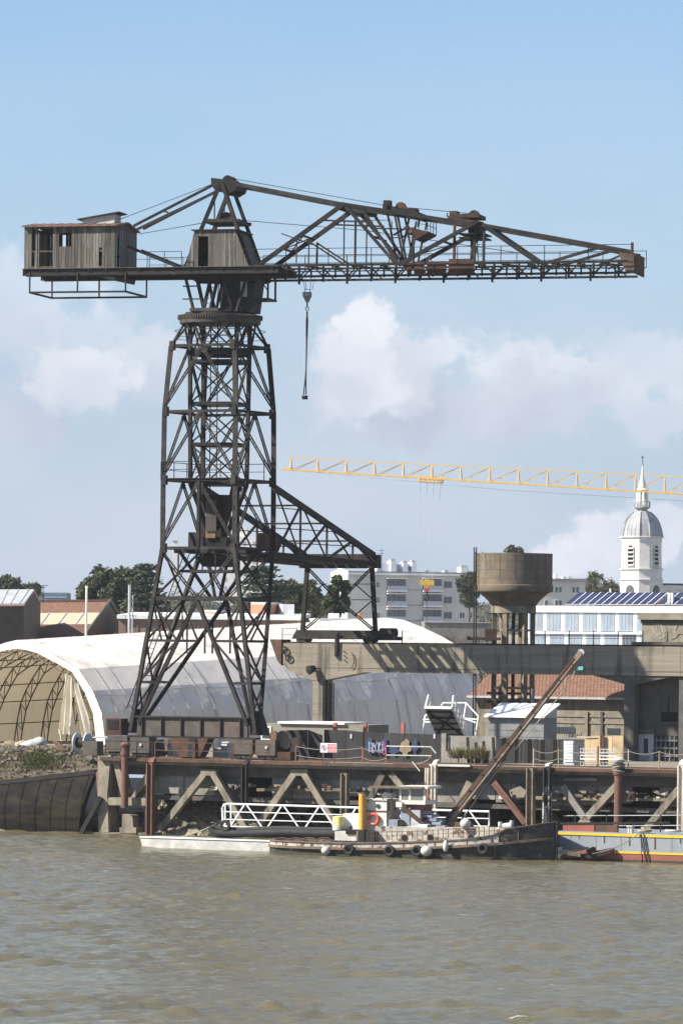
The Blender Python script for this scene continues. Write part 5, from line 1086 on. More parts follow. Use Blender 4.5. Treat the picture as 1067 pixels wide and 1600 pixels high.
# coil of rope on the bollard pile
bp_ = PT(966, 1196, -.55); t = T("rope_coil", "grubby rope wound round the dark red bollard pile", "rope", bp_)
for k in range(4): t.add("turn", MB().torus(bp_ + Z * (k * .11 - .3), Z + UU * random.uniform(-.2, .2), .34, .055, 18, 6), WIRE if k % 2 else ROPE, smooth=True)
# white roofed shed behind the fence
sh = T("white_shed", "low shed with bright white roof and shade-grey slatted wall", "shed", Q(uof(onv(805, 1160, 15)), 15, ZD)); a, b = uof(onv(762, 1140, 14)), uof(onv(849, 1140, 14)); ze_ = onv(800, 1121, 14).z; zr_ = onv(790, 1111, 14).z + .4
for k in range(4): z0 = ze_ - .3 - k * .42; sh.add("board", MB().ub(a, b, 14, 14.06, z0 - .10, z0 + .29), GREY)
sh.add("wall", MB().ub(a, b, 14.07, 16, ZD, ze_), GREY); sh.add("opening", MB().ub(a + .4, b - .3, 14.03, 14.068, ZD, ZD + 1.15), DARK)  # the wall's shade is put into the darker grey of wall and boards
sh.add("roof", MB().hexa([Q(a - .15, 13.7, ze_), Q(b + .15, 13.7, ze_), Q(b + .15, 16.2, zr_), Q(a - .15, 16.2, zr_), Q(a - .15, 13.7, ze_ + .1), Q(b + .15, 13.7, ze_ + .1), Q(b + .15, 16.2, zr_ + .1), Q(a - .15, 16.2, zr_ + .1)]), WHITE)
sh.add("end_wall", MB().prism([Q(b - .1, 14.07, ze_), Q(b - .1, 16, ze_), Q(b - .1, 16, zr_ - .02)], UU * .1), LGREY)
# site cabin by the crane's right leg
sc2 = T("site_cabin", "low grey site cabin with white fascia behind the crane's right foot", "cabin", Q(uof(onv(480, 1150, 16)), 16, ZD)); a, b = uof(onv(408, 1140, 16)), uof(onv(575, 1140, 16)); zt_ = onv(470, 1131, 16).z
sc2.add("wall", MB().ub(a, b, 16, 19, ZD, zt_), M("olive_grey_wall", (.23, .22, .18), (.19, .18, .15), sc=1)); sc2.add("fascia", MB().ub(uof(onv(436, 1131, 16)), uof(onv(540, 1131, 16)), 15.8, 19.2, zt_ + .003, zt_ + .14), WHITE)
fr = sc2.add("window", MB().ub(uof(onv(409, 1140, 16)), uof(onv(424, 1140, 16)), 15.93, 15.998, zt_ - 1.1, zt_ - .2), WHITE); sc2.add("pane", MB().ub(uof(onv(411, 1140, 16)), uof(onv(421.5, 1140, 16)), 15.9, 15.928, zt_ - 1.0, zt_ - .3), GLASS, fr)
# warehouse with tile roof seen through the gantry
TILE = tiles("clay_tile", (.25, .14, .095), (.17, .088, .06), (.06, .035, .026), .26, .34); TILE2 = tiles("old_clay_tile", (.18, .095, .065), (.13, .07, .05), (.05, .03, .024), .26, .34)
wh = T("tile_warehouse", "long warehouse with clay tile roof seen beneath the gantry", "warehouse", Q(uof(onv(860, 1150, 36)), 36, ZD)); W0, W1 = uof(onv(735, 1087, 36)), uof(onv(1010, 1087, 36)) + 14; zev = onv(860, 1089, 36).z
wh.add("wall", MB().ub(W0 + .3, W1, 36, 36.4, ZD - .2, zev), CONC); wh.add("roof", MB().sheet(Q(W0, 35.5, zev), Q(W1, 35.5, zev), Q(W1, 43, zev + 3.3), Q(W0, 43, zev + 3.3)).sheet(Q(W1, 50.5, zev), Q(W0, 50.5, zev), Q(W0, 43, zev + 3.3), Q(W1, 43, zev + 3.3)), TILE)
wh.add("gable", MB().poly([Q(W0 + .3, 36, ZD - .2), Q(W0 + .3, 50, ZD - .2), Q(W0 + .3, 50, zev), Q(W0 + .3, 43, zev + 3.1), Q(W0 + .3, 36, zev)]), CONC); wh.add("gutter", MB().ub(W0, W1, 35.38, 35.5, zev - .12, zev + .02), LGREY)
wb = lambda px, py: onv(px, py, 36)
for (x0, y0, x1, y1) in ((862, 1136, 898, 1145), (948, 1138, 968, 1147)): f_ = wbox(wh, "window", x0, y0, x1, y1, GLASS, 36, .04); 
for y in (1118, 1128): wbox(wh, "string_course", 855, y, 975, y + 1.5, CONCG, 36, .06)
wbox(wh, "pilaster", 914, 1112, 919, 1150, CONC, 36, .15); wbox(wh, "pilaster", 938, 1112, 942, 1150, CONCD, 36, .12)
pk = T("picket_fence", "row of pale pickets in front of the warehouse wall", "fence", Q(uof(onv(880, 1155, 33)), 33, ZD))
for k in range(22): x = 852 + k * 3.1; a = onv(x, 1160, 33); pk.add("picket", MB().bar(Q(uof(a), 33, ZD), Q(uof(a), 33, onv(x, 1147 + random.uniform(-1.5, 1.5), 33).z), .1, .03), DWHITE)

# ---------------- water tower ----------------
WC = onv(801.5, 1000, 29.0); WTC = Vector((WC.x, WC.y, 0)); dW = WC.y; pm = FPX / dW
wz = lambda y: zat(WTC, y); Rw = 60.0 / pm
wt = T("water_tower", "round tan concrete water tower with tapered base on tall legs", "water tower", Vector((WTC.x, WTC.y, ZD)))
TANK = M("tank_concrete", (.185, .150, .108), (.14, .115, .085), sc=1.2, rough=.92, c3=(.085, .072, .055), t3=(.52, .7), sc3=.9, st3=(1, 1, .15), bump=.3, bsc=5)
wt.add("tank", MB().lathe([(Rw*.2, wz(922)), (Rw, wz(922)), (Rw, wz(868)), (Rw * 1.005, wz(868)), (Rw * 1.005, wz(865)), (Rw * .93, wz(865)), (Rw * .93, wz(868) - .3), (.1, wz(868) - .3)], WTC, 72), TANK, smooth=True)
wt.add("ring_band", MB().lathe([(Rw * 1.003, wz(925)), (Rw * 1.025, wz(923)), (Rw * 1.025, wz(915)), (Rw * 1.003, wz(914))], WTC, 72, cap0=False, cap1=False), TANK, smooth=True)
for y_ in (878, 891, 904): wt.add("pour_joint", MB().lathe([(Rw * 1.0008, wz(y_ + .5)), (Rw * 1.0008, wz(y_ - .5))], WTC, 72, cap0=False, cap1=False), CONCD, smooth=True)
for k in range(28):
    a = 2 * pi * k / 28 + random.uniform(-.05, .05); e = Vector((cos(a), sin(a), 0)); h_ = random.uniform(.3, 2.0); w_ = random.uniform(.02, .07); wt.add("drip_stain", MB().box(WTC + e * Rw * 1.0 + Z * (wz(867) - h_ / 2), e * .004, e.cross(Z) * w_, Z * h_ / 2), CONCD)
wt.add("funnel", MB().lathe([(Rw * .1, wz(947)), (Rw * .585, wz(947)), (Rw * .64, wz(941)), (Rw * .76, wz(934)), (Rw * .9, wz(927)), (Rw * .99, wz(923.5))], WTC, 72, cap1=False), TANK, smooth=True)
wt.add("collar", MB().lathe([(Rw * .2, wz(958)), (Rw * .585, wz(958)), (Rw * .59, wz(947.3))], WTC, 72, cap1=False), CONC, smooth=True)
LOW = ZD - .2
for k in range(6):
    a = 2 * pi * k / 6 + .06; e = Vector((cos(a), sin(a), 0)); c = WTC + e * Rw * .5; wt.add("leg", MB().box(c + Z * ((wz(957) + LOW) / 2), e * .16, e.cross(Z) * .16, Z * ((wz(957) - LOW) / 2)), TIMBER)
for y in (985, 1075):
    for k in range(6):
        a = 2 * pi * k / 6 + .06; b = 2 * pi * (k + 1) / 6 + .06; wt.add("tie_beam", MB().bar(WTC + Vector((cos(a), sin(a), 0)) * Rw * .5 + Z * wz(y), WTC + Vector((cos(b), sin(b), 0)) * Rw * .5 + Z * wz(y), .1, .14), TIMBER)
wt.add("riser_pipe", MB().tube([WTC + Z * LOW, WTC + Z * wz(957)], .12, 12), STEELD, smooth=True)
xl = 742; pl_ = lambda x, y: ond(x, y, dW - 1.0)
for x in (740.5, 744): wt.add("stand_pipe", MB().tube([Vector((pl_(x, 1000).x, pl_(x, 1000).y, LOW)), pl_(x, 855)], .042, 8), STEELD, smooth=True)
ladder("ladder", pl_(747.5, 922), pl_(748, 862), .45, STEELD, wt, side=Vector((1, 0, 0)))
wt.add("platform", MB().box(pl_(756, 998), Vector((1.1, 0, 0)), Vector((0, .9, 0)), Z * .1).box(pl_(766, 992), Vector((.4, 0, 0)), Vector((0, .7, 0)), Z * .4), RUST); wt.add("float_post", MB().bar(pl_(731, 1000), pl_(731, 994), .14), TIMBER)
for y in (1083, 1096): wt.add("trestle_tie", MB().bar(ond(760, y, dW), ond(830, y + 1, dW), .12, .16), STEELD)
single("leaning_pipe", MB().tube([Vector((ond(832, 1115, 300).x, 300, ZD)), ond(831, 1076, 300)], .07, 8), LGREY, "pale vertical pipe in front of the water tower's right legs", "pipe", Vector((ond(832, 1115, 300).x, 300, ZD)))

# ---------------- background buildings ----------------
def Fr(px, py, d, ang=0.0):                          # a facade frame: origin on a pixel at distance d, x along the facade
    o = ond(px, py, d); ex = Vector((cos(ang), sin(ang), 0)); n = Vector((sin(ang), -cos(ang), 0)); return o, ex, n
class Fac:
    def __init__(s, th, o, ex, n): s.t = th; s.o = o; s.ex = ex; s.n = n
    def at(s, px, py): return onpl(px, py, s.o, s.n)
    def x(s, px, py=930): return (s.at(px, py) - s.o).dot(s.ex)
    def rect(s, name, x0, y0, x1, y1, mat, off=0.0, th=.1, parent=None):    # pixel rectangle on the facade, proud by off
        a = s.at(x0, y1); b = s.at(x1, y0); u0 = (a - s.o).dot(s.ex); u1 = (b - s.o).dot(s.ex); ym = (y0 + y1) / 2
        z0 = s.at((x0 + x1) / 2, y1).z; z1 = s.at((x0 + x1) / 2, y0).z; base = Vector((s.o.x, s.o.y, 0)) + s.n * off
        return s.t.add(name, MB().hexa([base + s.ex*u0 + Z*z0, base + s.ex*u1 + Z*z0, base + s.ex*u1 - s.n*th + Z*z0, base + s.ex*u0 - s.n*th + Z*z0, base + s.ex*u0 + Z*z1, base + s.ex*u1 + Z*z1, base + s.ex*u1 - s.n*th + Z*z1, base + s.ex*u0 - s.n*th + Z*z1]), mat, parent)
    def block(s, name, x0, x1, ytop, depth, mat, zbase, off=0, parent=None, inset=0):
        u0, u1 = s.x(x0), s.x(x1); zt = s.at((x0 + x1) / 2, ytop).z; base = Vector((s.o.x, s.o.y, 0)) + s.n * off
        P = lambda u, d, z: base + s.ex * u - s.n * d + Z * z
        return s.t.add(name, MB().hexa([P(u0, 0, zbase), P(u1, 0, zbase), P(u1, depth, zbase), P(u0, depth, zbase), P(u0, 0, zt), P(u1, 0, zt), P(u1, depth, zt), P(u0, depth, zt)]), mat, parent)
WALLW = M("white_render", (.72, .71, .68), (.66, .65, .62), sc=.3, rough=.9); WALLG = M("cream_render", (.62, .60, .55), (.55, .53, .49), sc=.3, rough=.9); ROOFG = M("grey_roof_felt", (.28, .285, .30), (.22, .225, .24), sc=.4, rough=.9)
SLATE = M("slate_roof", (.13, .135, .15), (.09, .095, .105), sc=.6, rough=.8, bump=.2); PANEV = glassy("curtained_glass", (.10, .12, .15), .2); SHUT = M("grey_shutter", (.36, .37, .39), (.3, .31, .33), sc=2)

# apartment block
o, ex, n = Fr(640, 930, 760, radians(12)); ap = T("apartment_block", "white four storey apartment block with loggias and roof chimneys behind the tent", "building", Vector((o.x, o.y, 12.0))); F = Fac(ap, o, ex, n)
F.block("wall", 546, 742, 899, 14, WALLG, 5); F.block("roof", 543, 746, 893.5, 15, ROOFG, F.at(640, 898.5).z, .5)
F.rect("eave", 543, 896, 746, 899, WHITE, .55, .2)
e0 = F.x(546); base = Vector((o.x, o.y, 0)) + ex * e0; zt = F.at(546, 893).z
ap.add("gable_wall", MB().prism([base - ex * .05 + n * .02 + Z * 5, base - ex * .05 - n * 14 + Z * 5, base - ex * .05 - n * 14 + Z * zt, base - ex * .05 - n * 7 + Z * (zt + .7), base - ex * .05 + Z * zt], -ex * .3), WHITE)
for y in (913, 937, 961):
    for (x0, x1) in ((587, 593.5), (693, 706), (717, 726), (731, 738)):
        w = F.rect("window", x0, y - 5, x1, y + 6, SHUT if (x0 in (693,) and y < 950) or random.random() < .2 else WHITE, .04, .06); F.rect("pane", x0 + .8, y - 4, (x0 + x1) / 2 - .3, y + 5, PANEV, .07, .02, w); F.rect("pane", (x0 + x1) / 2 + .3, y - 4, x1 - .8, y + 5, PANEV, .07, .02, w)
    for (x0, x1) in ((604, 634), (660, 690)):
        lg = F.rect("loggia", x0, y - 8.5, x1, y + 11, GREY, .03, .05)
        for q in range(4): w0 = x0 + 2 + q * (x1 - x0 - 3) / 4; F.rect("pane", w0, y - 6, w0 + (x1 - x0) / 4 - 2, y + 6, PANEV, .06, .02, lg)
        F.rect("balcony_rail", x0 - .3, y + 2.5, x1 + .3, y + 10, M("pale_blue_balcony", (.42, .46, .50), (.38, .42, .46)) if y == 913 and x0 == 604 else bpy.data.materials.get("pale_blue_balcony"), 1.0, .06, lg); F.rect("slab", x0 - .5, y + 10, x1 + .5, y + 11.6, WHITE, 1.05, 1.0, lg); F.rect("awning" if y == 913 else "slab_edge", x0 - .5, y - 10, x1 + .5, y - 8.5, WHITE, 1.0, .9, lg)
    F.rect("string_course", 634, y + 8, 660, y + 9.5, SHUT, .03, .05)
for (x0, x1, yt, nm) in ((617, 626, 873, "chimney"), (636, 644, 876, "chimney"), (650, 657.5, 875, "chimney"), (727, 739, 883, "chimney"), (674, 679, 890, "vent"), (701, 709, 890, "vent"), (587, 592, 877, "chimney")):
    c = F.block(nm, x0, x1, yt + 3, 3, WHITE, F.at(640, 897).z, -3.5); F.block("chimney_pot", x0 + 1, x1 - 1, yt, 1.5, SHUT, F.at(x0, yt + 2.9).z, -4, c)
ph = F.block("penthouse", 601, 656, 880, 5, WHITE, F.at(640, 896.5).z, -4); F.rect("penthouse_window", 645, 884, 650, 891, PANEV, -3.95, .05, ph); F.rect("penthouse_recess", 628, 882, 635, 895, SHUT, -3.95, .05, ph)
ar = T("tv_aerial", "thin roof aerial on the white apartment block", "aerial", F.at(602, 880)); p = F.at(602, 892) - n * 3; ar.add("mast", MB().bar(p, p + Z * 3.8, .07), STEELD); ar.add("yagi", MB().bar(p + Z * 3.5 - ex * .6, p + Z * 3.5 + ex * .6, .05).bar(p + Z * 3.0 - ex * .8, p + Z * 3.0 + ex * .3, .05), STEELD)
# smaller block on the right
o, ex, n = Fr(880, 930, 720, radians(10)); b2 = T("pale_house_block", "pale two storey block with flat grey roof right of the water tower", "building", Vector((o.x, o.y, 11.0))); F = Fac(b2, o, ex, n)
F.block("wall", 838, 914, 908, 10, WALLG, 4); F.block("roof", 836, 916, 904, 11, ROOFG, F.at(870, 907.8).z, .5)
for y in (922, 943):
    for x in (866, 872, 893, 899, 850): w = F.rect("window", x, y - 6, x + 5.4, y + 5, WHITE, .05, .05); F.rect("pane", x + .6, y - 5, x + 4.8, y + 4, PANEV, .08, .02, w)
for x0, x1, yt in ((871, 874, 897), (883, 888, 900), (858, 861, 899)): F.block("chimney", x0, x1, yt, 1.5, WHITE, F.at(870, 905).z, -2)
# modern white building with solar panels
o, ex, n = Fr(950, 970, 560, radians(-25)); mo = T("modern_block", "modern white block with tall window bays and solar panels on the roof", "building", Vector((o.x, o.y, 9.0))); F = Fac(mo, o, ex, n); BW = M("bright_white_cladding", (.84, .84, .83), (.82, .82, .81), rough=.6)
F.block("wall", 826, 1110, 949, 12, BW, 4); F.rect("parapet", 825, 947.2, 1111, 957, BW, .25, .24)
for r_, (y0, y1, xo) in enumerate(((958, 987, 825), (991.5, 1016, 830))):
    for k in range(11):
        x0 = xo + k * 28.2
        if x0 > 1085: continue
        w = F.rect("window", x0, y0, x0 + 22.5, y1, LGREY, .02, .05)
        for q in range(4): F.rect("pane", x0 + .6 + q * 5.5, y0 + .6, x0 + 5.3 + q * 5.5, y1 - .6, BLUEGLASS if not (r_ == 1 and k == 5) else PANEV, .05, .025, w)
F.rect("string_course", 826, 987.5, 1110, 991, WHITE, .3, .29)
SOL = glassy("solar_panel_blue", (.025, .035, .085), .15)
base = Vector((o.x, o.y, 0)); zr = F.at(950, 946.5).z
for k in range(22):
    x0 = 878 + k * 11.6 if k < 12 else 1021 + (k - 12) * 14.4
    wd = 10.9 if k < 12 else 13.2
    if x0 > 1100: break
    a = F.x(x0 - 1, 946); b = F.x(x0 + wd - 1, 946); sh_ = 1.05; P = lambda u, d, z: base + ex * u - n * d + Z * z
    p4 = [P(a, 1.0, zr + .1), P(b, 1.0, zr + .1), P(b + sh_, 3.2, zr + 1.65), P(a + sh_, 3.2, zr + 1.65)]
    s_o = mo.add("solar_panel", MB().prism(p4, Z * .06 - n * 0), SOL)
    mo.add("panel_frame", MB().bar(p4[1] + Z * .07, p4[2] + Z * .07, .09, .05).bar(p4[0] + Z * .07, p4[1] + Z * .07, .06, .05), WHITE, s_o)
    mo.add("panel_stand", MB().bar(P((a+b)/2 + sh_, 3.2, zr), P((a+b)/2 + sh_, 3.2, zr + 1.6), .08), STEELD, s_o)
for x in (1037, 1042): F.block("roof_stack", x, x + 2.6, 926, .6, WHITE, zr, -1.2)
F.block("roof_box", 1022, 1036, 937, 2.0, ROOFG, zr, -3.4)
mo.add("roof_slab", MB().hexa([P(F.x(826), .3, zr - .05), P(F.x(1110), .3, zr - .05), P(F.x(1110), 12, zr - .05), P(F.x(826), 12, zr - .05), P(F.x(826), .3, zr), P(F.x(1110), .3, zr), P(F.x(1110), 12, zr), P(F.x(826), 12, zr)]), ROOFG)

# church with octagonal tower and dome
dC = 740; CC = ond(1001.5, 900, dC); CX = Vector((CC.x, CC.y, 0)); cz_ = lambda y: zat(CX, y); cp = dC / FPX
STONE = M("white_church_stone", (.72, .70, .66), (.62, .60, .56), sc=.5, rough=.9, c3=(.42, .41, .40), t3=(.58, .72), sc3=.25, st3=(1, 1, .4)); LEAD = M("lead_dome", (.30, .31, .33), (.24, .245, .26), sc=.5, rough=.55, c3=(.42, .43, .45), t3=(.55, .7), sc3=.4, st3=(1, 1, .3))
ch = T("church_tower", "white octagonal church tower with ribbed grey dome, lantern and cross", "church tower", Vector((CX.x, CX.y, 10)))
ROT = radians(0)
def octa(r, z, rot=ROT, wide=.62):                   # irregular octagon: four broad faces and four chamfers
    out = []
    for k in range(4):
        a = rot + radians(45) + k * pi / 2 - pi / 2 - radians(45) + radians(4)
        for s in (-1, 1):
            b = a + s * radians(15); out.append(Vector((CX.x + r * cos(b), CX.y + r * sin(b), z)))
    return out
def octring(name, prof, mat, parent=None, cap=True):
    m = MB(); R = []
    for (r, y) in prof: R.append(len(m.v)); m.v += octa(r * cp, cz_(y))
    for r0, r1 in zip(R, R[1:]):
        for k in range(8): m.f.append((r0 + k, r0 + (k + 1) % 8, r1 + (k + 1) % 8, r1 + k))
    if cap: m.f.append(tuple(R[-1] + k for k in range(8)))
    return ch.add(name, m, mat, parent)
octring("shaft", [(33.5, 1000), (33.2, 906)], STONE); octring("stage", [(32.4, 905.5), (32.2, 889)], STONE); octring("belfry", [(31.6, 888), (31, 846)], STONE); octring("frieze", [(31.8, 846), (31.8, 839)], STONE)
for y in (906, 889.5, 839.5): octring("cornice", [(32, y + 1.2), (35, y + .6), (35, y - .9), (32, y - 1.2)], STONE)
dm = octring("dome", [(32.5, 838.5), (31.5, 833), (30, 826), (27.5, 818), (24, 811), (19, 805), (13, 800), (9, 798)], LEAD)
for k in range(8):
    p0 = [octa(r * cp * 1.01, cz_(y))[k] for r, y in ((32.5, 838.5), (31.5, 833), (30, 826), (27.5, 818), (24, 811), (19, 805), (13, 800))]
    ch.add("dome_rib", MB().chain(p0, .16), LEAD, dm)
    for j in (1, 2, 3):
        if k % 2: p1 = [lerp(octa(r * cp * 1.004, cz_(y))[k], octa(r * cp * 1.004, cz_(y))[(k + 1) % 8], j / 4) for r, y in ((32.5, 838.5), (31.5, 833), (30, 826), (27.5, 818), (24, 811), (19, 805))]; ch.add("dome_seam", MB().chain(p1, .07), LEAD, dm)
# belfry louvres on the broad faces
OB = octa(31.4 * cp, 0)
for k in (1, 3, 5, 7):
    a, b = OB[k], OB[(k + 1) % 8]; mid = (a + b) / 2; fx = (b - a).normalized(); fn = (mid - CX); fn.z = 0; fn.normalize(); w = .62; z0, z1 = cz_(886), cz_(858)
    pts = [mid + fx * (w * cos(t)) + Z * (z1 + w * 1.0 * sin(t)) for t in [pi * i / 8 for i in range(9)]] + [mid - fx * w + Z * z0, mid + fx * w + Z * z0]
    wnd = ch.add("belfry_opening", MB().prism([p + fn * .10 for p in pts], -fn * .3), DARK)
    for j in range(5): c = mid + fn * .16 + Z * lerp(z0 + .3, z1 + .1, j / 4); ch.add("louvre", MB().box(c, fx * w * .95, (fn * .22 - Z * .12), (fn * .03 + Z * .05)), STONE, wnd)
    ch.add("window_surround", MB().chain([p + fn * .14 for p in pts] + [pts[0] + fn * .14], .12), STONE, wnd)
    lo = mid + fn * (2.3 * cp); ch.add("arch_window", MB().prism([lo + fn * .05 + fx * (.8 * cos(t)) + Z * (cz_(923) + .9 * sin(t)) for t in [pi * i / 8 for i in range(9)]] + [lo + fn * .05 - fx * .8 + Z * cz_(935), lo + fn * .05 + fx * .8 + Z * cz_(935)], -fn * .12), SLATE)
ch.add("balcony_base", MB().lathe([(5.5 * cp, cz_(799)), (10 * cp, cz_(795)), (12.5 * cp, cz_(793.5)), (12.5 * cp, cz_(792))], CX, 16), LEAD)
bal = MB()
for k in range(17): a = 2*pi*k/16; e = CX + Vector((cos(a), sin(a), 0)) * 12.2 * cp; bal.bar(e + Z * cz_(793), e + Z * cz_(784), .09)
bal.lathe([(12.2 * cp, cz_(784.6)), (12.5 * cp, cz_(784)), (12.2 * cp, cz_(783.4))], CX, 16, cap0=False, cap1=False); ch.add("balustrade", bal, SHUT)
for k in range(8): a = 2*pi*k/8 + .2; e = CX + Vector((cos(a), sin(a), 0)) * 7.6 * cp; ch.add("lantern_column", MB().bar(e + Z * cz_(793), e + Z * cz_(769), .32), STONE)
ch.add("lantern_core", MB().lathe([(3 * cp, cz_(793)), (3 * cp, cz_(769))], CX, 10), SHUT)
ch.add("lantern_roof", MB().lathe([(9.5 * cp, cz_(767)), (9.8 * cp, cz_(765.5)), (6.5 * cp, cz_(763)), (5.8 * cp, cz_(757)), (3.2 * cp, cz_(748)), (1.5 * cp, cz_(736)), (.5 * cp, cz_(727))], CX, 16), STONE, smooth=True)
ch.add("finial_ball", MB().ball(CX + Z * cz_(725.5), 1.6 * cp, 1.6 * cp, 1.6 * cp), LEAD, smooth=True); ch.add("cross", MB().bar(CX + Z * cz_(726), CX + Z * cz_(712), .09).bar(CX + Z * cz_(714.5) - Vector((.27, 0, 0)), CX + Z * cz_(714.5) + Vector((.27, 0, 0)), .09), STEELD)
o, ex, n = Fr(1060, 930, dC + 8, radians(20)); nv = T("church_nave", "grey slate church roof with red ridge beside the white tower", "roof", Vector((o.x, o.y, 10))); NP = lambda u, d, z: Vector((o.x, o.y, 0)) + ex * u - n * d + Z * z
zz = zat(o, 913); ze2 = zat(o, 940); uL = Fac(nv, o, ex, n).x(1018, 915); nv.add("wall", MB().hexa([NP(uL, .5, 4), NP(40, .5, 4), NP(40, 14, 4), NP(uL, 14, 4), NP(uL, .5, ze2), NP(40, .5, ze2), NP(40, 14, ze2), NP(uL, 14, ze2)]), STONE)
nv.add("roof", MB().prism([NP(uL - 1.8, 0, ze2 - .4), NP(uL - .4, 7, zz), NP(uL - .4, 7.2, zz), NP(uL - 1.8, 14.4, ze2 - .4)], ex * 60), SLATE); nv.add("ridge", MB().bar(NP(uL - .4, 7.1, zz + .1), NP(40, 7.1, zz + .1), .4, .3), TILE)
lr = T("low_tile_roof", "thin low red tiled roof in front of the church tower", "roof", ond(1000, 930, dC - 25)); a, b = ond(953, 926.5, dC - 25), ond(1060, 927.5, dC - 25); lr.add("slope", MB().sheet(a - Z * 6 - Vector((0, 4, 0)), b - Z * 6 - Vector((0, 4, 0)), b, a), TILE); lr.add("pinnacle", MB().bar(a + Z * 0, a + Z * .7, .25), STONE); lr.add("wall", MB().hexa([a - Z * 14, b - Z * 14, b - Z * 14 + Vector((0, 4, 0)), a - Z * 14 + Vector((0, 4, 0)), a - Z * 6, b - Z * 6, b - Z * 6 + Vector((0, 4, 0)), a - Z * 6 + Vector((0, 4, 0))]), STONE)

# far white slab tower and column glimpsed through the crane
o, ex, n = Fr(400, 880, 1500, 0); ft = T("far_tower_block", "pale hazy apartment tower glimpsed through the crane's legs", "building", Vector((o.x, o.y, 14))); F = Fac(ft, o, ex, n)
F.block("wall", 346, 408, 838, 20, WALLW, 10, -2); F.block("wall", 366, 385, 822, 12, WALLW, 10, -4)
for k in range(6):
    for j in range(4): F.rect("window", 350 + j * 15, 846 + k * 14, 355 + j * 15, 853 + k * 14, SHUT, -1.98, .3)
fc = T("far_chimney", "slender white chimney shaft behind the crane's left side", "chimney", Vector((ond(273, 930, 1100).x, 1100, 12))); p = ond(273, 925, 1100); fc.add("shaft", MB().box(Vector((p.x, p.y, (12 + zat(p, 845)) / 2)), Vector((.62, 0, 0)), Vector((0, .6, 0)), Z * ((zat(p, 845) - 12) / 2)), WHITE); fc.add("rim", MB().box(Vector((p.x, p.y, zat(p, 845) + .3)), Vector((.8, 0, 0)), Vector((0, .8, 0)), Z * .28), WHITE)
# yellow tower crane
YEL = M("crane_yellow", (.66, .42, .09), (.6, .38, .08), sc=2, rough=.5)
ya = ond(452, 734, 480); yb = ond(1130, 776, 470); yc = T("tower_crane", "long yellow lattice jib of a tower crane reaching in from the right", "crane", ya); yd = (yb - ya).normalized(); yn = yd.cross(Z).normalized(); hgt = 1.9
yt = lambda t, s, h: lerp(ya, yb, t) + yn * s + Z * h
L_ = (yb - ya).length; htop = lambda t: 1.28 + .6 * t
for s in (-.75, .75): yc.add("chord", MB().bar(yt(0, s, 0), yt(1, s, 0), .13, .13), YEL)
nb = 15; prevt = .02
yc.add("chord", MB().chain([yt(.004, 0, htop(.004))] + [yt((k + 1) / nb, 0, htop((k + 1) / nb)) for k in range(nb)], .09), YEL)
for k in range(nb + 1):
    t = k / nb
    if k == 0: t = .004
    for s in (-.75, .75):
        yc.add("post", MB().bar(yt(t, s, 0), yt(t, 0, htop(t)), .08), YEL)
        if k < nb: yc.add("brace", MB().bar(yt(t + .004, s, 0), yt((k + 1) / nb, 0, htop((k + 1) / nb)), .055), YEL)
    yc.add("cross_bar", MB().bar(yt(t, -.75, 0), yt(t, .75, 0), .12), YEL)
    if k < nb: yc.add("cross_bar", MB().bar(yt(t, -.75, 0), yt((k + 1) / nb, .75, 0), .07), YEL)
yc.add("tip_frame", MB().box(yt(-.004, 0, .1), yd * .5, yn * .5, Z * .12), YEL)
xt = (675 - 452) / (1130 - 452); tr_ = yc.add("trolley", MB().box(yt(xt, 0, -.35), yd * 1.25, yn * .95, Z * .06).box(yt(xt, -.9, -.05), yd * 1.3, yn * .05, Z * .08).box(yt(xt, .9, -.05), yd * 1.3, yn * .05, Z * .08), YEL)
for q in range(6): yc.add("trolley_rail", MB().bar(yt(xt, -.95, -.3) + yd * (-1.2 + q * .48), yt(xt, -.95, .4) + yd * (-1.2 + q * .48), .07), YEL, tr_)
yc.add("trolley_rope", MB().tube([yt(.05, .3, -.1), yt(.5, .3, -.75), yt(1, .3, -.7)], .015, 4), LGREY)
hkp = ond(667, 912, 477); yh = T("crane_hook", "round yellow hook block hanging in front of the apartment block", "hook", hkp - Z * 2)
yh.add("sheave_block", MB().lathe([(.0, -.2), (.42, -.18), (.46, 0), (.42, .18), (.0, .2)], hkp, 20, -Vector((0, 1, 0))).box(hkp + Z * .1, Vector((.75, 0, 0)), Vector((0, .2, 0)), Z * .28), YEL, smooth=False); yh.add("hook", MB().tube([hkp - Z * .6, hkp - Z * 1.2, hkp + Vector((.2, 0, -1.6)), hkp + Vector((0, 0, -1.9)), hkp + Vector((-.25, 0, -1.6))], .09, 6), STEELD); yh.add("swivel", MB().box(hkp - Z * .65, Vector((.3, 0, 0)), Vector((0, .2, 0)), Z * .14), M("red_swivel", (.5, .08, .06), (.45, .08, .06)))
for dx, ex_ in ((-1.1, -.5), (-.3, -.2), (.4, .25), (1.2, .5)): yh.add("hoist_rope", MB().tube([yt(xt, 0, -.4) + yd * dx, hkp + Vector((ex_, 0, .3))], .016, 4), LGREY)
yh.add("pendant", MB().tube([hkp - Z * 1.9, hkp - Z * 4.2], .03, 4), WIRE)

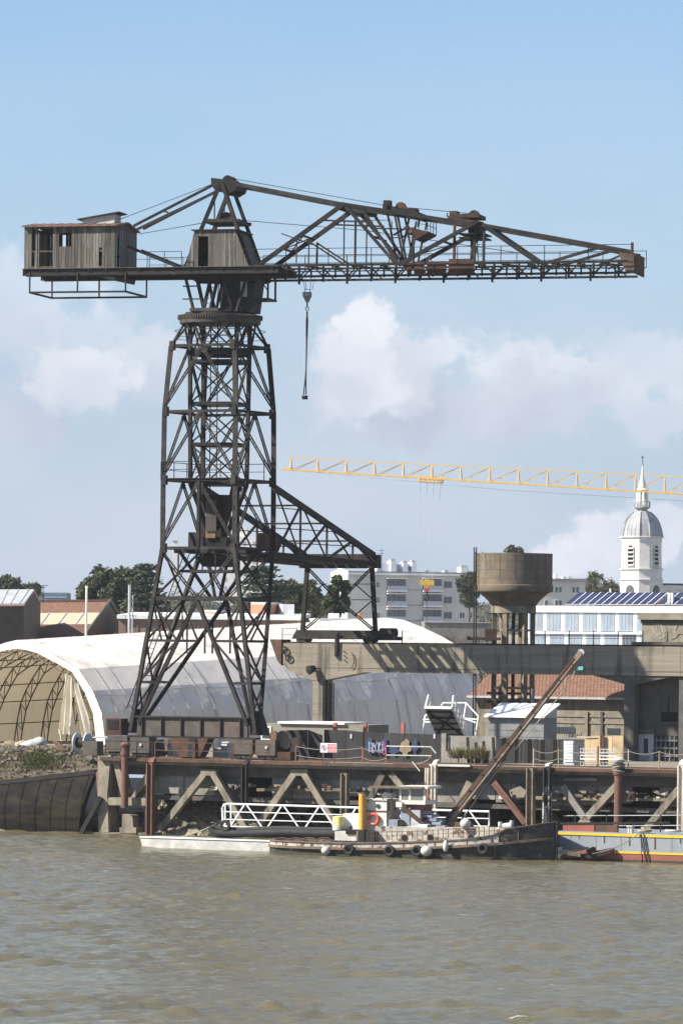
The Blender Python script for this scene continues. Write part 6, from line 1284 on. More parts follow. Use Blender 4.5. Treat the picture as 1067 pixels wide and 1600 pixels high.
# ---------------- fabric shelter ----------------
A45 = radians(45); TA = Vector((sin(A45), cos(A45), 0)); TG = Vector((cos(A45), -sin(A45), 0)); P0 = ond(28, 1000, 320)
def onT(px, py, p0): return onpl(px, py, p0, TA)
farA = onpl(602, 965, P0, TG); P1 = farA
nearp = [(28, 1000), (46, 1004.5), (63, 1011), (95, 1028), (124, 1045), (146, 1079), (160, 1113), (168, 1176)]; farp = [(602, 965), (630, 968.5), (658, 979), (690, 994), (712, 1007), (735, 1042), (753, 1085), (764, 1150)]
def prof(pts, p0): return [((q - p0).dot(TG), q.z) for q in (onT(x, y, p0) for x, y in pts)]
prN, prF = prof(nearp, P0), prof(farp, P1); TLN = (P1 - P0).dot(TA)
def tentp(t, k, side=1, sc=1.0, dz=0):               # k float index along the half profile
    i = min(int(k), len(prN) - 2); f = k - i
    gN = lerp(prN[i][0], prN[i+1][0], f); zN = lerp(prN[i][1], prN[i+1][1], f); gF = lerp(prF[i][0], prF[i+1][0], f); zF = lerp(prF[i][1], prF[i+1][1], f)
    g = lerp(gN, gF, t) - prF[0][0] * 0; z = lerp(zN, zF, t); b = P0 + TA * (TLN * t); return Vector((b.x, b.y, 0)) + TG * (g * side * sc) + Z * (z + dz)
tent = T("fabric_shelter", "long white fabric boat shelter with open arched end and torn curtain", "tent", Vector((P0.x, P0.y, ZD)))
CLOTH = M("white_tarpaulin", (.84, .80, .75), (.78, .74, .69), sc=.5, rough=.75, transl=.24, tcol=(.50, .41, .27), c3=(.50, .47, .43), t3=(.50, .76), sc3=.5, st3=(1.2, 1.2, .15), bump=.5, bsc=1.1)
NBAY = 14; SUBD = 4; NK = 14; KM = len(prN) - 1
def cloth(sc, dz, mat, name, sag, inner=False):
    for side in (1, -1):
        m = MB(); R = []
        for i in range(NBAY * SUBD + 1):
            t = i / (NBAY * SUBD); ph_ = (i % SUBD) / SUBD; s = sag * sin(pi * ph_)
            row = []
            for j in range(NK + 1):
                k = KM * j / NK; w = mnoise.noise(Vector((t * 9, k * .8, side))) * .05
                row.append(tentp(t, k, side, sc - s, dz - s * .8 + w * .6) + TG * side * w)
            R.append(row)
        for r0, r1 in zip(R, R[1:]):
            for j in range(NK): m.poly([r0[j], r1[j], r1[j+1], r0[j+1]])
        n_ = [Vector(x) for x in m.v]
        wm = weld(m); wm.ang = 9; tent.add(name, wm, mat, smooth=True)
def weld(m):
    d = {}; out = MB(); idx = []
    for v in m.v:
        k = (round(v.x, 4), round(v.y, 4), round(v.z, 4))
        if k not in d: d[k] = len(out.v); out.v.append(v)
        idx.append(d[k])
    out.f = [tuple(idx[i] for i in f) for f in m.f]; return out
cloth(1.0, 0, CLOTH, "cover", .006)
TRUSS = M("brown_tube", (.13, .095, .06), (.09, .07, .05), sc=2)
for b in range(NBAY + 1):
    t = b / NBAY * .999 + .0005; m = MB(); ks = [KM * j / 12 for j in range(13)]
    for side in (1, -1):
        o_ = [tentp(t, k, side, .965, -.22) for k in ks]; i_ = [tentp(t, k, side, .90, -.75) for k in ks]
        m.chain(o_, .07); m.chain(i_, .07)
        for q in range(12): m.bar(o_[q], i_[q + 1], .045); m.bar(i_[q], o_[q], .045)
    tent.add("arch_truss", m, TRUSS)
for side in (1, -1):
    for k in (0.02, 1.2, 2.3, 3.2, 4, 4.9, 5.7, 6.4): tent.add("purlin", MB().chain([tentp(t, k, side, .955, -.26) for t in (0.01, .5, .99)], .07), TRUSS)
band = MB(); kk = [KM * j / NK for j in range(NK + 1)]
for side in (1, -1):
    for a, b in zip(kk, kk[1:]):
        band.poly([tentp(0, a, side, 1.0, 0) - TA * .06, tentp(0, b, side, 1.0, 0) - TA * .06, tentp(0, b, side, .90, -.62 * max(0, 1 - b / 6.5)) - TA * .05, tentp(0, a, side, .90, -.62 * max(0, 1 - a / 6.5)) - TA * .05])
tent.add("gable_band", weld(band), CLOTH, smooth=False); m = MB()
for side in (1, -1): m.chain([tentp(0, k, side, .86, -.72 + (.37 * (1 if k > 5 else 0))) - TA * .1 for k in kk], .08)
SEAM = M("tarpaulin_weld", (.50, .48, .45), (.44, .42, .40), sc=2)
for b in range(1, NBAY * 2):
    if b % 2 == 0 or b % 3: tent.add("weld_seam", MB().chain([tentp(b / (NBAY * 2), k, 1, 1.002, .012) for k in kk], .035, .02), SEAM)
for (t, k0) in ((.28, .3), (.52, .3), (.76, .3)):
    s_m = MB().chain([tentp(t, k, 1, 1.004, .02) for k in kk], .07, .03); tent.add("seam", s_m, SHUT)
for k in (5.2,): tent.add("lacing", MB().chain([tentp(t / 20, k + .1 * sin(t), 1, 1.006, .0) for t in range(21)], .05, .03), SHUT)
# torn end curtain bunched at the near side
CUR = M("cream_curtain", (.72, .67, .56), (.64, .59, .48), sc=.8, rough=.9, transl=.15); m = MB()
def curt(xs, ys, n=30, off=.5, amp=.25, fr=9):
    rows = []
    for j in range(14):
        t = j / 13; row = []
        for i in range(n + 1):
            s = i / n; x = lerp(lerp(xs[0], xs[1], s), lerp(xs[2], xs[3], s), t); y = lerp(lerp(ys[0], ys[1], s), lerp(ys[2], ys[3], s), t)
            p = onT(x, y, P0 - TA * off); row.append(p + TA * (amp * sin(fr * s * 2 + 2.0 * t + sin(4 * t + s * 3)) * (.5 + .5 * t)) + TG * .12 * sin(5 * s + 3 * t))
        rows.append(row)
    for r0, r1 in zip(rows, rows[1:]):
        for i in range(n): m.poly([r0[i], r0[i+1], r1[i+1], r1[i]])
curt((101, 116, 92, 114), (1052, 1060, 1146, 1148), off=.35); curt((108, 122, 132, 143), (1056, 1068, 1152, 1156), off=.2, fr=7)
tent.add("torn_curtain", weld(m), CUR, smooth=True); tent.add("curtain_tail", MB().chain([onT(94, 1140, P0 - TA * .5), onT(97, 1158, P0 - TA * .5)], .18, .05), CUR)

# ---------------- sheds and houses behind the shelter ----------------
BRICK = tiles("red_brick_wall", (.30, .13, .085), (.25, .11, .07), (.22, .17, .14), .5, .16, .3); BOARD = M("brown_boards", (.13, .095, .075), (.095, .07, .055), sc=1.5, stretch=(3, 3, .3), bump=.3); SKYL = M("skylight_sheet", (.42, .39, .28), (.36, .34, .25), sc=.8, rough=.6)
sd = T("tile_shed", "long shed with clay tile roof and pale skylight band behind the shelter", "shed", Vector((ond(100, 1000, 412).x, 412, ground_z(110))))
rg0, rg1 = ond(-70, 941.5, 420), ond(173, 939.5, 412); ev0, ev1 = ond(-115, 1001, 411), ond(129, 999, 403)
bands = [(0, .40, TILE2, "roof_slope"), (.40, .70, SKYL, "skylight_band"), (.70, 1.0, TILE, "roof_slope")]
for (t0, t1, mt, nm) in bands: sd.add(nm, MB().sheet(lerp(ev0, rg0, t0), lerp(ev1, rg1, t0), lerp(ev1, rg1, t1), lerp(ev0, rg0, t1)), mt)
back = ond(202, 990, 424)
sd.add("gable", MB().poly([ev1 - Vector((.15, 0, .1)), Vector((ev1.x, ev1.y, 5)), Vector((back.x, back.y, 5)), back, rg1 - Vector((.15, 0, .15))]), BOARD); sd.add("roof_slope", MB().sheet(back, back + (rg0 - rg1), rg0 + Z * .002, rg1 + Z * .002), TILE2)
sd.add("barge_board", MB().chain([ev1 + Z * .05, rg1 + Z * .1, back + Z * .05], .12, .28), WOOD); sd.add("ridge_tile", MB().bar(rg0 + Z * .08, rg1 + Z * .08, .3, .2), TILE2); sd.add("wall", MB().poly([ev0, ev1, Vector((ev1.x, ev1.y, 5)), Vector((ev0.x, ev0.y, 5))]), BOARD)
for k in range(4): f = (k + 1) / 5; a_ = lerp(ev1, back, f); tp_ = lerp(ev1, rg1, f / .58) if f < .58 else lerp(rg1, back, (f - .58) / .42); sd.add("gable_post", MB().bar(Vector((a_.x, a_.y - .1, 5)) + Vector((.08, 0, 0)), Vector((a_.x + .08, a_.y - .1, tp_.z - .3)), .14), STEELD)
for k in range(9): f = k / 9; sd.add("skylight_bar", MB().bar(lerp(lerp(ev0, ev1, f), lerp(rg0, rg1, f), .405) + Z * .04, lerp(lerp(ev0, ev1, f), lerp(rg0, rg1, f), .695) + Z * .04, .06), LGREY)
ms = T("metal_roof_shed", "shed with pale grey sheet roof at the left edge", "shed", Vector((ond(20, 960, 398).x, 398, ground_z(100)))); a, b = ond(-60, 946, 396), ond(38, 945, 396); c, d = ond(54, 923, 402), ond(-60, 923, 402)
ms.add("roof", MB().prism([a, b, c, d], Z * .12), LGREY); bk = ond(64, 942, 408); ms.add("gable", MB().poly([b - Z * .1, c - Z * .1, bk, Vector((bk.x, bk.y, 5)), Vector((b.x, b.y, 5))]), BOARD); ms.add("wall", MB().poly([a - Z * .1, b - Z * .1, Vector((b.x, b.y, 5)), Vector((a.x, a.y, 5))]), STEELD); ms.add("rear_roof", MB().prism([c, d, ond(-50, 942, 408), bk], Z * .1), LGREY)
for k in range(7): f = (k + .5) / 7; ms.add("roof_seam", MB().bar(lerp(a, b, f) + Z * .14, lerp(d, c, f) + Z * .14, .07), LGREY)
bg_ = T("blue_glass_block", "distant low block with pale blue glass band", "building", Vector((ond(85, 940, 640).x, 640, 10))); Fb = Fac(bg_, *Fr(85, 932, 640, 0)); Fb.block("wall", 58, 106, 926, 8, GREY, 6); Fb.rect("glass_band", 70, 927.5, 105, 934, M("sky_blue_glass", (.30, .46, .58), (.26, .40, .52), rough=.2), .06, .05); Fb.rect("roof_edge", 58, 925, 107, 927, LGREY, .2, .2)
ta_ = ond(68, 942, 400); t = T("roof_aerial", "thin television aerial above the tile shed's left end", "aerial", ta_); t.add("mast", MB().bar(ta_, ond(68, 914, 400), .05), STEELD); t.add("yagi", MB().bar(ond(67, 915, 400), ond(76, 915, 400), .05).bar(ond(66, 918, 400), ond(72, 918, 400), .04), STEELD)
lb = T("long_brick_building", "long low brick building with white flat roof behind the shelter", "building", Vector((ond(320, 1000, 405).x, 405, ground_z(110)))); Fl = Fac(lb, *Fr(320, 970, 405, radians(-4))); Fl.block("wall", 186, 466, 968, 12, BRICK, 5); 
u0, u1 = Fl.x(184), Fl.x(470); zt = Fl.at(320, 968).z; bb = lambda u, d_, z: Vector((Fl.o.x, Fl.o.y, 0)) + Fl.ex * u - Fl.n * d_ + Z * z
lb.add("roof", MB().hexa([bb(u0, -.3, zt + .003), bb(u1, -.3, zt + .003), bb(u1, 12, zt + .4), bb(u0, 12, zt + .4), bb(u0, -.3, zt + .35), bb(u1, -.3, zt + .35), bb(u1, 12, zt + .7), bb(u0, 12, zt + .7)]), WHITE)
for k in range(14): x = 195 + k * 19; Fl.rect("pier", x, 968.5, x + 2.2, 990, BRICK, .08, .07)
ORB = tiles("orange_brick", (.42, .17, .10), (.36, .14, .085), (.33, .2, .15), .5, .2, .2)
for i, (x0, x1, xs_, y0, lab) in enumerate(((320, 340, 352, 956, "small orange brick block behind the crane's legs"), (392, 420, 441, 944, "larger orange brick block beside the white cube"))):
    t = T("brick_block", lab, "building", Vector((ond(x0, 1000, 412).x, 412, 6)), "orange brick blocks behind the shelter"); a_, b_, c_ = ond(x0, y0, 414), ond(x1, y0 + .5, 410), ond(xs_, y0 + .5, 418)
    lowz = lambda q: Vector((q.x, q.y, 6)); t.add("wall", MB().sheet(lowz(a_), lowz(b_), b_, a_), ORB); t.add("wall", MB().sheet(lowz(b_), lowz(c_), c_, b_), ORB); t.add("coping", MB().prism([a_, b_, c_, a_ + (c_ - b_)], Z * .18), LGREY)
wc_ = T("white_cube", "small white rendered block with two chimney pots", "building", Vector((ond(450, 1000, 412).x, 412, 6))); Fw = Fac(wc_, *Fr(450, 960, 412, radians(8))); Fw.block("wall", 442, 460, 944, 4, WHITE, 5); 
for x in (448, 452): Fw.block("chimney_pot", x, x + 2.4, 939, .25, TILE, Fw.at(450, 944).z, -1)
wr = T("white_low_roof", "low white roofed hall behind the shelter's far end", "building", Vector((ond(570, 985, 400).x, 400, 6))); Fz = Fac(wr, *Fr(560, 975, 400, radians(6))); Fz.block("wall", 500, 592, 966, 10, WHITE, 5); Fz.block("stair_head", 524, 534, 958, 4, WHITE, Fz.at(560, 966).z, -2); Fz.block("brick_stack", 567, 573, 956, 2, ORB, Fz.at(560, 966).z, -3)
gw = T("grey_block_wall", "dull grey block wall below the apartment block", "wall", Vector((ond(700, 990, 390).x, 390, 6))); Fg = Fac(gw, *Fr(700, 985, 390, radians(4))); Fg.block("wall", 664, 770, 973, 3, CONCG, 5); Fg.block("coping", 663, 771, 972, 3.2, LGREY, Fg.at(700, 972.9).z, .1)
# flag pole and boat mast behind the shelter
t = T("white_pole", "plain white pole rising behind the shelter on the left", "pole", Vector((ond(134, 1000, 352).x, 352, 5.5))); t.add("shaft", MB().tube([Vector((ond(134, 1000, 352).x, 352, 5.5)), ond(136, 919, 352)], .09, 8), M("cream_pole", (.66, .62, .54), (.6, .56, .48)), smooth=True); t.add("cap", MB().ball(ond(136, 918, 352), .12, .12, .12), WHITE)
mt_ = Vector((ond(202, 1000, 352).x, 352, 5.5)); t = T("yacht_mast", "grey yacht mast with shrouds and spreaders behind the shelter", "mast", mt_); t.add("mast", MB().tube([mt_, ond(203, 914, 352)], .11, 8), LGREY, smooth=True); t.add("antenna", MB().bar(ond(203, 914, 352), ond(203.6, 898, 352), .04), STEELD)
for x in (193, 213, 218): t.add("shroud", MB().tube([ond(203.4, 918, 352), ond(x, 990, 352)], .018, 4), WIRE)
t.add("second_mast", MB().tube([ond(207, 990, 354), ond(208, 930, 354)], .06, 6), LGREY); t.add("spreader", MB().bar(ond(190, 962, 352), ond(216, 962, 352), .06), LGREY)

# ---------------- boats ----------------
Sc = onz(424, 1331.5, 0); Bc = onz(866, 1344.5, 0); ta = (Bc - Sc).normalized(); tn = Vector((-ta.y, ta.x, 0)); LT = (Bc - Sc).length
def tg(px, py, n): return onpl(px, py, Sc + tn * n, tn)
def TP(s, n, z): return Sc + ta * (s * LT) + tn * n + Z * z
def interp(x, tab):
    for (x0, y0), (x1, y1) in zip(tab, tab[1:]):
        if x <= x1: return lerp(y0, y1, (x - x0) / (x1 - x0))
    return tab[-1][1]
BEAM = [(0, .25), (.015, .85), (.05, 1.35), (.12, 1.75), (.25, 2.0), (.6, 2.05), (.75, 1.9), (.87, 1.35), (.95, .65), (.985, .25), (1, .05)]
ZRAIL = [(0, .42), (.3, .42), (.5, .5), (.7, .72), (.85, .95), (1, 1.25)]; ZTOP = [(0, .72), (.3, .72), (.5, .85), (.72, 1.1), (.83, 1.4), (.86, 1.75), (1, 2.15)]
tug = T("old_tug", "derelict tug with flaking white bulwark, black bow and yellow funnel", "boat", TP(.5, 0, 0))
HULLB = M("tug_black_hull", (.032, .031, .031), (.060, .057, .053), sc=1.4, rough=.7, c3=(.20, .185, .165), t3=(.56, .68), sc3=1.8, bump=.4); HULLW = M("flaking_bulwark", (.47, .445, .39), (.34, .31, .27), sc=2.2, rough=.85, c3=(.13, .085, .06), t3=(.53, .60), sc3=2.2, bump=.4); RAILW = M("worn_rub_rail", (.17, .125, .09), (.12, .09, .07), sc=3, rough=.9)
SN = [i / 44 for i in range(45)]
def hull_rows(rows):                                 # rows: functions s -> (halfbeam, z)
    m = MB()
    for side in (-1, 1):
        for s0, s1 in zip(SN, SN[1:]):
            for r0, r1 in zip(rows, rows[1:]):
                f = lambda s, r: TP(s, side * r(s)[0], r(s)[1]); m.poly([f(s0, r0), f(s1, r0), f(s1, r1), f(s0, r1)])
    return weld(m)
flare = lambda s: 1 + .12 * max(0, (s - .6) / .4)
rk = lambda s, z: s                                   # straight stem
r_keel = lambda s: (interp(s, BEAM) * .7, -.7); r_wl = lambda s: (interp(s, BEAM) * .93, 0.02); r_mid = lambda s: (interp(s, BEAM) * .98, interp(s, ZRAIL) * .6); r_rail = lambda s: (interp(s, BEAM) * flare(s), interp(s, ZRAIL)); r_top = lambda s: (interp(s, BEAM) * flare(s) * 1.0, interp(s, ZTOP))
tug.add("hull", hull_rows([r_keel, r_wl, r_mid, r_rail]), HULLB, smooth=True)
fw = [s for s in SN if s >= .84]
def strip(rows, smin, smax):
    m = MB()
    for side in (-1, 1):
        for s0, s1 in zip(SN, SN[1:]):
            if s0 < smin - 1e-6 or s1 > smax + 1e-6: continue
            for r0, r1 in zip(rows, rows[1:]):
                f = lambda s, r: TP(s, side * r(s)[0], r(s)[1]); m.poly([f(s0, r0), f(s1, r0), f(s1, r1), f(s0, r1)])
    return weld(m)
tug.add("bulwark", strip([r_rail, r_top], 0, SN[37]), HULLW, smooth=True); tug.add("bow_bulwark", strip([r_rail, r_top], SN[37], 1), HULLB, smooth=True)
for side in (-1, 1): tug.add("rub_rail", MB().chain([TP(s, side * (r_rail(s)[0] + .04), r_rail(s)[1]) for s in SN], .12, .14), RAILW); tug.add("cap_rail", MB().chain([TP(s, side * r_top(s)[0], r_top(s)[1] + .02) for s in SN], .14, .07), RAILW)
dk = MB()
for s0, s1 in zip(SN, SN[1:]): f = lambda s, sd: TP(s, sd * interp(s, BEAM), interp(s, ZTOP) - (.22 if s < .8 else .55)); dk.poly([f(s0, -1), f(s1, -1), f(s1, 1), f(s0, 1)])
tug.add("deck", weld(dk), M("rusty_deck", (.17, .125, .09), (.21, .175, .14), sc=2, c3=(.12, .08, .06), t3=(.5, .62)))
SCUM = M("waterline_scum", (.055, .056, .035), (.04, .04, .03), sc=3)
for side in (-1, 1): tug.add("scum_line", MB().chain([TP(s, side * (lerp(r_wl(s)[0], r_mid(s)[0], .3) + .012), .09) for s in SN], .02, .16), SCUM)
for s_q in (.08, .19, .3, .41, .52, .63, .74, .82, .9):
    tug.add("plate_seam", MB().chain([TP(s_q, -(r_wl(s_q)[0] + .012), .03), TP(s_q, -(r_mid(s_q)[0] + .012), r_mid(s_q)[1]), TP(s_q, -(r_rail(s_q)[0] + .012), r_rail(s_q)[1])], .035, .02), STEELD)
    tug.add("bulwark_stay", MB().bar(TP(s_q, -(r_rail(s_q)[0] + .015), r_rail(s_q)[1]), TP(s_q, -(r_top(s_q)[0] + .015), r_top(s_q)[1]), .05, .03), RAILW)
tug.add("stem_post", MB().bar(TP(1.002, 0, -.6), TP(1.004, 0, 2.25), .16, .2), STEELD)
def tbox(name, x0, y0, x1, y1, n0, n1, mat, parent=None, th=tug, bev=0):
    a, b = tg(x0, y1, n0), tg(x1, y0, n0); a0, b0 = (a - Sc).dot(ta), (b - Sc).dot(ta); X = lambda u, n, z: Sc + ta * u + tn * n + Z * z
    return th.add(name, MB().hexa([X(a0, n0, a.z), X(b0, n0, a.z), X(b0, n1, a.z), X(a0, n1, a.z), X(a0, n0, b.z), X(b0, n0, b.z), X(b0, n1, b.z), X(a0, n1, b.z)]), mat, parent)
# long trunk casing, deckhouse
tk = tbox("trunk_casing", 586, 1296, 790, 1316, -1.25, 1.2, HULLW)
for x in (632, 672, 735): tg_ = tg(x, 1309, -1.26); tug.add("porthole", MB().lathe([(.01, -.02), (.17, -.02), (.17, .03), (.01, .03)], tg_, 16, -tn), DARK, tk); tug.add("porthole_rim", MB().torus(tg_, tn, .18, .03, 16, 6), RUST, tk, True)
TUGW = M("tug_white", (.66, .64, .58), (.56, .53, .47), sc=1.6, rough=.65, c3=(.30, .20, .13), t3=(.60, .70), sc3=1.8, st3=(1, 1, .4)); TUGB = M("tug_blue_grey", (.25, .285, .34), (.19, .22, .27), sc=2, rough=.6, c3=(.5, .5, .5), t3=(.6, .7), sc3=2)
dh = tbox("deckhouse", 571, 1249, 604, 1316, -1.0, .9, TUGW)
a_, b_ = tg(604.3, 1316, -1.0), tg(604.3, 1250, -1.0); tug.add("end_wall", MB().hexa([a_ + tn * .05, a_ + tn * .05 + ta * .03, a_ + tn * 1.85 + ta * .03, a_ + tn * 1.85, b_ + tn * .05, b_ + tn * .05 + ta * .03, b_ + tn * 1.85 + ta * .03, b_ + tn * 1.85]), HULLW, dh)
tug.add("roof_edge", MB().bar(tg(570, 1249, -1.04), tg(605, 1250, -1.04), .07, .08), DWHITE, dh); tug.add("band", MB().bar(tg(570, 1267, -1.02), tg(605, 1267.5, -1.02), .05, .06), RUST, dh)
pw_ = tg(590.5, 1259.5, -1.02); tug.add("porthole", MB().lathe([(.01, -.02), (.13, -.02), (.13, .03), (.01, .03)], pw_, 14, -tn), GLASS, dh)
LB = M("lifebuoy_orange", (.58, .11, .055), (.5, .1, .06), sc=4, c3=(.6, .5, .42), t3=(.6, .66), sc3=3)
lb_ = single("lifebuoy", MB().torus(tg(583.5, 1280, -1.12), tn, .30, .085, 24, 10), LB, "faded orange lifebuoy on the tug's white deckhouse", "lifebuoy", tg(583.5, 1280, -1.12), None, True)
fb, ftp = tg(565.5, 1313, -1.3), tg(565.5, 1240, -1.3); FUN = M("funnel_yellow", (.62, .36, .07), (.52, .29, .06), sc=2, rough=.6, c3=(.3, .2, .08), t3=(.6, .72), sc3=1.5)
fn = tug.add("funnel", MB().lathe([(.205, 0), (.205, (ftp - fb).length)], fb, 18), FUN, smooth=True); tug.add("funnel_mouth", MB().lathe([(.17, 0), (.17, .03)], ftp, 14), DARK, fn); tug.add("funnel_band", MB().lathe([(.215, -.03), (.215, .03)], tg(565.5, 1268, -1.3), 18, cap0=False, cap1=False), FUN, fn)
tug.add("funnel_foot", MB().lathe([(.26, 0), (.24, .3), (.2, .34)], fb - Z * .1, 14), M("ochre_foot", (.5, .3, .06), (.2, .14, .1), sc=4), fn)
# wheelhouse on its plinth
tbox("plinth", 628, 1255, 660, 1300, -.6, .9, M("faded_red_house", (.30, .10, .09), (.24, .09, .08), sc=2)); tbox("plinth_door", 625.5, 1262, 640, 1295, -.9, -.63, TUGB); tbox("plinth_side", 640, 1266, 656, 1297, -.85, -.63, LGREY)
whm = tg(624, 1256, -.95); wh_ = tbox("wheelhouse", 627, 1251, 664, 1256.5, -.95, .75, TUGW); tbox("wheelhouse_roof", 622, 1229, 668, 1232, -1.1, .95, TUGW, wh_)
for (x0, x1) in ((623.5, 627), (638, 642), (661, 665)):
    for n0 in (-.95, .68): tbox("window_post", x0, 1232.2, x1, 1251, n0, n0 + .07, TUGW, wh_)
GL2 = glassy("wheelhouse_glass", (.20, .20, .19), .15)  # reflection in the panes put into a lighter grey base colour
for (x0, x1) in ((627, 638.5), (642, 661.5)): tbox("window", x0, 1233, x1, 1250.5, -.92, -.90, GL2, wh_)
tbox("rear_wall", 627, 1232.5, 662, 1251, .66, .68, GREY, wh_)
tug.add("canopy_beam", MB().bar(tg(582, 1229.5, -.7), tg(666, 1230.5, -.7), 1.1, .12, Z), RAILW); 
for x in (584, 598, 612): tug.add("canopy_post", MB().bar(tg(x, 1231, -.6), tg(x, 1249, -.6), .06), STEELD)
tug.add("roof_gear", MB().box(tg(608, 1243, -.4), ta * .3, tn * .3, Z * .15).bar(tg(590, 1240, -.5), tg(606, 1244, -.5), .1), DWHITE)
tug.add("searchlight", MB().lathe([(.05, -.15), (.16, -.1), (.2, .12), (.17, .14)], tg(562, 1233, -.3), 14, -ta), STEELD, smooth=True)
tug.add("rust_stay", MB().bar(tg(624, 1257, -1.05), tg(673, 1297, -1.05), .18, .2), RUST); tug.add("stay_bracket", MB().box(tg(624, 1257, -1.05), ta * .18, tn * .1, Z * .15), TUGW)
# stairs, hatches and gear amidships
for k in range(6): tbox("stair_tread", 648 + k * 6.5, 1262 + k * 5.6, 660 + k * 7, 1266 + k * 5.6, -.5, .7, TUGB)
tbox("hatch", 662, 1282, 690, 1300, -.3, .9, TUGB); tbox("red_hatch", 688, 1285, 728, 1298, .1, 1.2, RUST); tbox("grey_bin", 607, 1281, 621, 1299, -1.15, -.5, TUGB)
tug.add("vent_fan", MB().lathe([(.18, -.1), (.2, .1), (.02, .1)], tg(627, 1286, -1.0), 14, -tn), STEELD); tug.add("dinghy", MB().prism([tg(616, 1299, -1.0), tg(634, 1291, -1.0), tg(662, 1289, -1.0), tg(655, 1298, -1.0)], tn * .5), DWHITE)
tbox("deck_box", 653, 1288, 667, 1297, -1.15, -.7, WHITE)
for x, y in ((781, 1284), (799, 1282)): tug.add("bitt", MB().tube([tg(x, 1304, -.2), tg(x, y, -.2)], .12, 10), LGREY, smooth=True)
tug.add("windlass", MB().tube([tg(786, 1292, -.2), tg(800, 1290, -.2)], .2, 12), LGREY, smooth=True); tbox("fore_locker", 783, 1294, 806, 1302, -.4, .5, RUST)
tug.add("fore_coaming", MB().tube([tg(742, 1302, -1.0), tg(780, 1302, -.9), tg(800, 1304, -.7), tg(810, 1298, -.5), tg(813, 1291, -.4)], .07, 8), RAILW)
# stern gear
for k in range(4): tug.add("towing_hoop", MB().tube([tg(440 + k * 22 + 14 * cos(a), 1318 - 9 * sin(a), -.3 + k * .25) for a in [pi * i / 8 for i in range(9)]], .045, 6), RUST, smooth=True)
tug.add("engine", MB().box(tg(578, 1307, -1.4), ta * .4, tn * .25, Z * .32).box(tg(566, 1306, -1.5), ta * .2, tn * .2, Z * .35), STEELD); tbox("stern_locker", 523, 1300, 556, 1313, .2, 1.0, DWHITE); tbox("locker_recess", 540, 1297, 556, 1303, .1, .19, DARK)
m = MB()
for k in range(26):
    x = 580 + k * 8; y0 = interp((x - 424) / 442, [(0, 1313), (.5, 1313), (.9, 1303)]); m.bar(tg(x, y0, -1.95), tg(x, y0 - 15, -1.95), .03)
m.chain([tg(x, y, -1.95) for x, y in ((580, 1300), (650, 1299), (790, 1290))], .025); m.chain([tg(x, y, -1.95) for x, y in ((580, 1306), (650, 1305), (790, 1297))], .02); tug.add("wire_rail", m, RUST)
# yellow drum and white box standing behind
t = T("white_tank_box", "white box beside the yellow topped drum behind the tug's stern", "box", tg(545, 1300, 2.2)); tbox("body", 536, 1272, 562, 1296, 2.2, 3.2, WHITE, th=t); tbox("base", 537, 1296.2, 562, 1308, 2.25, 3.1, DARK, th=t)
dp = tg(529, 1306, 2.0); dt = tg(529, 1276, 2.0); t = T("plastic_drum", "white drum with yellow top behind the tug's stern", "drum", dp); t.add("barrel", MB().lathe([(.34, 0), (.38, .1), (.36, (dt - dp).length * .55)], dp, 18), DWHITE, smooth=True); t.add("top", MB().lathe([(.355, (dt - dp).length * .55), (.34, (dt - dp).length), (.1, (dt - dp).length + .04)], dp, 18), M("pale_yellow", (.62, .58, .16), (.6, .58, .3)), smooth=True)
# tyres and fenders over the side
for i, (x, y, lab) in enumerate(((545, 1327, "black tyre fender nearest the tug's stern"), (608, 1329.5, "black tyre fender below the lifebuoy"), (651, 1329.5, "black tyre fender beside the round white fender"), (754, 1326, "black tyre fender on the tug's bow quarter"))):
    n_ = -(interp((x - 424) / 442, BEAM) * 1.02 + .14); single("tyre_fender", MB().torus(tg(x, y, n_), tn, .24, .1, 20, 8), RUBBER, lab, "tyre", tg(x, y, n_), "tyres on the tug", True)
for i, (x, y, rx, rz, n_, lab) in enumerate(((509, 1329, .26, .24, -2.2, "round white fender at the tug's stern waterline"), (666, 1329.5, .33, .30, -2.35, "round white fender between tyres amidships"), (696, 1322, .16, .34, -2.25, "long grey white fender hanging at the tug's side"), (727, 1287, .31, .31, -1.35, "round white buoy sitting on the tug's trunk casing"))):
    c = tg(x, y, n_); b = MB(); b.ball(c, rx, rx, rz, 18, 12); t = T("fender", lab, "fender", c - Z * rz, "white fenders of the tug"); t.add("body", b, DWHITE, smooth=True); t.add("eye", MB().torus(c + Z * (rz + .05), tn, .06, .02, 12, 6), STEELD)
# derrick boom
bb_ = [tg(697, 1288, .6), tg(904, 1024, .6)]; bt = T("derrick_boom", "long rusty derrick boom slanting up from the tug to the gantry", "boom", bb_[0]); bd = (bb_[1] - bb_[0]).normalized(); bs = bd.cross(tn).normalized()
p, q = bb_; BOOM = M("boom_steel", (.27, .22, .17), (.19, .15, .115), sc=1.5, rough=.8, c3=(.20, .11, .07), t3=(.5, .62), sc3=1.0)
for (o0, o1) in ((-.17, -.07), (.17, .09)):
    for sn in (-.2, .2): bt.add("chord", MB().bar(p + bs * o0 + tn * sn, q + bs * o1 + tn * sn * .5, .075, .10), BOOM if o0 < 0 else RUST)
bt.add("core", MB().bar(p, q, .12, .1), GREY)
for k in range(11): t = k / 10.5; c = lerp(p, q, t); w = lerp(.20, .10, t); bt.add("batten", MB().box(c, bs * w, tn * .2, bd * .03), STEELD)
bt.add("head", MB().box(q, bs * .15, tn * .16, bd * .25), BOOM); bt.add("head_sheave", MB().lathe([(.03, -.06), (.2, -.06), (.2, .06), (.03, .06)], q + bd * .2, 14, tn), LGREY); bt.add("head_arm", MB().bar(lerp(p, q, .9) - bs * .6 + Z * .1, lerp(p, q, .985), .06), BOOM)
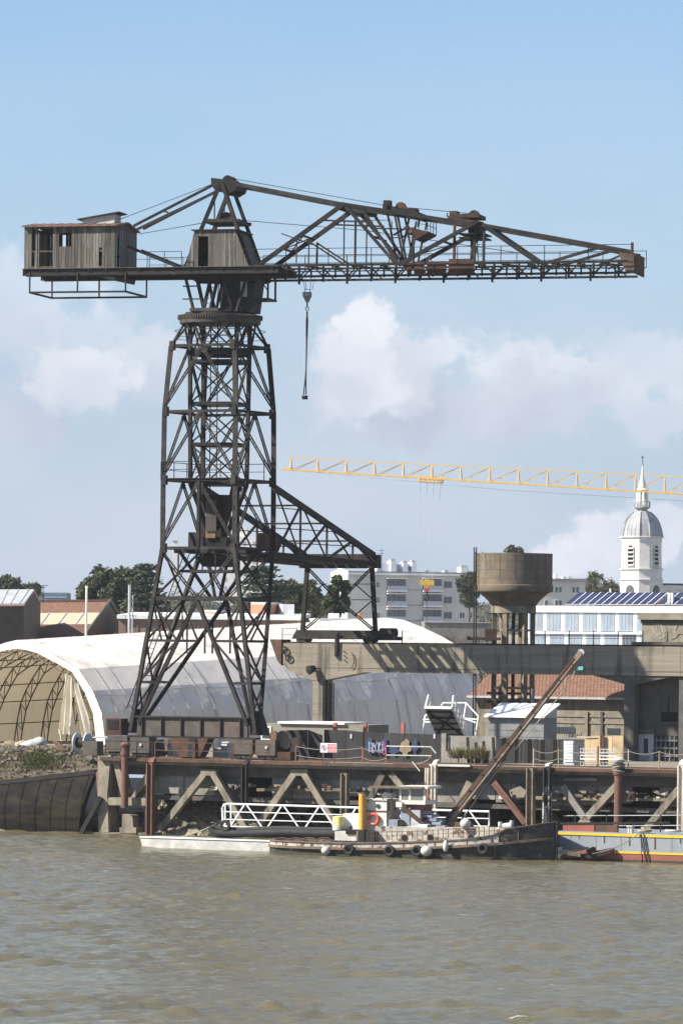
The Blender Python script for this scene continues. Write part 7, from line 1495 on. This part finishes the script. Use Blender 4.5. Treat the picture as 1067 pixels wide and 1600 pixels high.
bt.add("flag", MB().prism([tg(900, 1042, .6), tg(910, 1041, .6), tg(910, 1047, .6), tg(901, 1047, .6)], tn * .05), M("sea_green_cloth", (.12, .42, .38), (.1, .36, .33)))
bt.add("topping_rope", MB().tube([q + bs * .1, tg(880, 1080, .6), tg(770, 1212, .6), tg(716, 1288, .6)], .035, 5), ROPE); bt.add("topping_rope", MB().tube([lerp(p, q, .95) + bs * .25, tg(745, 1250, .6), tg(712, 1290, .6)], .03, 5), RUST); bt.add("heel", MB().box(p, ta * .3, tn * .35, Z * .22), STEELD)
for (x0, y0, x1, y1, lab) in ((699, 1250, 752, 1210, "taut wire from the tug up to the quay left of the boom"),): single("mooring_wire", MB().tube([tg(660, 1232, 0), onv(745, 1200, -.2)], .02, 4), WIRE, lab, "wire", tg(699, 1250, 0))
# grey barge with yellow stripes
Bp = onz(905, 1344, 0); VBp = vof(Bp); bz = lambda px, py: onv(px, py, VBp); bu0 = uof(bz(868, 1340)); bu1 = 62.0; zr1, zr2, zr3, zr4 = [bz(960, y).z for y in (1333, 1330, 1306.5, 1303)]
bar_ = T("grey_barge", "grey barge hull with yellow stripes and red bottom right of the tug", "barge", Q(bu0 + 6, VBp, 0)); BGR = M("barge_grey", (.26, .285, .31), (.22, .24, .265), sc=.8, rough=.6, c3=(.28, .24, .21), t3=(.6, .72), sc3=.6, st3=(1, 1, .3)); BRD = M("barge_red", (.27, .09, .07), (.22, .08, .065), sc=1, c3=(.15, .09, .07), t3=(.6, .7)); BYL = M("barge_yellow", (.68, .46, .02), (.6, .4, .02), sc=2)
def bstrip(name, z0, z1, mat, off=0, rake0=0, rake1=0): return bar_.add(name, MB().hexa([Q(bu0 + rake0, VBp - off, z0), Q(bu1, VBp - off, z0), Q(bu1, VBp + 6, z0), Q(bu0 + rake0, VBp + 6, z0), Q(bu0 + rake1, VBp - off, z1), Q(bu1, VBp - off, z1), Q(bu1, VBp + 6, z1), Q(bu0 + rake1, VBp + 6, z1)]), mat)
bstrip("bottom", -.8, zr1, BRD, 0, .9, .35); bstrip("lower_stripe", zr1 + .001, zr2, BYL, .03, .3, .25); bstrip("side", zr2 + .001, zr3, BGR, 0, .25, 0); bstrip("upper_stripe", zr3 + .001, zr4, BYL, .05, 0, 0); bstrip("deck_edge", zr4 + .001, zr4 + .06, BGR, -.03)
for (x0, x1, mt) in ((872, 921, BRD), (923, 957, RUST)): a, b = uof(bz(x0, 1303)), uof(bz(x1, 1303)); bar_.add("coaming", MB().ub(a, b, VBp + .6, VBp + .8, zr4 + .06, bz(900, 1288).z), mt)
for k in range(10):
    uu = bu0 + .9 + k * 1.55; bar_.add("plate_seam", MB().ub(uu, uu + .03, VBp - .012, VBp - .001, zr2 + .02, zr3 - .02), GREY)
    bar_.add("rust_run", MB().ub(uu + .5, uu + .5 + random.uniform(.04, .12), VBp - .008, VBp - .001, zr3 - random.uniform(.2, .7), zr3 - .01), SCUM if k % 3 else RUST)
bar_.add("scum_line", MB().ub(bu0 + .5, bu1, VBp - .02, VBp - .001, -.05, .12), SCUM)
bar_.add("coaming_rail", MB().bar(bz(868, 1287) + VV * .6, bz(1040, 1286) + VV * .6, .09, .1), STEELD)
for y in (1276, 1292): bar_.add("guard_wire", MB().tube([bz(862, y) + VV * 1.5, bz(1075, y - 1) + VV * 1.5], .025, 4), LGREY)
for x in (881, 930, 1015, 1062): pbt = bz(x, 1302) + VV * 1.5; bar_.add("stanchion", MB().bar(pbt, Vector((pbt.x, pbt.y, bz(x, 1274).z)), .06), STEELD)
for x in (977, 981): bar_.add("bollard", MB().lathe([(.1, 0), (.1, .3), (.16, .34), (.16, .42)], bz(x, 1302) + VV * .5, 12), DWHITE, smooth=True)
bar_.add("rope_heap", MB().torus(bz(1002, 1301) + VV * .3 + Z * .08, Z, .3, .09, 16, 6).torus(bz(1006, 1300) + VV * .3 + Z * .14, Z + UU * .3, .26, .08, 16, 6), ROPE, smooth=True); bar_.add("rope_heap", MB().torus(bz(1045, 1300) + VV * .5 + Z * .05, Z, .4, .08, 14, 6), DWHITE, smooth=True)
for dx in (0, 5): bar_.add("hanging_rope", MB().tube([bz(1001 + dx, 1303) - VV * .08, bz(1004 + dx, 1320) - VV * .08, bz(1009 + dx, 1346) - VV * .08], .035, 5), WIRE)
single("bow_line", MB().tube(sag(bz(998, 1303) - VV * .1, tg(925, 1334, -1.0), .2), .03, 5), ROPE, "rope slanting from the barge's bollard to the floating timbers", "rope", bz(998, 1303))
rf = T("timber_raft", "dark floating timbers and junk against the barge's bow", "raft", onz(910, 1345, 0)); 
for i, (x0, y0, x1, y1, w, mt) in enumerate(((886, 1341, 961, 1327, .3, RUST), (905, 1343, 960, 1330, .2, STEELD), (884, 1339, 935, 1326, .22, BRD), (925, 1330, 934, 1325, .25, DARK), (872, 1330, 895, 1331, .5, GREY), (898, 1332, 915, 1335, .25, TIMBER))): rf.add("timber", MB().bar(bz(x0, y0) - VV * (.5 + .1 * i), bz(x1, y1) - VV * (.25 + .1 * i), w, .22), mt)
rf.add("crate", MB().box(bz(877, 1328) - VV * .8, UU * .28, VV * .3, Z * .18), DWHITE)
# white pontoon, hoses and gangway
Pp = onz(230, 1324, 0); VP = vof(Pp); pz = lambda px, py, dv=0: onv(px, py, VP + dv); pu0, pu1 = uof(pz(219, 1318)), uof(pz(560, 1318)); zp = pz(330, 1312).z
po = T("white_pontoon", "long low white pontoon moored left of the tug", "pontoon", Q(pu0 + 4, VP, 0)); 
po.add("hull", MB().prism([Q(pu0, VP, zp), Q(pu1, VP, zp), Q(pu1, VP, -.4), Q(pu0 + .5, VP, -.4), Q(pu0 + .12, VP, .12)], VV * 2.0), DWHITE); po.add("gunwale", MB().ub(pu0 - .02, pu1, VP - .06, VP + .1, zp + .002, zp + .07), WHITE); po.add("deck", MB().ub(pu0 + .15, pu1, VP + .12, VP + 1.9, zp + .003, zp + .03), LGREY)
for i, (x0, x1, y, w, lab) in enumerate(((332, 560, 1301, .36, "fat grey hose lying along the pontoon, lower of the bundle"), (338, 548, 1295.5, .32, "fat dark hose on top of the bundle behind the pontoon"), (330, 470, 1305.5, .22, "thin black hose along the pontoon's edge"))):
    P = [pz(x0 - 4, y - 8 + 3 * i, 1.1 + .3 * i), pz(x0, y - 2, 1.1 + .3 * i)] + [pz(lerp(x0 + 8, x1, q / 6), y + 1.2 * sin(q * 1.7), 1.1 + .3 * i) for q in range(7)]; single("hose", MB().tube(P, w / 2, 10), [HOARD, RUBBER, RUBBER][i], lab, "hose", P[0], "hoses on the pontoon", True)
single("tyre_fender", MB().torus(pz(352, 1290, 1.0), VV, .26, .1, 20, 8), RUBBER, "black tyre hanging at the gangway's left end", "tyre", pz(352, 1290, 1.0), None, True)
single("pontoon_line", MB().tube(sag(pz(232, 1313, .5), pz(335, 1289, 1.3), .25), .03, 5), M("greenish_rope", (.34, .40, .32), (.3, .34, .26)), "greenish mooring line from the pontoon's bow to the hoses", "rope", pz(232, 1313, .5))
GW = VP + 3.2; gq = lambda x, y, dv=0: onv(x, y, GW + dv); gw_ = T("gangway", "white truss gangway with diagonal braced handrails behind the pontoon", "gangway", gq(360, 1300))
for dv in (0, 1.3):
    gw_.add("top_rail", MB().tube([gq(349, 1296, dv), gq(347.5, 1262, dv), gq(350, 1257, dv), gq(356, 1256, dv), gq(560, 1262, dv), gq(764, 1268, dv), gq(764, 1290, dv)], .06, 7), WHITE, smooth=True)
    gw_.add("bottom_chord", MB().bar(gq(352, 1293.5, dv), gq(764, 1305, dv), .12, .26), WHITE)
    for y in (1268, 1280): gw_.add("mid_rail", MB().bar(gq(350, y, dv), gq(764, y + 11, dv), .05), WHITE)
    for k in range(7):
        x = 358 + k * 58; t = (x - 349) / 415
        if dv == 0 or k % 2 == 0:
            yt, yb = lambda x: 1256 + (x - 356) * .0285, lambda x: 1294 + (x - 352) * .028
            for (xa, xb) in ((x + 24, x), (x + 28, x + 54)): gw_.add("brace", MB().bar(gq(xa, yt(xa) + 1, dv), gq(xb, yb(xb), dv), .075), WHITE)
    for x in (352, 361): gw_.add("end_post", MB().bar(gq(x, 1257, dv), gq(x, 1294, dv), .07), WHITE)
gw_.add("walkway", MB().hexa([gq(352, 1296, .05), gq(764, 1307, .05), gq(764, 1307, 1.25), gq(352, 1296, 1.25), gq(352, 1294.5, .05), gq(764, 1305.5, .05), gq(764, 1305.5, 1.25), gq(352, 1294.5, 1.25)]), GREY)
fl = T("floating_dock", "dark floating dock section carrying the gangway", "dock", Q(uof(gq(450, 1310)), GW, 0)); fl.add("deck", MB().ub(uof(gq(345, 1310)), uof(gq(800, 1310)), GW - 1.2, GW + 2.0, .05, .42), STEELD)
for k in range(6): uu = lerp(uof(gq(345, 1310)), uof(gq(800, 1310)), (k + .5) / 6); fl.add("float", MB().ub(uu - .8, uu + .8, GW - 1.1, GW + 1.9, -.4, .048), RUBBER)

# ---------------- trees and plants ----------------
PINE = M("pine_foliage", (.055, .072, .042), (.085, .100, .058), sc=.9, rough=.85, c3=(.125, .125, .075), t3=(.54, .68), sc3=.6, transl=.15, spec=.15); CEDAR = M("cedar_foliage", (.055, .078, .054), (.095, .115, .08), sc=.9, rough=.85, transl=.12, spec=.15); OAKE = M("evergreen_oak_foliage", (.062, .078, .040), (.11, .115, .062), sc=.9, rough=.85, transl=.15, spec=.15)
BARK = M("bark", (.11, .09, .075), (.08, .066, .055), sc=2, rough=.95); TWIG = M("bare_twigs", (.165, .14, .115), (.12, .10, .085), sc=1, rough=.95); DRY = M("dry_shrub", (.20, .165, .085), (.15, .14, .06), sc=1.5, rough=.9, transl=.2)
def leafq(m, c, s, up=.0):
    a = Vector((random.gauss(0, 1), random.gauss(0, 1), random.gauss(0, 1) * (1 - up))).normalized(); b = a.cross(Vector((random.gauss(0, 1), random.gauss(0, 1), random.gauss(0, 1)))).normalized()
    m.poly([c - a * s, c + b * s * .45, c + a * s, c - b * s * .45])
def tree(name, label, px, ybase, ytop, wpx, d, kind, n, seed, group=None, leaf=.28):
    random.seed(seed); c = ond(px, (ybase + ytop) / 2, d); gz = min(ground_z(max(0, vof(c))), zat(c, ybase) - 1); base = Vector((c.x, c.y, gz)); zt = zat(c, ytop); w = wpx * d / FPX / 2; zb = zat(c, ybase); H = zt - zb
    t = T(name, label, "tree", base, group); tr = MB(); cr = MB()
    if kind == 'cedar':
        tr.tube([base, Vector((c.x, c.y, zt - .3))], [max(.25, w * .09), .06], 8)
        for L_ in range(8):
            z = lerp(zb + H * .05, zt - .2, L_ / 7); rr = w * (1.05 - .85 * (L_ / 7) ** 1.3)
            for k in range(7):
                a = random.uniform(0, 6.28); r_ = rr * random.uniform(.55, 1.05); tip = Vector((c.x + cos(a) * r_, c.y + sin(a) * r_, z + random.uniform(-.1, .25) * H * .1)); tr.tube([Vector((c.x, c.y, z - .2)), tip], [.08, .02], 4)
                for q in range(n // 56):
                    f = random.random() ** .6; p = lerp(Vector((c.x, c.y, z)), tip, f) + Vector((random.gauss(0, .16 * w), random.gauss(0, .16 * w), random.gauss(0, .022 * H))); leafq(cr, p, leaf * random.uniform(.6, 1.2), .75)
    elif kind == 'bare':
        def grow(p, d_, ln, r, lev):
            q = p + d_ * ln; tr.tube([p, q], [r, r * .6], 4 if lev > 1 else 6, False)
            if lev >= 5: return
            for k in range(3 if lev < 4 else 4): dd = (d_ + Vector((random.gauss(0, .48), random.gauss(0, .48), random.gauss(.12, .25)))).normalized(); grow(lerp(p, q, random.uniform(.55, 1)), dd, ln * random.uniform(.6, .82), r * .62, lev + 1)
        hgt = zt - gz; grow(base, Z, hgt * .30, max(.16, hgt * .034), 0)
    else:
        tr.tube([base, Vector((c.x + random.uniform(-.1, .1) * w, c.y, zb + H * .55))], [max(.2, w * .09), .1], 8); cl = []
        for k in range(44):
            a = random.uniform(0, 6.28); u_ = random.uniform(-1, 1); r_ = (1 - u_ * u_) ** .5 * random.uniform(.45, 1.0); cz2 = lerp(zb, zt, .5) + u_ * H * .42
            if kind == 'umbrella': cz2 = lerp(zb, zt, .62) + abs(u_) * H * .3 * (1 if u_ > 0 else -.6)
            p = Vector((c.x + cos(a) * r_ * w * .85, c.y + sin(a) * r_ * w * .85, cz2)); cl.append((p, w * random.uniform(.16, .36))); tr.tube([Vector((c.x, c.y, lerp(zb, cz2, .35))), p], [.09, .03], 4)
        for k in range(n):
            p, r_ = random.choice(cl); v = Vector((random.gauss(0, 1), random.gauss(0, 1), random.gauss(0, .75))); v = v.normalized() * r_ * random.random() ** .4; leafq(cr, p + v, leaf * random.uniform(.6, 1.25), .2)
    if kind == 'bare': t.add("branches", tr, TWIG)
    else:
        t.add("trunk", tr, BARK); t.add("crown", cr, {'cedar': CEDAR, 'pine': PINE, 'umbrella': PINE, 'oak': OAKE}[kind], kind='stuff')
    return t
PB = "trees behind the shelter"
tree("pine_tree", "dark round pine at the left edge above the grey roof", 14, 935, 902, 56, 560, 'pine', 2600, 1, PB)
tree("pine_tree", "low flat green tree behind the tile shed's left end", 50, 934, 911, 40, 570, 'oak', 1600, 2, PB)
tree("pine_tree", "big dark pine left of the yacht mast", 158, 968, 888, 84, 470, 'pine', 9000, 3, PB); tree("pine_tree", "dark pine behind the yacht mast", 196, 972, 890, 84, 476, 'pine', 9000, 4, PB)
tree("cedar_tree", "layered cedar touching the crane's left leg", 226, 968, 884, 76, 465, 'cedar', 6500, 5, PB)
tree("cedar_tree", "layered cedar seen through the crane's right legs", 411, 965, 886, 104, 470, 'cedar', 7500, 6, PB)
tree("oak_tree", "dark evergreen oak right of the layered cedar", 455, 968, 908, 76, 480, 'oak', 6500, 7, PB)
tree("pine_tree", "dark pine in front of the apartment block's gable", 527, 965, 900, 52, 440, 'pine', 6000, 8, PB); tree("oak_tree", "greyish tree between the portal legs", 487, 975, 905, 44, 500, 'oak', 3000, 9, PB)
tree("pine_tree", "dark pine left of the water tower", 733, 950, 893, 46, 640, 'pine', 3400, 10); tree("pine_tree", "small pine crown showing above the water tower's rim", 803, 880, 853, 36, 640, 'umbrella', 1700, 11)
tree("oak_tree", "dark evergreen tree left of the church tower", 932, 945, 893, 50, 800, 'oak', 3400, 12); tree("oak_tree", "low dark tree against the church tower's base", 955, 945, 908, 40, 790, 'oak', 2400, 13)
for i, (px, yt, d, lab) in enumerate(((262, 916, 500, "leftmost bare tree seen through the crane's legs"), (290, 921, 520, "bare tree just right of the far white chimney"), (318, 924, 505, "bare tree above the small orange brick block"), (345, 926, 515, "bare tree in the middle of the crane's legs"), (372, 930, 500, "bare tree left of the layered cedar's trunk"), (242, 925, 490, "bare tree right beside the crane's left leg"))):
    tree("bare_tree", lab, px, 985, yt, 40, d, 'bare', 0, 20 + i, "bare trees behind the crane's legs")
for i, (px, yt, d, lab) in enumerate(((905, 884, 830, "wispy bare tree above the pale block's roof"), (925, 880, 840, "tall wispy bare tree left of the church tower"), (950, 884, 835, "wispy bare tree touching the church tower"), (1050, 905, 860, "wispy bare tree right of the church tower"))): tree("bare_tree", lab, px, 960, yt, 40, d, 'bare', 0, 30 + i, "bare trees by the church")
tree("bare_tree", "brown bare shrub beside the water tower's pipes", 752, 1000, 942, 40, 345, 'bare', 0, 40); tree("bare_tree", "brown bare shrub left of the water tower's legs", 740, 1005, 955, 40, 350, 'bare', 0, 41)
tree("bare_tree", "brown bare scrub below the pine in front of the gable", 500, 985, 948, 40, 420, 'bare', 0, 42)
# far wooded rise closing the view between the buildings
random.seed(50); hl = MB(); H1 = []
for i in range(120):
    x = -500 + i * 18; top = 944 + 7 * sin(x * .021) + 5 * sin(x * .057) + (-9 if 225 < x < 480 else 6) + 3 * mnoise.noise(Vector((x * .13, 1, 1)))
    H1.append((ond(x, top, 1050), ond(x, 1000, 900)))
for (t0, b0), (t1, b1) in zip(H1, H1[1:]): hl.poly([b0, b1, t1, t0]); hl.poly([t0, t1, t1 + Vector((0, 500, -12)), t0 + Vector((0, 500, -12))])
struct("far_hill", hl, M("far_hill_scrub", (.075, .072, .052), (.055, .055, .040), sc=.08, rough=.95, c3=(.05, .06, .035), t3=(.45, .6), sc3=.03, world=True), smooth=True)
wd = MB()
for k in range(26000):
    i = random.randrange(119); t0, b0 = H1[i]; t1, b1 = H1[i + 1]; f = random.random(); g = random.random() ** .6; p = lerp(lerp(b0, b1, f), lerp(t0, t1, f), g) + Vector((0, 0, random.uniform(-.2, 1.2))); leafq(wd, p, random.uniform(.25, .55))
struct("far_wood", wd, M("far_wood_foliage", (.072, .070, .050), (.095, .085, .066), sc=.12, rough=.95, world=True), ond(500, 970, 1000), kind='stuff')['label'] = "dull brown green wood closing the view behind the houses"
# dry bushes on the quay by the low wall
random.seed(60)
for i, (px, w, h, lab) in enumerate(((716, .95, .75, "straw coloured bush left of the dark post by the low wall"), (735, .7, .65, "small dry bush in the middle of the low wall"), (752, .8, .85, "green and straw bush at the right end of the low wall"))):
    b = Q(uof(onv(px, 1188, 3.6)), 3.6, ZD); m = MB()
    for k in range(420):
        a = random.uniform(0, 6.28); tip = b + Vector((cos(a) * w * random.random(), sin(a) * .5 * random.random(), h * random.uniform(.3, 1.1) + .35)); s = Vector((random.gauss(0, 1), random.gauss(0, 1), 0)).normalized() * .025; r0 = lerp(b, tip, .55); m.poly([r0 - s, r0 + s, tip])
    t = T("dry_bush", lab, "bush", b, "dry bushes by the low wall"); t.add("stems", MB().tube([b, b + Z * .5], .05, 5), BARK); t.add("foliage", m, DRY, kind='stuff')

# ---------------- light haze in the air ----------------
hm_ = bpy.data.materials.new("air_haze"); hm_.use_nodes = True; hn = hm_.node_tree; hn.nodes.clear(); ho_ = hn.nodes.new('ShaderNodeOutputMaterial'); pv = hn.nodes.new('ShaderNodeVolumePrincipled')
pv.inputs['Color'].default_value = (.92, .95, 1.0, 1); pv.inputs['Density'].default_value = .00008; pv.inputs['Anisotropy'].default_value = .2; hn.links.new(pv.outputs[0], ho_.inputs['Volume'])
hb = MB(); hb.hexa([Vector((-700, -60, -3)), Vector((700, -60, -3)), Vector((700, 1700, -3)), Vector((-700, 1700, -3)), Vector((-700, -60, 62)), Vector((700, -60, 62)), Vector((700, 1700, 62)), Vector((-700, 1700, 62))])
struct("haze", hb, hm_, kind='stuff')
